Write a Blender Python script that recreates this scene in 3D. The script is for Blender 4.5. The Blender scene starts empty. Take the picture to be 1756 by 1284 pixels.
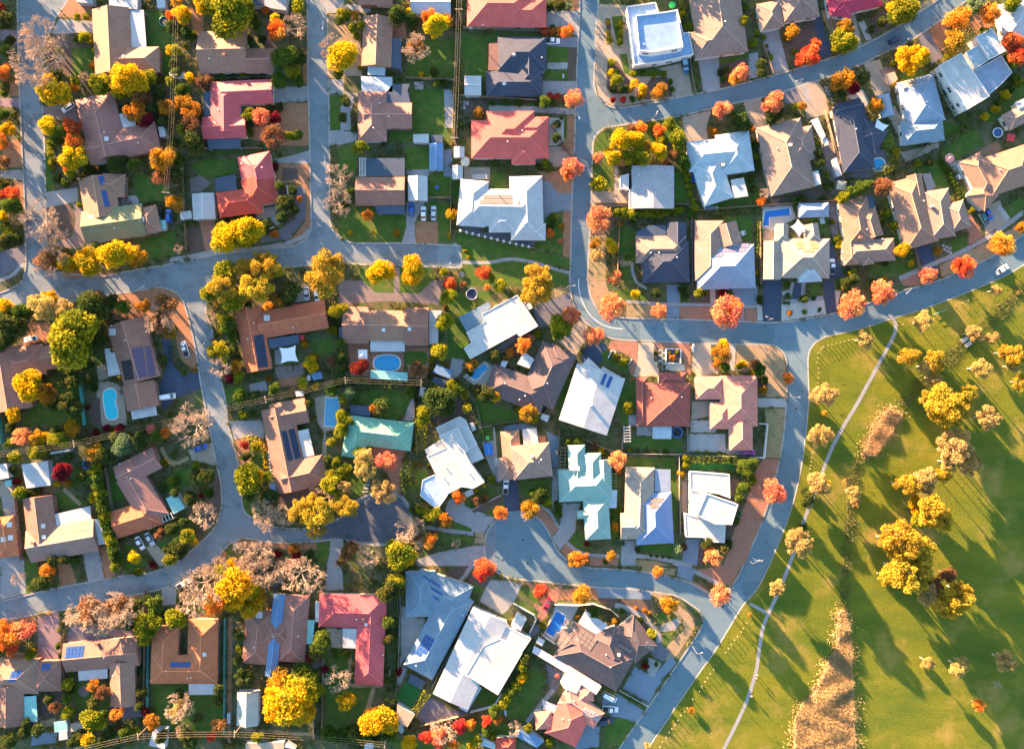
import bpy, bmesh, math, random
import numpy as np
from mathutils import Vector, Matrix
random.seed(7); RNG = np.random.default_rng(7)
SC = bpy.context.scene
COL = SC.collection
# ------------------------------------------------------------------ camera, sky, sun, exposure
CAM_H = 228.0
PXM = CAM_H * 36.0 / 24.0 / 1756.0            # metres on the ground per photo pixel
cam_d = bpy.data.cameras.new('camera'); cam_d.lens = 24.0; cam_d.sensor_width = 36.0
cam_d.clip_start = 1.0; cam_d.clip_end = 6000.0
cam = bpy.data.objects.new('camera', cam_d); COL.objects.link(cam)
cam.location = (0, 0, CAM_H); SC.camera = cam
SUN_EL, SUN_AZ = math.radians(8.4), math.radians(-40.0)   # azimuth from +Y towards +X
SUN_DIR = Vector((math.sin(SUN_AZ)*math.cos(SUN_EL), math.cos(SUN_AZ)*math.cos(SUN_EL), math.sin(SUN_EL)))
w = bpy.data.worlds.new('World'); SC.world = w; w.use_nodes = True
nt = w.node_tree; bg = nt.nodes['Background']
sky = nt.nodes.new('ShaderNodeTexSky'); sky.sky_type = 'NISHITA'; sky.sun_disc = False
sky.sun_elevation = SUN_EL; sky.sun_rotation = SUN_AZ; sky.air_density = 1.0; sky.dust_density = 0.5; sky.ozone_density = 2.0
nt.links.new(sky.outputs[0], bg.inputs[0]); bg.inputs[1].default_value = 0.075
sun_d = bpy.data.lights.new('sun', 'SUN'); sun_d.energy = 5.0; sun_d.angle = math.radians(0.5); sun_d.color = (1.0, 0.60, 0.335)
sun = bpy.data.objects.new('sun', sun_d); COL.objects.link(sun)
sun.rotation_euler = (-SUN_DIR).to_track_quat('-Z', 'Y').to_euler(); sun.location = (0, 0, 300)
SC.view_settings.view_transform = 'Standard'; SC.view_settings.look = 'None'
SC.view_settings.exposure = 3.35; SC.view_settings.gamma = 1.0
SC.view_settings.use_curve_mapping = False
SC.cycles.max_bounces = 5; SC.cycles.transparent_max_bounces = 4
# ------------------------------------------------------------------ pixels to metres
TILE = [0.0, 0.0, 1.0]
def T(code):
    r, c = code[0], int(code[1])
    if r == 'e':
        TILE[:] = [(0, 290, 580, 840, 1100, 1406)[c], 960, 3.963]
    elif r == 'f':
        TILE[:] = [0, 0, 1.0]
    else:
        TILE[:] = [(0, 290, 580, 780, 1000, 1240, 1456)[c], 'abcd'.index(r)*240, 5.137]
def px(x, y): return (TILE[0]+x/TILE[2], TILE[1]+y/TILE[2])
def world(p, h=0.0):
    k = PXM*(CAM_H-h)/CAM_H
    return Vector(((p[0]-878)*k, (642-p[1])*k, h))
def W(x, y, h=0.0): return world(px(x, y), h)
def mlen(d, h=0.0): return d/TILE[2]*PXM*(CAM_H-h)/CAM_H
def pts(s): return [tuple(float(v) for v in q.split(',')) for q in s.split()]
# ------------------------------------------------------------------ objects
def link(name, me, mat=None, parent=None, loc=None, rot=None, scale=None):
    o = bpy.data.objects.new(name, me); COL.objects.link(o)
    if parent is not None: o.parent = parent
    if loc is not None: o.location = loc
    if rot is not None: o.rotation_euler = rot
    if scale is not None: o.scale = scale
    if mat is not None and me is not None:
        if len(me.materials) == 0: me.materials.append(mat)
        elif me.materials[0] is not mat:
            o.material_slots[0].link = 'OBJECT'; o.material_slots[0].material = mat
    return o
def mesh(name, verts, faces, uv=None, smooth=False):
    me = bpy.data.meshes.new(name)
    me.from_pydata([tuple(v) for v in verts], [], faces); 
    if uv is not None:
        l = me.uv_layers.new(name='UVMap')
        flat = [c for f in uv for q in f for c in q]
        l.data.foreach_set('uv', flat)
    if smooth: me.polygons.foreach_set('use_smooth', [True]*len(me.polygons))
    me.update(); return me
THINGS = []            # everything whose label is written at the end: (obj, base phrase, pixel, category)
def empty(name, loc=(0, 0, 0), rz=0.0):
    o = bpy.data.objects.new(name, None); COL.objects.link(o); o.location = loc; o.rotation_euler = (0, 0, rz)
    o.empty_display_size = 0.5
    return o
def tag(o, label, cat, group=None):
    o['label'] = label; o['category'] = cat
    if group: o['group'] = group
def later(o, phrase, cat, p, group=None):
    o['category'] = cat
    if group: o['group'] = group
    THINGS.append((o, phrase, p))
class MB:
    def __init__(s): s.v = []; s.f = []
    def box(s, a, b, M=None):
        x0, y0, z0 = a; x1, y1, z1 = b; n = len(s.v)
        q = [Vector(p) for p in ((x0,y0,z0),(x1,y0,z0),(x1,y1,z0),(x0,y1,z0),(x0,y0,z1),(x1,y0,z1),(x1,y1,z1),(x0,y1,z1))]
        s.v += [M @ p for p in q] if M is not None else q
        s.f += [tuple(n+i for i in f) for f in ((0,3,2,1),(4,5,6,7),(0,1,5,4),(1,2,6,5),(2,3,7,6),(3,0,4,7))]; return s
    def tube(s, a, b, r0, r1=None, k=6, cap=True):
        a = Vector(a); b = Vector(b); r1 = r0 if r1 is None else r1
        d = (b-a).normalized(); u = d.orthogonal().normalized(); w_ = d.cross(u); n = len(s.v)
        for c, r in ((a, r0), (b, r1)):
            for i in range(k):
                t = 2*math.pi*i/k; s.v.append(c+u*(math.cos(t)*r)+w_*(math.sin(t)*r))
        for i in range(k):
            j = (i+1) % k; s.f.append((n+i, n+j, n+k+j, n+k+i))
        if cap: s.f.append(tuple(n+i for i in range(k-1, -1, -1))); s.f.append(tuple(n+k+i for i in range(k)))
        return s
    def prism(s, poly, z0, z1):
        n = len(s.v); k = len(poly)
        a = sum(poly[i][0]*poly[(i+1) % k][1]-poly[(i+1) % k][0]*poly[i][1] for i in range(k))
        if a < 0: poly = poly[::-1]
        s.v += [Vector((p[0], p[1], z0)) for p in poly]+[Vector((p[0], p[1], z1)) for p in poly]
        s.f.append(tuple(n+i for i in range(k-1, -1, -1))); s.f.append(tuple(n+k+i for i in range(k)))
        for i in range(k):
            j = (i+1) % k; s.f.append((n+i, n+j, n+k+j, n+k+i))
        return s
    def mesh(s, name, smooth=False): return mesh(name, s.v, s.f, smooth=smooth)
    def build(s, name, mat, parent=None, smooth=False, loc=None):
        return link(name, s.mesh(name, smooth), mat, parent, loc)
# ------------------------------------------------------------------ materials
MATS = {}
def nodes(name):
    m = bpy.data.materials.new(name); m.use_nodes = True
    n = m.node_tree.nodes; return m, n, m.node_tree.links, n['Principled BSDF']
def mixc(n, l, fac, a, b, typ='MIX'):
    m = n.new('ShaderNodeMix'); m.data_type = 'RGBA'; m.blend_type = typ
    for s, v in ((0, fac), (6, a), (7, b)):
        if isinstance(v, bpy.types.NodeSocket): l.new(v, m.inputs[s])
        elif isinstance(v, (int, float)): m.inputs[s].default_value = v
        else: m.inputs[s].default_value = (*v, 1)
    return m.outputs[2]
def noise(n, l, vec, scale, detail=4, rough=0.6, dist=0.0):
    t = n.new('ShaderNodeTexNoise'); t.inputs['Scale'].default_value = scale; t.inputs['Detail'].default_value = detail
    t.inputs['Roughness'].default_value = rough; t.inputs['Distortion'].default_value = dist
    l.new(vec, t.inputs['Vector']); return t.outputs['Fac']
def ramp(n, l, fac, a, b):
    r = n.new('ShaderNodeMapRange'); r.inputs[1].default_value = a; r.inputs[2].default_value = b
    l.new(fac, r.inputs[0]); return r.outputs[0]
def ground(name, c1, c2, s1=0.25, c3=None, s3=1.5, a3=(0.55, 0.7), rough=0.9, bump=0.0, bs=3.0, stretch=None, spec=0.2, patch=False):
    """worn ground: two tones of noise at world scale plus a third patchy tone"""
    if name in MATS: return MATS[name]
    m, n, l, b = nodes(name)
    g = n.new('ShaderNodeNewGeometry'); v = g.outputs['Position']
    if stretch:
        mp = n.new('ShaderNodeMapping'); mp.inputs['Rotation'].default_value = (0, 0, stretch[0]); mp.inputs['Scale'].default_value = (stretch[1], 1, 1)
        l.new(v, mp.inputs[0]); vs = mp.outputs[0]
    else: vs = v
    f1 = ramp(n, l, noise(n, l, vs, s1, 6, 0.65), 0.3, 0.7)
    c = mixc(n, l, f1, c1, c2)
    if c3: c = mixc(n, l, ramp(n, l, noise(n, l, v, s3, 5, 0.6), *a3), c, c3)
    if patch:                                   # resealed rectangles and trench repairs
        vo = n.new('ShaderNodeTexVoronoi'); vo.distance = 'CHEBYCHEV'; vo.inputs['Scale'].default_value = 0.055; vo.inputs['Randomness'].default_value = 0.85; l.new(v, vo.inputs['Vector'])
        sx = n.new('ShaderNodeSeparateColor'); l.new(vo.outputs['Color'], sx.inputs[0])
        mp2 = n.new('ShaderNodeMapRange'); mp2.inputs[3].default_value = 0.86; mp2.inputs[4].default_value = 1.1; l.new(sx.outputs[0], mp2.inputs[0])
        m2 = n.new('ShaderNodeVectorMath'); m2.operation = 'SCALE'; l.new(c, m2.inputs[0]); l.new(mp2.outputs[0], m2.inputs['Scale']); c = m2.outputs[0]
        cr = n.new('ShaderNodeTexVoronoi'); cr.feature = 'DISTANCE_TO_EDGE'; cr.inputs['Scale'].default_value = 0.22; l.new(v, cr.inputs['Vector'])
        mm = n.new('ShaderNodeMath'); mm.operation = 'MULTIPLY'; l.new(ramp(n, l, cr.outputs['Distance'], 0.016, 0.006), mm.inputs[0]); l.new(ramp(n, l, noise(n, l, v, 0.05, 2), 0.5, 0.75), mm.inputs[1])
        c = mixc(n, l, mm.outputs[0], c, tuple(q*0.75 for q in c1))
    f2 = ramp(n, l, noise(n, l, v, 6.0, 3, 0.7), 0.25, 0.75)
    sc = n.new('ShaderNodeMapRange'); sc.inputs[3].default_value = 0.78; sc.inputs[4].default_value = 1.2; l.new(f2, sc.inputs[0])
    mu = n.new('ShaderNodeVectorMath'); mu.operation = 'SCALE'; l.new(c, mu.inputs[0]); l.new(sc.outputs[0], mu.inputs['Scale'])
    l.new(mu.outputs[0], b.inputs['Base Color'])
    b.inputs['Roughness'].default_value = rough; b.inputs['Specular IOR Level'].default_value = spec
    if bump:
        bp = n.new('ShaderNodeBump'); bp.inputs['Strength'].default_value = 1.0; bp.inputs['Distance'].default_value = bump
        l.new(noise(n, l, v, bs, 5, 0.7), bp.inputs['Height']); l.new(bp.outputs[0], b.inputs['Normal'])
    MATS[name] = m; return m
def paver(name, c1, c2, size=0.8, mortar=(0.2, 0.19, 0.18), rot=0.0):
    if name in MATS: return MATS[name]
    m, n, l, b = nodes(name)
    g = n.new('ShaderNodeNewGeometry'); mp = n.new('ShaderNodeMapping'); mp.inputs['Rotation'].default_value = (0, 0, rot)
    l.new(g.outputs['Position'], mp.inputs[0])
    br = n.new('ShaderNodeTexBrick'); br.inputs['Scale'].default_value = 1.0; br.inputs['Brick Width'].default_value = size; br.inputs['Row Height'].default_value = size*0.55
    br.inputs['Mortar Size'].default_value = 0.02; br.inputs['Color1'].default_value = (*c1, 1); br.inputs['Color2'].default_value = (*c2, 1); br.inputs['Mortar'].default_value = (*mortar, 1)
    l.new(mp.outputs[0], br.inputs['Vector'])
    f = ramp(n, l, noise(n, l, g.outputs['Position'], 0.45, 6, 0.7), 0.3, 0.75)
    c = mixc(n, l, f, br.outputs['Color'], tuple(v*0.68 for v in c1))
    l.new(c, b.inputs['Base Color']); b.inputs['Roughness'].default_value = 0.85; b.inputs['Specular IOR Level'].default_value = 0.25
    MATS[name] = m; return m
def roofmat(name, c, kind='tile', stain=0.5, rough=0.75):
    """kind: tile courses, standing metal ribs, or a plain membrane; UVs are metres along eave and up slope"""
    if name in MATS: return MATS[name]
    m, n, l, b = nodes(name)
    uv = n.new('ShaderNodeUVMap'); g = n.new('ShaderNodeNewGeometry'); oi = n.new('ShaderNodeObjectInfo')
    sep = n.new('ShaderNodeSeparateXYZ'); l.new(uv.outputs[0], sep.inputs[0])
    f1 = ramp(n, l, noise(n, l, g.outputs['Position'], 0.35, 6, 0.7), 0.35, 0.75)
    dark = tuple(v*(1-0.42*stain) for v in c); lite = tuple(min(1, v*(1+0.25*stain)) for v in c)
    col = mixc(n, l, f1, lite, dark)
    f2 = ramp(n, l, noise(n, l, g.outputs['Position'], 2.4, 5, 0.75), 0.52, 0.72)
    col = mixc(n, l, f2, col, tuple(v*(1-0.3*stain) for v in c))
    if kind == 'tile':
        br = n.new('ShaderNodeTexBrick'); br.inputs['Scale'].default_value = 1.0; br.inputs['Brick Width'].default_value = 0.33; br.inputs['Row Height'].default_value = 0.36
        br.inputs['Mortar Size'].default_value = 0.025; br.inputs['Color1'].default_value = (1, 1, 1, 1); br.inputs['Color2'].default_value = (0.72, 0.72, 0.74, 1); br.inputs['Mortar'].default_value = (0.5, 0.48, 0.47, 1)
        l.new(uv.outputs[0], br.inputs['Vector'])
        col = mixc(n, l, 0.75, col, br.outputs['Color'], 'MULTIPLY')
        h = n.new('ShaderNodeMath'); h.operation = 'FRACT'; mm = n.new('ShaderNodeMath'); mm.operation = 'DIVIDE'; mm.inputs[1].default_value = 0.36
        l.new(sep.outputs[1], mm.inputs[0]); l.new(mm.outputs[0], h.inputs[0]); hs = h.outputs[0]; dist = 0.03
    elif kind == 'metal':
        h = n.new('ShaderNodeMath'); h.operation = 'FRACT'; mm = n.new('ShaderNodeMath'); mm.operation = 'DIVIDE'; mm.inputs[1].default_value = 0.7
        l.new(sep.outputs[0], mm.inputs[0]); l.new(mm.outputs[0], h.inputs[0])
        gt = n.new('ShaderNodeMath'); gt.operation = 'GREATER_THAN'; gt.inputs[1].default_value = 0.86; l.new(h.outputs[0], gt.inputs[0])
        hs = gt.outputs[0]; dist = 0.03
        col = mixc(n, l, gt.outputs[0], col, tuple(v*0.72 for v in c))
    else: hs = f2; dist = 0.01
    bp = n.new('ShaderNodeBump'); bp.inputs['Distance'].default_value = dist; bp.inputs['Strength'].default_value = 0.8
    l.new(hs, bp.inputs['Height']); l.new(bp.outputs[0], b.inputs['Normal'])
    l.new(col, b.inputs['Base Color']); b.inputs['Roughness'].default_value = rough if kind != 'metal' else 0.55
    b.inputs['Specular IOR Level'].default_value = 0.25
    MATS[name] = m; return m
def plain(name, c, rough=0.6, metal=0.0, spec=0.4, var=0.12):
    if name in MATS: return MATS[name]
    m, n, l, b = nodes(name); g = n.new('ShaderNodeNewGeometry')
    f = noise(n, l, g.outputs['Position'], 1.8, 4, 0.6)
    l.new(mixc(n, l, f, tuple(min(1, v*(1+var)) for v in c), tuple(v*(1-var) for v in c)), b.inputs['Base Color'])
    b.inputs['Roughness'].default_value = rough; b.inputs['Metallic'].default_value = metal; b.inputs['Specular IOR Level'].default_value = spec
    MATS[name] = m; return m
def leafmat(name, c1, c2, c3=None, trans=0.35):
    """leaf colour varies from leaf to leaf (attribute rnd) and from tree to tree"""
    if name in MATS: return MATS[name]
    m, n, l, b = nodes(name); n.remove(b); out = n['Material Output']
    at = n.new('ShaderNodeAttribute'); at.attribute_name = 'rnd'; oi = n.new('ShaderNodeObjectInfo')
    col = mixc(n, l, at.outputs['Fac'], c1, c2)
    if c3:
        at2 = n.new('ShaderNodeAttribute'); at2.attribute_name = 'lump'
        ad = n.new('ShaderNodeMath'); ad.operation = 'ADD'; l.new(at2.outputs['Fac'], ad.inputs[0]); l.new(oi.outputs['Random'], ad.inputs[1])
        fr = n.new('ShaderNodeMath'); fr.operation = 'FRACT'; l.new(ad.outputs[0], fr.inputs[0])
        col = mixc(n, l, ramp(n, l, fr.outputs[0], 0.42, 0.92), col, c3)
    hsv = n.new('ShaderNodeHueSaturation'); l.new(col, hsv.inputs['Color'])
    mr = n.new('ShaderNodeMapRange'); mr.inputs[3].default_value = 0.487; mr.inputs[4].default_value = 0.513; l.new(oi.outputs['Random'], mr.inputs[0]); l.new(mr.outputs[0], hsv.inputs['Hue'])
    mv = n.new('ShaderNodeMapRange'); mv.inputs[3].default_value = 0.72; mv.inputs[4].default_value = 1.18; l.new(at.outputs['Fac'], mv.inputs[0]); l.new(mv.outputs[0], hsv.inputs['Value'])
    d = n.new('ShaderNodeBsdfDiffuse'); t = n.new('ShaderNodeBsdfTranslucent'); mx = n.new('ShaderNodeMixShader'); mx.inputs[0].default_value = trans
    l.new(hsv.outputs[0], d.inputs[0]); l.new(hsv.outputs[0], t.inputs[0]); l.new(d.outputs[0], mx.inputs[1]); l.new(t.outputs[0], mx.inputs[2]); l.new(mx.outputs[0], out.inputs[0])
    MATS[name] = m; return m
# ------------------------------------------------------------------ palette
G = {}
G['lawn'] = ground('lawn_grass', (0.042, 0.100, 0.014), (0.080, 0.135, 0.018), 0.30, (0.145, 0.125, 0.038), 0.35, (0.5, 0.75), bump=0.06, bs=5)
G['turf'] = ground('artificial_turf', (0.02, 0.11, 0.025), (0.025, 0.13, 0.03), 0.6)
G['park'] = ground('park_grass', (0.066, 0.112, 0.009), (0.178, 0.172, 0.011), 0.10, (0.36, 0.235, 0.06), 0.07, (0.52, 0.80), bump=0.20, bs=2.2, stretch=(0.5, 0.35))
G['soil'] = ground('garden_soil', (0.090, 0.098, 0.038), (0.155, 0.12, 0.072), 0.4, (0.06, 0.095, 0.028), 0.35, (0.45, 0.6), bump=0.08, bs=4)
G['mulch'] = ground('bark_mulch', (0.085, 0.060, 0.048), (0.145, 0.10, 0.074), 0.7, bump=0.05, bs=6)
G['dirt'] = ground('orange_dirt', (0.30, 0.145, 0.072), (0.36, 0.18, 0.095), 0.3, (0.20, 0.12, 0.065), 0.5, (0.5, 0.75), bump=0.04)
G['tandirt'] = ground('tan_dirt', (0.30, 0.21, 0.12), (0.35, 0.25, 0.145), 0.3, (0.20, 0.17, 0.08), 0.6, (0.5, 0.75), bump=0.04)
G['drygrass'] = ground('dry_grass', (0.25, 0.20, 0.10), (0.30, 0.235, 0.12), 0.35, (0.14, 0.14, 0.05), 0.5, (0.5, 0.72), bump=0.05)
G['gravel'] = ground('grey_gravel', (0.24, 0.24, 0.25), (0.34, 0.34, 0.34), 1.2, bump=0.03, bs=9)
G['whitegravel'] = ground('white_pebbles', (0.38, 0.365, 0.32), (0.48, 0.46, 0.41), 1.4, bump=0.03, bs=9)
G['concrete'] = paver('pale_concrete_slabs', (0.34, 0.335, 0.32), (0.30, 0.295, 0.285), 3.4, (0.17, 0.17, 0.165), 0.08)
G['darkconcrete'] = ground('grey_concrete', (0.17, 0.19, 0.21), (0.22, 0.24, 0.26), 0.3)
G['bluepaver'] = ground('blue_grey_slab', (0.15, 0.20, 0.25), (0.19, 0.24, 0.29), 0.3)
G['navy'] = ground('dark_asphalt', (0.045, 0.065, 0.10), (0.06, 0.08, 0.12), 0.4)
G['brick'] = paver('red_brick_paving', (0.42, 0.19, 0.11), (0.34, 0.15, 0.09), 0.6)
G['brownpaver'] = paver('brown_paving', (0.24, 0.19, 0.17), (0.20, 0.16, 0.15), 0.9)
G['darkpaver'] = paver('slate_paving', (0.17, 0.165, 0.19), (0.14, 0.14, 0.165), 0.9)
G['mauvepaver'] = paver('mauve_paving', (0.30, 0.20, 0.21), (0.26, 0.17, 0.19), 0.8)
G['tanpaver'] = paver('tan_paving', (0.42, 0.34, 0.25), (0.37, 0.30, 0.22), 0.9)
G['creampaver'] = paver('cream_paving', (0.56, 0.44, 0.32), (0.50, 0.39, 0.28), 1.0)
G['whitepaver'] = paver('white_paving', (0.46, 0.44, 0.40), (0.40, 0.385, 0.36), 1.0)
G['wood'] = paver('timber_decking', (0.28, 0.17, 0.10), (0.23, 0.14, 0.085), 2.0)
G['roadw'] = ground('aged_asphalt', (0.165, 0.205, 0.220), (0.205, 0.245, 0.26), 0.12, (0.115, 0.150, 0.165), 0.22, (0.5, 0.72), stretch=(0.1, 0.3), patch=True)
G['roade'] = ground('asphalt', (0.120, 0.190, 0.220), (0.150, 0.220, 0.250), 0.10, (0.09, 0.145, 0.17), 0.3, (0.55, 0.75), stretch=(1.2, 0.3), patch=True)
G['kerb'] = ground('kerb_concrete', (0.31, 0.295, 0.265), (0.38, 0.36, 0.325), 0.6, (0.22, 0.21, 0.19), 0.8, (0.5, 0.75))
R = {}; RIDGE = {}
for k, c, t in (('tan', (0.37, 0.205, 0.135), 'tile'), ('brown', (0.34, 0.17, 0.12), 'tile'), ('pinkbrown', (0.38, 0.185, 0.145), 'tile'), ('terracotta', (0.52, 0.15, 0.07), 'tile'),
                ('orange', (0.54, 0.18, 0.075), 'tile'), ('rose', (0.52, 0.095, 0.10), 'metal'), ('red', (0.52, 0.085, 0.055), 'tile'), ('coral', (0.62, 0.115, 0.09), 'metal'), ('magenta', (0.46, 0.045, 0.085), 'metal'),
                ('salmon', (0.66, 0.245, 0.18), 'tile'), ('charcoal', (0.060, 0.072, 0.105), 'tile'), ('darkbrown', (0.155, 0.11, 0.105), 'tile'), ('darkred', (0.31, 0.09, 0.068), 'tile'), ('taupe', (0.34, 0.22, 0.17), 'tile'),
                ('grey', (0.30, 0.315, 0.33), 'metal'), ('bluegrey', (0.24, 0.30, 0.38), 'metal'), ('slateblue', (0.165, 0.24, 0.30), 'metal'), ('paleblue', (0.36, 0.44, 0.47), 'metal'), ('cream', (0.39, 0.32, 0.255), 'tile'),
                ('denim', (0.16, 0.24, 0.40), 'metal'), ('white', (0.46, 0.46, 0.455), 'metal'), ('stripe', (0.36, 0.35, 0.36), 'metal'), ('teal', (0.16, 0.36, 0.26), 'metal'), ('turquoise', (0.24, 0.39, 0.335), 'metal'), ('olive', (0.24, 0.24, 0.125), 'tile'),
                ('slate', (0.060, 0.085, 0.125), 'metal'), ('bluemetal', (0.13, 0.24, 0.40), 'metal'), ('palemetal', (0.38, 0.46, 0.50), 'metal'), ('aqua', (0.22, 0.48, 0.45), 'metal'), ('whiteflat', (0.45, 0.445, 0.425), 'flat'),
                ('deckblue', (0.24, 0.36, 0.52), 'flat'), ('glassblue', (0.30, 0.42, 0.55), 'flat'), ('palegreen', (0.38, 0.42, 0.36), 'metal'), ('palepink', (0.62, 0.52, 0.54), 'flat'), ('tanflat', (0.42, 0.33, 0.24), 'flat')):
    R[k] = roofmat('roof_'+k, c, t, stain=0.5 if t != 'tile' else 0.5); RIDGE['roof_'+k] = plain('ridge_'+k, tuple(min(.7, v*1.35+.02) for v in c), .8)
WALLM = {'brick': paver('wall_red_brick', (0.36, 0.17, 0.11), (0.30, 0.14, 0.10), 0.5), 'cream': plain('wall_cream_render', (0.62, 0.54, 0.42), 0.9, var=0.06),
         'white': plain('wall_white_render', (0.62, 0.61, 0.58), 0.9, var=0.04), 'tan': plain('wall_tan_render', (0.45, 0.36, 0.27), 0.9, var=0.06), 'grey': plain('wall_grey_render', (0.35, 0.35, 0.36), 0.9, var=0.06)}
M_WHITE = plain('white_paint', (0.6, 0.6, 0.58), 0.5, var=0.05)
M_FRAME = plain('window_frame_paint', (0.5, 0.5, 0.48), 0.5)
M_GLASS = plain('window_glass', (0.03, 0.04, 0.05), 0.08, spec=0.8)
M_DOOR = plain('door_paint', (0.25, 0.16, 0.11), 0.5)
M_SOLAR_REFL = plain('solar_cells_brown_reflection', (0.20, 0.155, 0.125), 0.3, spec=0.6, var=0.2)  # sky reflection on the panels painted in as a brown base colour
M_SOLAR = plain('solar_cells', (0.025, 0.075, 0.24), 0.25, spec=0.6, var=0.25)
M_PURPLE = plain('pool_heating_mat_purple', (0.11, 0.075, 0.13), 0.6)
M_BLACK = plain('black_rubber', (0.02, 0.02, 0.023), 0.7)
M_METAL = plain('galvanised_steel', (0.45, 0.46, 0.47), 0.4, metal=0.7)
M_TIMBER = plain('weathered_timber', (0.22, 0.16, 0.11), 0.9)
M_POST = plain('pale_timber', (0.55, 0.45, 0.33), 0.8)
M_BARK = plain('bark', (0.16, 0.115, 0.085), 0.95, var=0.3)
M_PALEBARK = plain('pale_bark', (0.55, 0.46, 0.38), 0.9, var=0.2)
M_TWIG = plain('bare_twigs', (0.40, 0.29, 0.20), 0.9, var=0.25)
# ------------------------------------------------------------------ land, roads, kerbs
def smooth_line(P, sub=4, closed=False):
    P = [Vector((p[0], p[1])) for p in P]; n = len(P); out = []
    for i in range(n if closed else n-1):
        p0 = P[(i-1) % n] if closed else P[max(i-1, 0)]; p1 = P[i]; p2 = P[(i+1) % n]; p3 = P[(i+2) % n] if closed else P[min(i+2, n-1)]
        a = (p1-p0).length+1e-6; b = (p2-p1).length+1e-6; c = (p3-p2).length+1e-6
        m1 = (p2-p0)*(b/(a+b)) if (i or closed) else (p2-p1); m2 = (p3-p1)*(b/(b+c)) if (i < n-2 or closed) else (p2-p1)
        for k in range(sub):
            t = k/sub; t2 = t*t; t3 = t2*t
            out.append(p1*(2*t3-3*t2+1)+m1*(t3-2*t2+t)+p2*(-2*t3+3*t2)+m2*(t3-t2))
    if not closed: out.append(P[-1])
    return out
def poly_mesh(name, P, z):
    bm = bmesh.new(); vs = [bm.verts.new((p[0], p[1], z)) for p in P]
    f = bm.faces.new(vs); f.normal_update()
    if f.normal.z < 0: f.normal_flip()
    bmesh.ops.triangulate(bm, faces=bm.faces[:])
    me = bpy.data.meshes.new(name); bm.to_mesh(me); bm.free(); return me
def structure(o): o['kind'] = 'structure'; return o
def stuff(o, label, cat):
    o['kind'] = 'stuff'; o['label'] = label; o['category'] = cat; return o
ROADZ = -0.12
g_me = mesh('ground', [(-2500, -2500, -0.2), (2500, -2500, -0.2), (2500, 2500, -0.2), (-2500, 2500, -0.2)], [(0, 1, 2, 3)])
structure(link('ground', g_me, G['drygrass']))
def rect_px(x0, y0, x1, y1, z):
    return [world((x0, y0)), world((x1, y0)), world((x1, y1)), world((x0, y1))]
structure(link('road', poly_mesh('road', rect_px(-300, -200, 850, 1500, 0), ROADZ), G['roadw']))
structure(link('road', poly_mesh('road', rect_px(850, -200, 2000, 1500, 0), ROADZ), G['roade']))
BLOCKS = []
def block(name, s, mat, closing, kerb_w=0.42):
    """kerbline (photo pixels) + straight closing points beyond the frame: a raised block of land with its kerb"""
    K = smooth_line(pts(s)); L = [world(p) for p in K]
    P = L+[world(c) for c in pts(closing)]
    BLOCKS.append([(p.x, p.y) for p in P])
    structure(link(name, poly_mesh(name, P, 0.0), mat))
    # kerb: a strip along the line, its outer face dropping to the road
    area = sum(P[i].x*P[(i+1) % len(P)].y-P[(i+1) % len(P)].x*P[i].y for i in range(len(P)))
    sgn = 1 if area > 0 else -1; v = []; f = []
    for i, p in enumerate(L):
        d = (L[min(i+1, len(L)-1)]-L[max(i-1, 0)]).normalized(); nrm = Vector((-d.y, d.x, 0))*sgn
        a = p-nrm*0.08; b = p+nrm*kerb_w
        v += [(a.x, a.y, ROADZ), (a.x, a.y, 0.012), (b.x, b.y, 0.016), (b.x, b.y, -0.02)]
    for i in range(len(L)-1):
        for k in range(3):
            q = (4*i+k, 4*i+k+1, 4*i+4+k+1, 4*i+4+k); f.append(q if sgn < 0 else q[::-1])
    structure(link('kerb', mesh('kerb', v, f), G['kerb']))
block('land', '30,-200 30,0 38,250 42,330 45,420 45,450 44,462 38,482 20,495 0,503 -60,520 -300,560', G['soil'], '-300,-200')
block('land', '140,-200 118,-8 97,27 90,43 76,80 72,130 72,170 75,250 77,328 78,357 80,425 86,448 100,464 130,472 180,474 215,467 249,461 290,454 325,447 374,437 426,432 485,425 504,422 524,411 533,396 534,357 533,318 532,240 529,136 528,0 527,-200', G['soil'], '500,-210 150,-210')
B3 = ('560,-200 560,21 561,58 562,136 564,240 564,318 564,374 570,394 580,404 599,416 629,418 689,418 763,421 789,423 790,425 790,457 788,459 775,458 732,456 629,453 580,451 524,455 487,458 430,470 380,487 357,508 352,535 362,564 367,589 378,649 387,694 391,732 397,753 405,784 411,810 413,852 418,876 436,891 480,905 530,906 580,890 600,868 619,855 645,845 673,845 689,852 701,868 706,885 704,905 690,922 658,934 619,931 580,924 543,927 485,930 455,927 422,922 399,928 383,942 368,960 303,998 278,1008 240,1017 207,1022 114,1043 63,1052 0,1063 -60,1075 -300,1120')
B3b = ('920,1500 1062,1284 1100,1230 1133,1182 1166,1134 1186,1104 1201,1081 1206,1063 1201,1048 1186,1036 1163,1022 1143,1018 1092,1010 1017,1005 961,1000 916,995 873,990 853,980 840,968 833,950 833,924 840,905 854,889 871,879 893,877 916,885 926,893 936,905 945,924 955,944 973,961 990,969 1017,975 1054,976 1100,981 1143,988 1183,1000 1205,1012 1225,1019 1243,1014 1264,993 1279,960 1298,919 1318,864 1335,802 1343,759 1347,725 1350,675 1351,636 1349,616 1343,603 1331,593 1318,590 1243,589 1185,587 1093,583 1058,581 1037,575 1009,555 996,542 986,525 979,499 978,480 979,454 981,367 983,308 986,255 987,214 989,156 992,78 994,39 995,0 997,-200')
block('land', B3+' -300,1120 -300,1500 '+B3b, G['soil'], '990,-205 565,-205')
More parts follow.
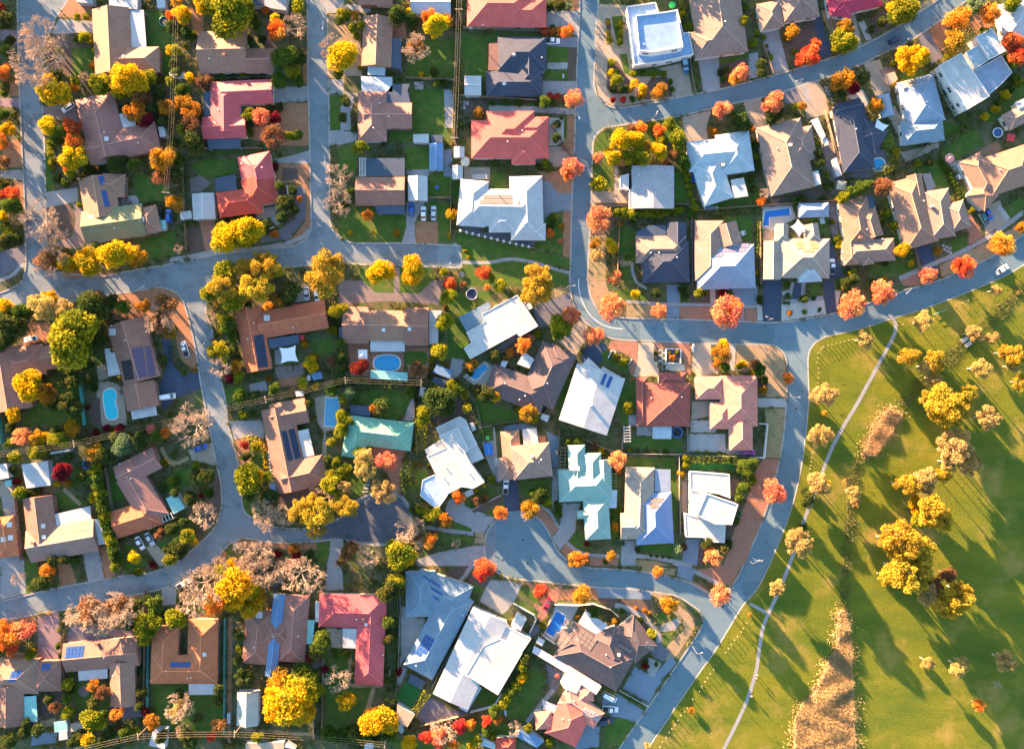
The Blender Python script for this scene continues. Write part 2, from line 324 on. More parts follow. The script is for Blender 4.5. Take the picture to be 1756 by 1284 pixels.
block('land', '-300,585 0,530 60,524 130,515 185,505 214,501 243,496 273,492 290,495 302,501 313,513 319,529 327,558 337,605 343,645 350,684 357,720 363,749 368,774 374,804 379,825 381,852 380,874 374,893 364,911 345,930 319,952 290,971 252,984 209,988 151,999 101,1008 45,1021 0,1032 -300,1090', G['soil'], '-302,1080 -302,590')
block('land', '1800,-110 1658,0 1620,29 1590,50 1553,74 1514,91 1481,108 1435,127 1376,146 1318,164 1256,177 1214,187 1156,200 1097,209 1043,218 1029,224 1019,236 1016,250 1013,337 1010,415 1007,474 1008,490 1012,508 1021,526 1036,539 1055,544 1088,547 1175,549 1265,552 1308,554 1347,553 1386,547 1431,538 1491,520 1553,499 1612,481 1651,464 1709,437 1756,402 2000,230', G['soil'], '2000,-110')
block('land', '1026,-200 1025,0 1022,39 1020,97 1018,135 1019,150 1025,167 1038,180 1055,186 1080,184 1117,178 1175,166 1237,154 1298,138 1357,122 1435,97 1494,72 1537,48 1573,25 1610,0 1740,-100 1870,-200', G['soil'], '1860,-205 1030,-205')
G['roadd'] = ground('darker_asphalt', (0.085, 0.095, 0.115), (0.115, 0.125, 0.145), 0.15, (0.065, 0.072, 0.09), 0.25, (0.5, 0.7))
structure(link('road', poly_mesh('road', [world(p) for p in pts('548,907 580,893 601,871 620,858 645,848 672,848 687,855 698,870 703,886 701,903 688,919 657,931 619,928 580,921 552,923')], ROADZ+.005), G['roadd']))  # darker asphalt sheet over the cul-de-sac bulb
block('park', '2000,290 1756,454 1729,470 1697,485 1631,512 1573,533 1540,543 1483,561 1435,573 1415,578 1398,588 1389,601 1386,614 1386,636 1387,675 1384,725 1380,759 1374,802 1363,852 1347,901 1328,948 1302,1003 1274,1038 1251,1076 1226,1116 1186,1172 1150,1225 1118,1273 1090,1316 960,1500', G['park'], '2000,1500', 0.2)
# ------------------------------------------------------------------ ground patches
PATCH = []     # (bbox, level)
PATCH_POLYS = []
NAMES = {'lawn': 'lawn', 'turf': 'turf', 'soil': 'garden_bed', 'mulch': 'garden_bed', 'dirt': 'verge', 'tandirt': 'verge', 'drygrass': 'verge', 'gravel': 'gravel_bed', 'whitegravel': 'gravel_bed', 'concrete': 'driveway', 'darkconcrete': 'driveway', 'bluepaver': 'driveway', 'navy': 'driveway', 'brick': 'paving', 'brownpaver': 'paving', 'darkpaver': 'paving', 'mauvepaver': 'driveway', 'tanpaver': 'paving', 'creampaver': 'driveway', 'whitepaver': 'paving', 'wood': 'deck', 'roadw': 'driveway'}
def raw_patch(kind, P, name=None):
    xs = [p[0] for p in P]; ys = [p[1] for p in P]; bb = (min(xs), min(ys), max(xs), max(ys))
    used = {l for b, l in PATCH if not (b[2] < bb[0] or b[0] > bb[2] or b[3] < bb[1] or b[1] > bb[3])}
    lev = 1
    while lev in used: lev += 1
    if lev > 1: lev = max(used)+1
    PATCH.append((bb, lev)); PATCH_POLYS.append((kind, [(p[0], p[1]) for p in P]))
    z = 0.004*lev
    return structure(link(name or NAMES[kind], poly_mesh(name or NAMES[kind], P, z), G[kind]))
def pt(kind, s, rnd=False):
    P = [W(*p) for p in pts(s)]
    if rnd: P = [Vector((p.x, p.y, 0)) for p in smooth_line(P, 4, True)]
    elif kind in ('lawn', 'mulch', 'dirt', 'tandirt', 'drygrass', 'soil'):        # cut edges are never ruler straight
        Q = []
        for i, p in enumerate(P):
            q = P[(i+1) % len(P)]; n = max(1, int((q-p).length/2.2)); d = (q-p)
            nr = Vector((-d.y, d.x, 0)).normalized() if d.length > 0 else Vector()
            for k in range(n):
                j = 0 if k == 0 else random.uniform(-0.16, 0.16)
                Q.append(p+d*(k/n)+nr*j)
        P = Q
    raw_patch(kind, P)
def strip(kind, s, wpx, name='path', sm=True):
    L = [W(*p) for p in pts(s)]
    if sm: L = [Vector((p.x, p.y, 0)) for p in smooth_line(L, 5)]
    h = mlen(wpx)/2; a = []; b = []
    for i, p in enumerate(L):
        d = (L[min(i+1, len(L)-1)]-L[max(i-1, 0)]).normalized(); n = Vector((-d.y, d.x, 0))
        a.append(p+n*h); b.append(p-n*h)
    raw_patch(kind, a+b[::-1], name)
def stones(s, wx, wy, mat='whitepaver', rot=0.0):
    """stepping stones: each its own slab under one path thing"""
    P = pts(s); c = W(*P[0]); root = empty('stepping_stone_path', (c.x, c.y, 0))
    a, b = mlen(wx)/2, mlen(wy)/2
    me = MB().box((-a, -b, -0.05), (a, b, 0.05)).mesh('slab')
    for p in P:
        q = W(*p)-c; link('slab', me, G[mat], root, (q.x, q.y, 0.04), (0, 0, rot+random.uniform(-.05, .05)))
    later(root, 'row of pale stepping slabs', 'path', px(*P[0]))
# ------------------------------------------------------------------ houses
HOUSES = []; LANDMARKS = []
RECTS = []
class Wing:
    def __init__(s, spec, e, pitch):
        x0, y0, x1, y1, wpx = spec[:5]; s.ends = spec[5] if len(spec) > 5 else 'HH'
        opt = spec[6] if len(spec) > 6 else {}
        s.e = opt.get('e', e); s.pitch = math.radians(opt.get('p', pitch)); s.mat = opt.get('m')
        a = W(x0, y0, s.e); b = W(x1, y1, s.e); wd = mlen(wpx, s.e)
        if s.ends == 'HH' and (b-a).length < wd:       # the ridge runs along the longer side
            c = (a+b)/2; d = (b-a).normalized(); n = Vector((-d.y, d.x, 0)); L = (b-a).length
            a, b, wd = c-n*wd/2, c+n*wd/2, L
        s.o = a; s.L = (b-a).length; s.d = (b-a).normalized(); s.n = Vector((-s.d.y, s.d.x, 0)); s.w = wd
        s.t = math.tan(s.pitch)
    def uv(s, x, y):
        q = Vector((x-s.o.x, y-s.o.y, 0)); return q.dot(s.d), q.dot(s.n)
    def inside(s, x, y, m=0.0):
        u, v = s.uv(x, y); return m <= u <= s.L-m and abs(v) <= s.w/2-m
    def z(s, x, y):
        u, v = s.uv(x, y)
        if not (-.01 <= u <= s.L+.01 and abs(v) <= s.w/2+.01): return None
        k = s.w/2-abs(v)
        if s.ends[0] == 'H': k = min(k, u)
        if s.ends[1] == 'H': k = min(k, s.L-u)
        return s.e+max(k, 0)*s.t
    def P(s, u, v, z): q = s.o+s.d*u+s.n*v; return Vector((q.x, q.y, z))
    def roof(s, house, mat, i):
        h = s.w/2; L = s.L; e = s.e+0.013*i; r = e+h*s.t; a = h if s.ends[0] == 'H' else 0; b = L-h if s.ends[1] == 'H' else L
        c = s.P
        V = [c(0, -h, e), c(L, -h, e), c(L, h, e), c(0, h, e), c(a, 0, r), c(b, 0, r)]
        V += [c(0, -h, e-.2), c(L, -h, e-.2), c(L, h, e-.2), c(0, h, e-.2)]
        sl = math.hypot(h, h*s.t)
        F = [(0, 1, 5, 4), (2, 3, 4, 5)]; U = [[(0, 0), (L, 0), (b, sl), (a, sl)], [(0, 0), (L, 0), (L-a, sl), (L-b, sl)]]
        F += [(1, 2, 5), (3, 0, 4)]; U += [[(0, 0), (s.w, 0), (h, sl)]]*2
        F += [(6, 7, 1, 0), (7, 8, 2, 1), (8, 9, 3, 2), (9, 6, 0, 3), (9, 8, 7, 6)]
        U += [[(0, 0), (L, 0), (L, .2), (0, .2)]]*5
        ro = link('roof', mesh('roof', V, F, U), R[s.mat] if s.mat else mat, house)
        cap = MB()
        if s.pitch > 0.2:
            lift = Vector((0, 0, 0.03))
            cap.tube(V[4]+lift, V[5]+lift, 0.13, k=5) if (V[5]-V[4]).length > .1 else None
            if s.ends[0] == 'H': cap.tube(V[0]+lift, V[4]+lift, 0.11, k=4); cap.tube(V[3]+lift, V[4]+lift, 0.11, k=4)
            if s.ends[1] == 'H': cap.tube(V[1]+lift, V[5]+lift, 0.11, k=4); cap.tube(V[2]+lift, V[5]+lift, 0.11, k=4)
            if cap.v: 
                cm = cap.mesh('ridge_cap'); link('ridge_cap', cm, RIDGE[(R[s.mat] if s.mat else mat).name], ro)
        return ro
    def wall(s, house, mat, over=0.45):
        h = s.w/2-over; L = s.L; e = s.e-.15; c = s.P; o = over
        V = [c(o, -h, 0), c(L-o, -h, 0), c(L-o, h, 0), c(o, h, 0), c(o, -h, e), c(L-o, -h, e), c(L-o, h, e), c(o, h, e)]
        F = [(0, 1, 5, 4), (2, 3, 7, 6)]
        rz = s.e+h*s.t-.08
        V += [c(o, 0, rz), c(L-o, 0, rz)]
        F += [(1, 2, 6, 9, 5), (3, 0, 4, 8, 7)] if s.ends == 'GG' else ([(1, 2, 6, 5)] if s.ends[1] == 'H' else [(1, 2, 6, 9, 5)])+([(3, 0, 4, 7)] if s.ends[0] == 'H' else [(3, 0, 4, 8, 7)])
        link('wall', mesh('wall', V, F), mat, house)
WIN_F = MB().box((-.5, -.06, -.5), (.5, .05, -.42)).box((-.5, -.06, .42), (.5, .05, .5)).box((-.5, -.06, -.42), (-.42, .05, .42)).box((.42, -.06, -.42), (.5, .05, .42)).box((-.03, -.06, -.42), (.03, .05, .42)).mesh('window')
WIN_G = MB().box((-.43, -.03, -.43), (.43, .02, .43)).mesh('pane')
DOOR = MB().box((-.45, -.05, 0), (.45, .05, 2.05)).mesh('door'); KNOB = MB().box((.3, -.12, .95), (.38, -.05, 1.05)).mesh('handle')
GDOOR = MB()
for i in range(5): GDOOR.box((-2.4, -.06, .02+i*.43), (2.4, .05, .43+i*.43))
GDOOR = GDOOR.mesh('garage_door')
def add_window(house, p, ang, wd, ht):
    f = link('window', WIN_F, M_FRAME, house, p, (0, 0, ang), (wd, 1.6, ht))
    link('pane', WIN_G, M_GLASS, f)
def wall_openings(house, edges, inside, e, rnd):
    door = False; gar = False
    for a, b, nrm in edges:
        L = (b-a).length
        if L < 2.2: continue
        n = max(1, int(L/4.6)); ang = math.atan2(-nrm.x, nrm.y)+math.pi
        for k in range(n):
            p = a+(b-a)*((k+.5)/n)
            q = p+nrm*0.7
            if inside(q.x, q.y): continue
            if not gar and L > 6.2 and nrm.y < -0.3 and rnd.random() < .6:
                link('garage_door', GDOOR, M_FRAME, house, (p.x+nrm.x*.03, p.y+nrm.y*.03, 0), (0, 0, ang)); gar = True; continue
            if not door and rnd.random() < .35:
                d = link('door', DOOR, M_DOOR, house, (p.x+nrm.x*.03, p.y+nrm.y*.03, 0), (0, 0, ang)); link('handle', KNOB, M_METAL, d); door = True; continue
            for lev in ([1.55] if e < 4 else [1.55, e-1.3]):
                add_window(house, (p.x+nrm.x*.02, p.y+nrm.y*.02, lev), ang, rnd.choice((1.4, 1.8, 2.2)), 1.25)
def flat_roof(house, P, h, mat, wall=None, parapet=0.0, name='roof', base=0.0, wallinset=0.12):
    """flat roof slab over polygon P (metres); with walls or, without, a post at each corner"""
    k = len(P); a = sum(P[i].x*P[(i+1) % k].y-P[(i+1) % k].x*P[i].y for i in range(k))
    if a < 0: P = P[::-1]
    c = sum(P, Vector())/k
    V = [(p.x, p.y, h-.16) for p in P]+[(p.x, p.y, h) for p in P]
    F = [tuple(range(k, 2*k)), tuple(range(k-1, -1, -1))]+[(i, (i+1) % k, k+(i+1) % k, k+i) for i in range(k)]
    d = (P[1]-P[0]).normalized(); n_ = Vector((-d.y, d.x, 0))
    uvp = [((p-c).dot(d), (p-c).dot(n_)) for p in P]
    U = [[uvp[i % k] for i in f] for f in F]
    ro = link(name, mesh(name, V, F, U), mat, house)
    if parapet:
        for i in range(k):
            p, q = P[i], P[(i+1) % k]; L = (q-p).length
            if L < .3: continue
            M = Matrix.Translation((p.x, p.y, 0)) @ Matrix.Rotation(math.atan2(q.y-p.y, q.x-p.x), 4, 'Z')
            MB().box((-.02, -.03, h-.3), (L+.02, .22, h+parapet+.004*(i % 3)), M).build('parapet', WALLM['white'], ro)
    if wall is not None:
        Q = [p+(c-p).normalized()*wallinset for p in P]
        Vw = [(p.x, p.y, base) for p in Q]+[(p.x, p.y, h-.1) for p in Q]
        link('wall', mesh('wall', Vw, [(i, (i+1) % k, k+(i+1) % k, k+i) for i in range(k)]), wall, house)
    else:
        for p in P[:6]:
            q = p+(c-p).normalized()*.35
            MB().tube((q.x, q.y, base), (q.x, q.y, h-.12), .06, k=6).build('post', M_WHITE, house)
    return P
class House:
    def __init__(s, short, label, roof, wings=(), wall='brick', e=2.75, p=18, seed=None):
        s.short = short; s.mat = R[roof]; s.wm = WALLM[wall]; s.rnd = random.Random(short)
        s.wings = [Wing(w_, e, p) for w_ in wings]; s.flats = []; s.e = e
        c = sum(((w_.P(w_.L/2, 0, 0)) for w_ in s.wings), Vector())/max(1, len(s.wings)) if wings else Vector()
        s.root = empty('house', (0, 0, 0)); s.label = label
        for i, w_ in enumerate(s.wings):
            w_.roof(s.root, s.mat, i); w_.wall(s.root, s.wm)
        edges = []
        for w_ in s.wings:
            o = .45; h = w_.w/2-o
            A, B, C, D = w_.P(o, -h, 0), w_.P(w_.L-o, -h, 0), w_.P(w_.L-o, h, 0), w_.P(o, h, 0)
            edges += [(A, B, -w_.n), (B, C, w_.d), (C, D, w_.n), (D, A, -w_.d)]
        wall_openings(s.root, edges, lambda x, y: any(w_.inside(x, y, .2) for w_ in s.wings), s.e, s.rnd)
        tag(s.root, label, 'house')
        s.c = c; HOUSES.append(s)
        if wings: LANDMARKS.append((short, (878+c.x/PXM, 642-c.y/PXM)))
        for w_ in s.wings: PATCH_POLYS.append(('house', [w_.P(0, -w_.w/2, 0)[:2], w_.P(w_.L, -w_.w/2, 0)[:2], w_.P(w_.L, w_.w/2, 0)[:2], w_.P(0, w_.w/2, 0)[:2]]))
    def flat(s, q, h=2.6, m='white', wall=None, parapet=0.0, name=None, base=0.0):
        P = [W(x, y, h) for x, y in pts(q)]
        s.flats.append((P, h)); PATCH_POLYS.append(('house', [p[:2] for p in P]))
        P = flat_roof(s.root, P, h, R[m], WALLM[wall] if wall else None, parapet, name or ('roof' if wall else 'patio_roof'), base)
        if wall:
            k = len(P); ed = []
            for i in range(k):
                d = (P[(i+1) % k]-P[i]).normalized(); n_ = Vector((d.y, -d.x, 0))
                ed.append((Vector((P[i].x, P[i].y, 0))-n_*.1, Vector((P[(i+1) % k].x, P[(i+1) % k].y, 0))-n_*.1, n_))
            wall_openings(s.root, ed, lambda x, y: False, h, s.rnd)
        if not s.wings and len(s.flats) == 1:
            c = sum(P, Vector())/len(P); LANDMARKS.append((s.short, (878+c.x/PXM, 642-c.y/PXM)))
        return s
    def top(s, x, y):
        z = [w_.z(x, y) for w_ in s.wings]; z = [q for q in z if q is not None]
        for P, h in s.flats:
            if pip(x, y, P): z.append(h)
        return max(z) if z else s.e
    def on(s, x, y):
        """tile point -> point on the roof surface"""
        z = s.e+1
        for _ in range(5):
            p = W(x, y, z); z = s.top(p.x, p.y)
        return W(x, y, z)
    def quad(s, cs, mat, name, th=.06, lift=.07):
        c = [s.on(*q) for q in cs]; up = Vector((0, 0, lift))
        V = [q+up for q in c]+[q+up+Vector((0, 0, th)) for q in c]
        F = [(3, 2, 1, 0), (4, 5, 6, 7), (0, 1, 5, 4), (1, 2, 6, 5), (2, 3, 7, 6), (3, 0, 4, 7)]
        link(name, mesh(name, V, F), mat, s.root)
    smat = None
    def solar(s, x, y, ux, uy, vx, vy, nc, nr, skip=(), m=None):
        s.smat = m or s.smat
        for r in range(nr):
            for c in range(nc):
                if (c, r) in skip: continue
                X = x+ux*c+vx*r; Y = y+uy*c+vy*r; k = .44
                s.quad([(X-(ux+vx)*k, Y-(uy+vy)*k), (X+(ux-vx)*k, Y+(uy-vy)*k), (X+(ux+vx)*k, Y+(uy+vy)*k), (X-(ux-vx)*k, Y-(uy-vy)*k)], s.smat or M_SOLAR, 'solar_panel')
        return s
    def mats(s, q, mat=None):
        P = pts(q); n = 6; a, b, c, d = [Vector(p) for p in P]
        for i in range(n):        # a heating bank of parallel strips
            t0, t1 = i/n+.01, (i+1)/n-.01
            s.quad([tuple(a.lerp(b, t0)), tuple(a.lerp(b, t1)), tuple(d.lerp(c, t1)), tuple(d.lerp(c, t0))], mat or M_SOLAR, 'solar_strip', .03, .05)
        return s
    def bits(s, q):
        for x, y in pts(q):
            p = s.on(x, y); MB().tube((p.x, p.y, p.z-.2), (p.x, p.y, p.z+.35), .16, k=8).tube((p.x, p.y, p.z+.35), (p.x, p.y, p.z+.45), .26, .18, k=8).build('roof_vent', M_WHITE, s.root)
        return s
    def chim(s, q, mat='brick'):
        for x, y in pts(q):
            p = s.on(x, y); MB().box((p.x-.45, p.y-.35, p.z-.6), (p.x+.45, p.y+.35, p.z+.9)).box((p.x-.52, p.y-.42, p.z+.9), (p.x+.52, p.y+.42, p.z+1.0)).build('chimney', WALLM[mat], s.root)
        return s
    def sky(s, q, sz=26):
        for x, y in pts(q):
            k = sz/2; s.quad([(x-k, y-k), (x+k, y-k), (x+k, y+k), (x-k, y+k)], M_WHITE, 'skylight', .12, .05)
        return s
def pip(x, y, P):
    r = False; j = len(P)-1
    for i in range(len(P)):
        a, b = P[i], P[j]
        if (a[1] > y) != (b[1] > y) and x < (b[0]-a[0])*(y-a[1])/(b[1]-a[1]+1e-12)+a[0]: r = not r
        j = i
    return r
# ------------------------------------------------------------------ sheds, pergolas, sails
COLW = {'white': 'white', 'whiteflat': 'white', 'palemetal': 'pale steel', 'aqua': 'aqua', 'bluemetal': 'blue', 'slate': 'dark slate', 'grey': 'grey', 'tanflat': 'tan', 'palegreen': 'grey green', 'charcoal': 'charcoal', 'tan': 'tan', 'brown': 'brown', 'palepink': 'pale pink', 'glassblue': 'blue', 'deckblue': 'blue', 'bluegrey': 'blue grey', 'terracotta': 'terracotta', 'red': 'red', 'cream': 'cream'}
def shed(q, m='white', h=2.3, kind='shed'):
    P = [W(x, y, h) for x, y in pts(q)]; c = sum(P, Vector())/len(P)
    root = empty(kind.replace(' ', '_')); PATCH_POLYS.append(('house', [p[:2] for p in P]))
    flat_roof(root, P, h, R[m], WALLM['grey'] if kind == 'shed' else None, name='roof')
    later(root, f'{COLW[m]} flat roofed shed' if kind == 'shed' else f'{COLW[m]} {kind}', kind, (878+c.x*CAM_H/(CAM_H-h)/PXM, 642-c.y*CAM_H/(CAM_H-h)/PXM))
    return root
def gshed(x0, y0, x1, y1, wpx, m='white', h=2.4, p=14, kind='shed'):
    wi = Wing((x0, y0, x1, y1, wpx, 'GG'), h, p); root = empty(kind.replace(' ', '_'))
    wi.roof(root, R[m], 0); wi.wall(root, WALLM['grey'], .12)
    PATCH_POLYS.append(('house', [wi.P(0, -wi.w/2, 0)[:2], wi.P(wi.L, -wi.w/2, 0)[:2], wi.P(wi.L, wi.w/2, 0)[:2], wi.P(0, wi.w/2, 0)[:2]]))
    a = wi.P(wi.L, 0, 0); ang = math.atan2(wi.d.y, wi.d.x)+math.pi/2
    d = link('door', DOOR, M_DOOR, root, (a.x-wi.d.x*.1, a.y-wi.d.y*.1, 0), (0, 0, ang)); link('handle', KNOB, M_METAL, d)
    later(root, f'{COLW[m]} gable roofed {kind}', kind, px((x0+x1)/2, (y0+y1)/2))
def pergola(x0, y0, x1, y1, wpx, n, h=2.5, mat=None):
    a = W(x0, y0, h); b = W(x1, y1, h); d = (b-a); L = d.length; d.normalize(); wd = mlen(wpx, h)
    root = empty('pergola', (a.x, a.y, 0), math.atan2(d.y, d.x)); mat = mat or M_WHITE
    for s_ in (-1, 1):
        MB().box((0, s_*wd/2-.06, h-.2), (L, s_*wd/2+.06, h)).build('beam', mat, root)
        for u in (0.1, L-.1): MB().box((u-.06, s_*wd/2-.055, 0), (u+.06, s_*wd/2+.055, h-.2)).build('post', mat, root)
    for i in range(n):
        u = L*(i+.5)/n; MB().box((u-.09, -wd/2-.3, h+.003), (u+.09, wd/2+.3, h+.14)).build('rafter', mat, root)
    later(root, 'open slatted pergola', 'pergola', px((x0+x1)/2, (y0+y1)/2))
def sail(q, phrase, col=(0.72, 0.68, 0.58), h=3.0):
    P = [W(x, y, h+(0.5 if i % 2 else -0.1)) for i, (x, y) in enumerate(pts(q))]; c = sum(P, Vector())/4
    root = empty('shade_sail', (0, 0, 0)); n = 8; V = []; F = []
    for i in range(n+1):
        for j in range(n+1):
            u, v = i/n, j/n
            p = (P[0]*(1-u)+P[1]*u)*(1-v)+(P[3]*(1-u)+P[2]*u)*v
            k = (u*(1-u)*((1-v)**4+v**4)+v*(1-v)*((1-u)**4+u**4))*.75      # edges curve inwards
            V.append(p+(c-p)*k)
    F = [(i*(n+1)+j, (i+1)*(n+1)+j, (i+1)*(n+1)+j+1, i*(n+1)+j+1) for i in range(n) for j in range(n)]
    link('fabric', mesh('fabric', V, F, smooth=True), plain('sail_cloth', col, 0.9, var=.05), root)
    for p in P: MB().tube((p.x, p.y, 0), (p.x, p.y, p.z+.2), .06).build('post', M_METAL, root)
    later(root, phrase, 'shade sail', px(*pts(q)[0]))
# ------------------------------------------------------------------ pools, trampolines, tanks
M_WATER = {}
def water(name, c):
    m, n, l, b = nodes(name); g = n.new('ShaderNodeNewGeometry')
    b.inputs['Base Color'].default_value = (*c, 1); b.inputs['Roughness'].default_value = 0.12; b.inputs['Specular IOR Level'].default_value = 0.5
    bp = n.new('ShaderNodeBump'); bp.inputs['Distance'].default_value = .02; l.new(noise(n, l, g.outputs['Position'], 2.5, 3), bp.inputs['Height']); l.new(bp.outputs[0], b.inputs['Normal'])
    M_WATER[name] = m
water('pool_water_blue', (0.02, 0.16, 0.50)); water('pool_water_aqua', (0.02, 0.55, 0.62)); water('pool_water_light', (0.04, 0.33, 0.60))
M_COPING = plain('pool_coping', (0.66, 0.62, 0.54), .7)
def pool(q, phrase, wm='pool_water_blue', rnd=False, cover=0, z=0.06, rise=0.0):
    P = [W(x, y) for x, y in pts(q)]; c = sum(P, Vector())/len(P); c.z = 0
    if rnd: P = [Vector((p.x, p.y, 0)) for p in smooth_line(P, 5, True)]
    root = empty('swimming_pool', (c.x, c.y, 0)); k = len(P)
    PATCH_POLYS.append(('paved', [p[:2] for p in P]))
    Q = [p+(p-c).normalized()*.45 for p in P]
    top = .09+rise; V = []; F = []
    for a, b in zip(P, Q): V += [(a.x-c.x, a.y-c.y, top-.06), (a.x-c.x, a.y-c.y, top), (b.x-c.x, b.y-c.y, top), (b.x-c.x, b.y-c.y, -.05)]
    for i in range(k):
        j = (i+1) % k
        F += [(4*i+t, 4*i+t+1, 4*j+t+1, 4*j+t) for t in range(3)]
    link('coping', mesh('coping', V, F), M_COPING, root)
    link('water', poly_mesh('water', [p-c for p in P], top-.035), M_WATER[wm], root)
    if cover:
        a, b, cc, d = [p-c for p in P[:4]]
        for i in range(cover):
            t0, t1 = i/cover+.02, (i+1)/cover-.02
            MB().prism([a.lerp(b, t0), a.lerp(b, t1), d.lerp(cc, t1), d.lerp(cc, t0)], top, top+.05).build('cover_slat', plain('pool_cover', (0.14, 0.42, 0.60), .5), root)
    later(root, phrase, 'swimming pool', (878+c.x/PXM, 642-c.y/PXM))
def ring(k, r): return [(math.cos(2*math.pi*i/k)*r, math.sin(2*math.pi*i/k)*r) for i in range(k)]
def trampoline(x, y, rp, rim='grey', bed=None):
    r = mlen(rp); p = W(x, y, .8); root = empty('trampoline', (p.x, p.y, 0))
    MB().prism(ring(20, r*.84), .76, .79).build('bed', bed or M_BLACK, root)
    m = MB(); k = 20
    for i in range(k):
        a, b = [Vector((math.cos(2*math.pi*j/k)*r*.92, math.sin(2*math.pi*j/k)*r*.92, .82)) for j in (i, i+1)]
        m.tube(a, b, r*.09, k=5, cap=False)
    m.build('rim_pad', {'grey': M_METAL, 'blue': plain('blue_pad', (.05, .2, .55), .6), 'green': plain('green_pad', (.04, .3, .16), .6), 'white': M_WHITE}[rim], root)
    for i in range(4):
        a = math.pi/4+i*math.pi/2; MB().tube((math.cos(a)*r*.85, math.sin(a)*r*.85, 0), (math.cos(a)*r*.85, math.sin(a)*r*.85, .76), .04).build('leg', M_METAL, root)
    later(root, f'round trampoline with {rim} rim', 'trampoline', px(x, y))
def tank(x, y, rp, col='cream'):
    r = mlen(rp, 2.2); p = W(x, y, 2.2); root = empty('water_tank', (p.x, p.y, 0)); m = plain('tank_'+col, (.58, .5, .36), .6)
    MB().tube((0, 0, 0), (0, 0, 2.0), r, k=24).build('body', m, root, True); MB().tube((0, 0, 2.0), (0, 0, 2.35), r*1.03, r*.15, k=24).build('lid', m, root)
    later(root, 'round cream rainwater tank', 'water tank', px(x, y))
def umbrella(x, y, rp, phrase, col, sides=4, rot=.6, h=2.3):
    r = mlen(rp, h); p = W(x, y, h); root = empty('garden_umbrella', (p.x, p.y, 0), rot)
    v = [(0, 0, h+.35)]+[(a, b, h-.15) for a, b in ring(sides, r*1.2)]; f = [(0, i+1, (i+1) % sides+1) for i in range(sides)]
    link('canopy', mesh('canopy', v, f), plain('canvas_'+str(round(sum(col)*99)), col, .9), root); MB().tube((0, 0, 0), (0, 0, h+.35), .04).build('pole', M_METAL, root)
    later(root, phrase, 'umbrella', px(x, y))
def table(x, y, phrase='outdoor table with chairs', col=None):
    p = W(x, y); root = empty('outdoor_table', (p.x, p.y, 0), random.uniform(0, 3)); m = col or M_TIMBER
    MB().box((-.8, -.45, .7), (.8, .45, .75)).build('tabletop', m, root)
    for a in (-.7, .7):
        for b in (-.35, .35): MB().box((a-.04, b-.04, 0), (a+.04, b+.04, .7)).build('leg', m, root)
    later(root, phrase.split(' with')[0], 'table', px(x, y))
    for a, b, t in ((-.4, .85, 0), (.4, .85, 0), (-.4, -.85, math.pi), (.4, -.85, math.pi)):
        q = Matrix.Rotation(root.rotation_euler.z, 4, 'Z') @ Vector((a, b, 0))
        ch = empty('outdoor_chair', (p.x+q.x, p.y+q.y, 0), root.rotation_euler.z+t)
        MB().box((-.22, -.22, .42), (.22, .22, .46)).build('seat', m, ch); MB().box((-.22, .18, .46), (.22, .22, .9)).build('backrest', m, ch)
        for u in (-.2, .2):
            for v in (-.2, .2): MB().box((u-.02, v-.02, 0), (u+.02, v+.02, .42)).build('leg', m, ch)
        later(ch, 'small chair', 'chair', (878+(p.x+q.x)/PXM, 642-(p.y+q.y)/PXM), 'outdoor chairs round a table')
# ------------------------------------------------------------------ fences, walls, lamps, poles
def fence(s, h=1.75, m=None, posts=False, phrase='timber paling fence', th=.07, cat='fence', rail=False):
    L = [W(*p) for p in pts(s)]; root = empty(cat.replace(' ', '_'), (L[0].x, L[0].y, 0)); m = m or M_TIMBER
    mid = pts(s)[len(L)//2] if len(L) > 2 else tuple((a+b)/2 for a, b in zip(*pts(s)))
    for a, b in zip(L, L[1:]):
        d = b-a; ln = d.length; n = max(1, round(ln/2.4)); ang = math.atan2(d.y, d.x)
        for i in range(n):
            p = a+d*(i/n)-L[0]; u = ln/n
            M = Matrix.Translation((p.x, p.y, 0)) @ Matrix.Rotation(ang, 4, 'Z')
            if rail: MB().box((.05, -th/2, h*.45), (u-.05, th/2, h*.6), M).box((.05, -th/2, h*.85), (u-.05, th/2, h), M).build('rail', m, root)
            else: MB().box((.06, -th/2, .03), (u-.06, th/2, h-.02*(i % 2)), M).build('panel', m, root)
            w_ = .35 if posts else .055
            MB().box((-w_, -w_, 0), (w_, w_, h+(.15 if posts else .05)), M).build('post', M_WHITE if posts else m, root)
    later(root, phrase, cat, px(*mid))
M_TEAL = plain('teal_fence_steel', (.08, .30, .27), .6)
M_GREYF = plain('grey_fence_steel', (.26, .25, .24), .6)
M_LAMP = plain('lamp_glass', (.42, .43, .40), .3)
def lamp(x, y, hx, hy):
    """street lamp: base at a tile point, head where the arm ends"""
    b = W(x, y); h = 6.2; q = W(hx, hy, h); d = Vector((q.x-b.x, q.y-b.y, 0)); L = min(max(d.length, .9), 2.2); d.normalize()
    root = empty('street_lamp', (b.x, b.y, 0), math.atan2(d.y, d.x))
    MB().tube((0, 0, 0), (0, 0, h-.1), .1, .06, 8).build('pole', M_METAL, root)
    MB().tube((0, 0, h-.15), (L, 0, h+.1), .045, .04, 6).build('arm', M_METAL, root)
    hd = MB().box((L-.1, -.13, h+.02), (L+.6, .13, h+.14)).build('lamp_head', M_LAMP, root)
    later(root, 'slim steel street lamp', 'street lamp', px(x, y))
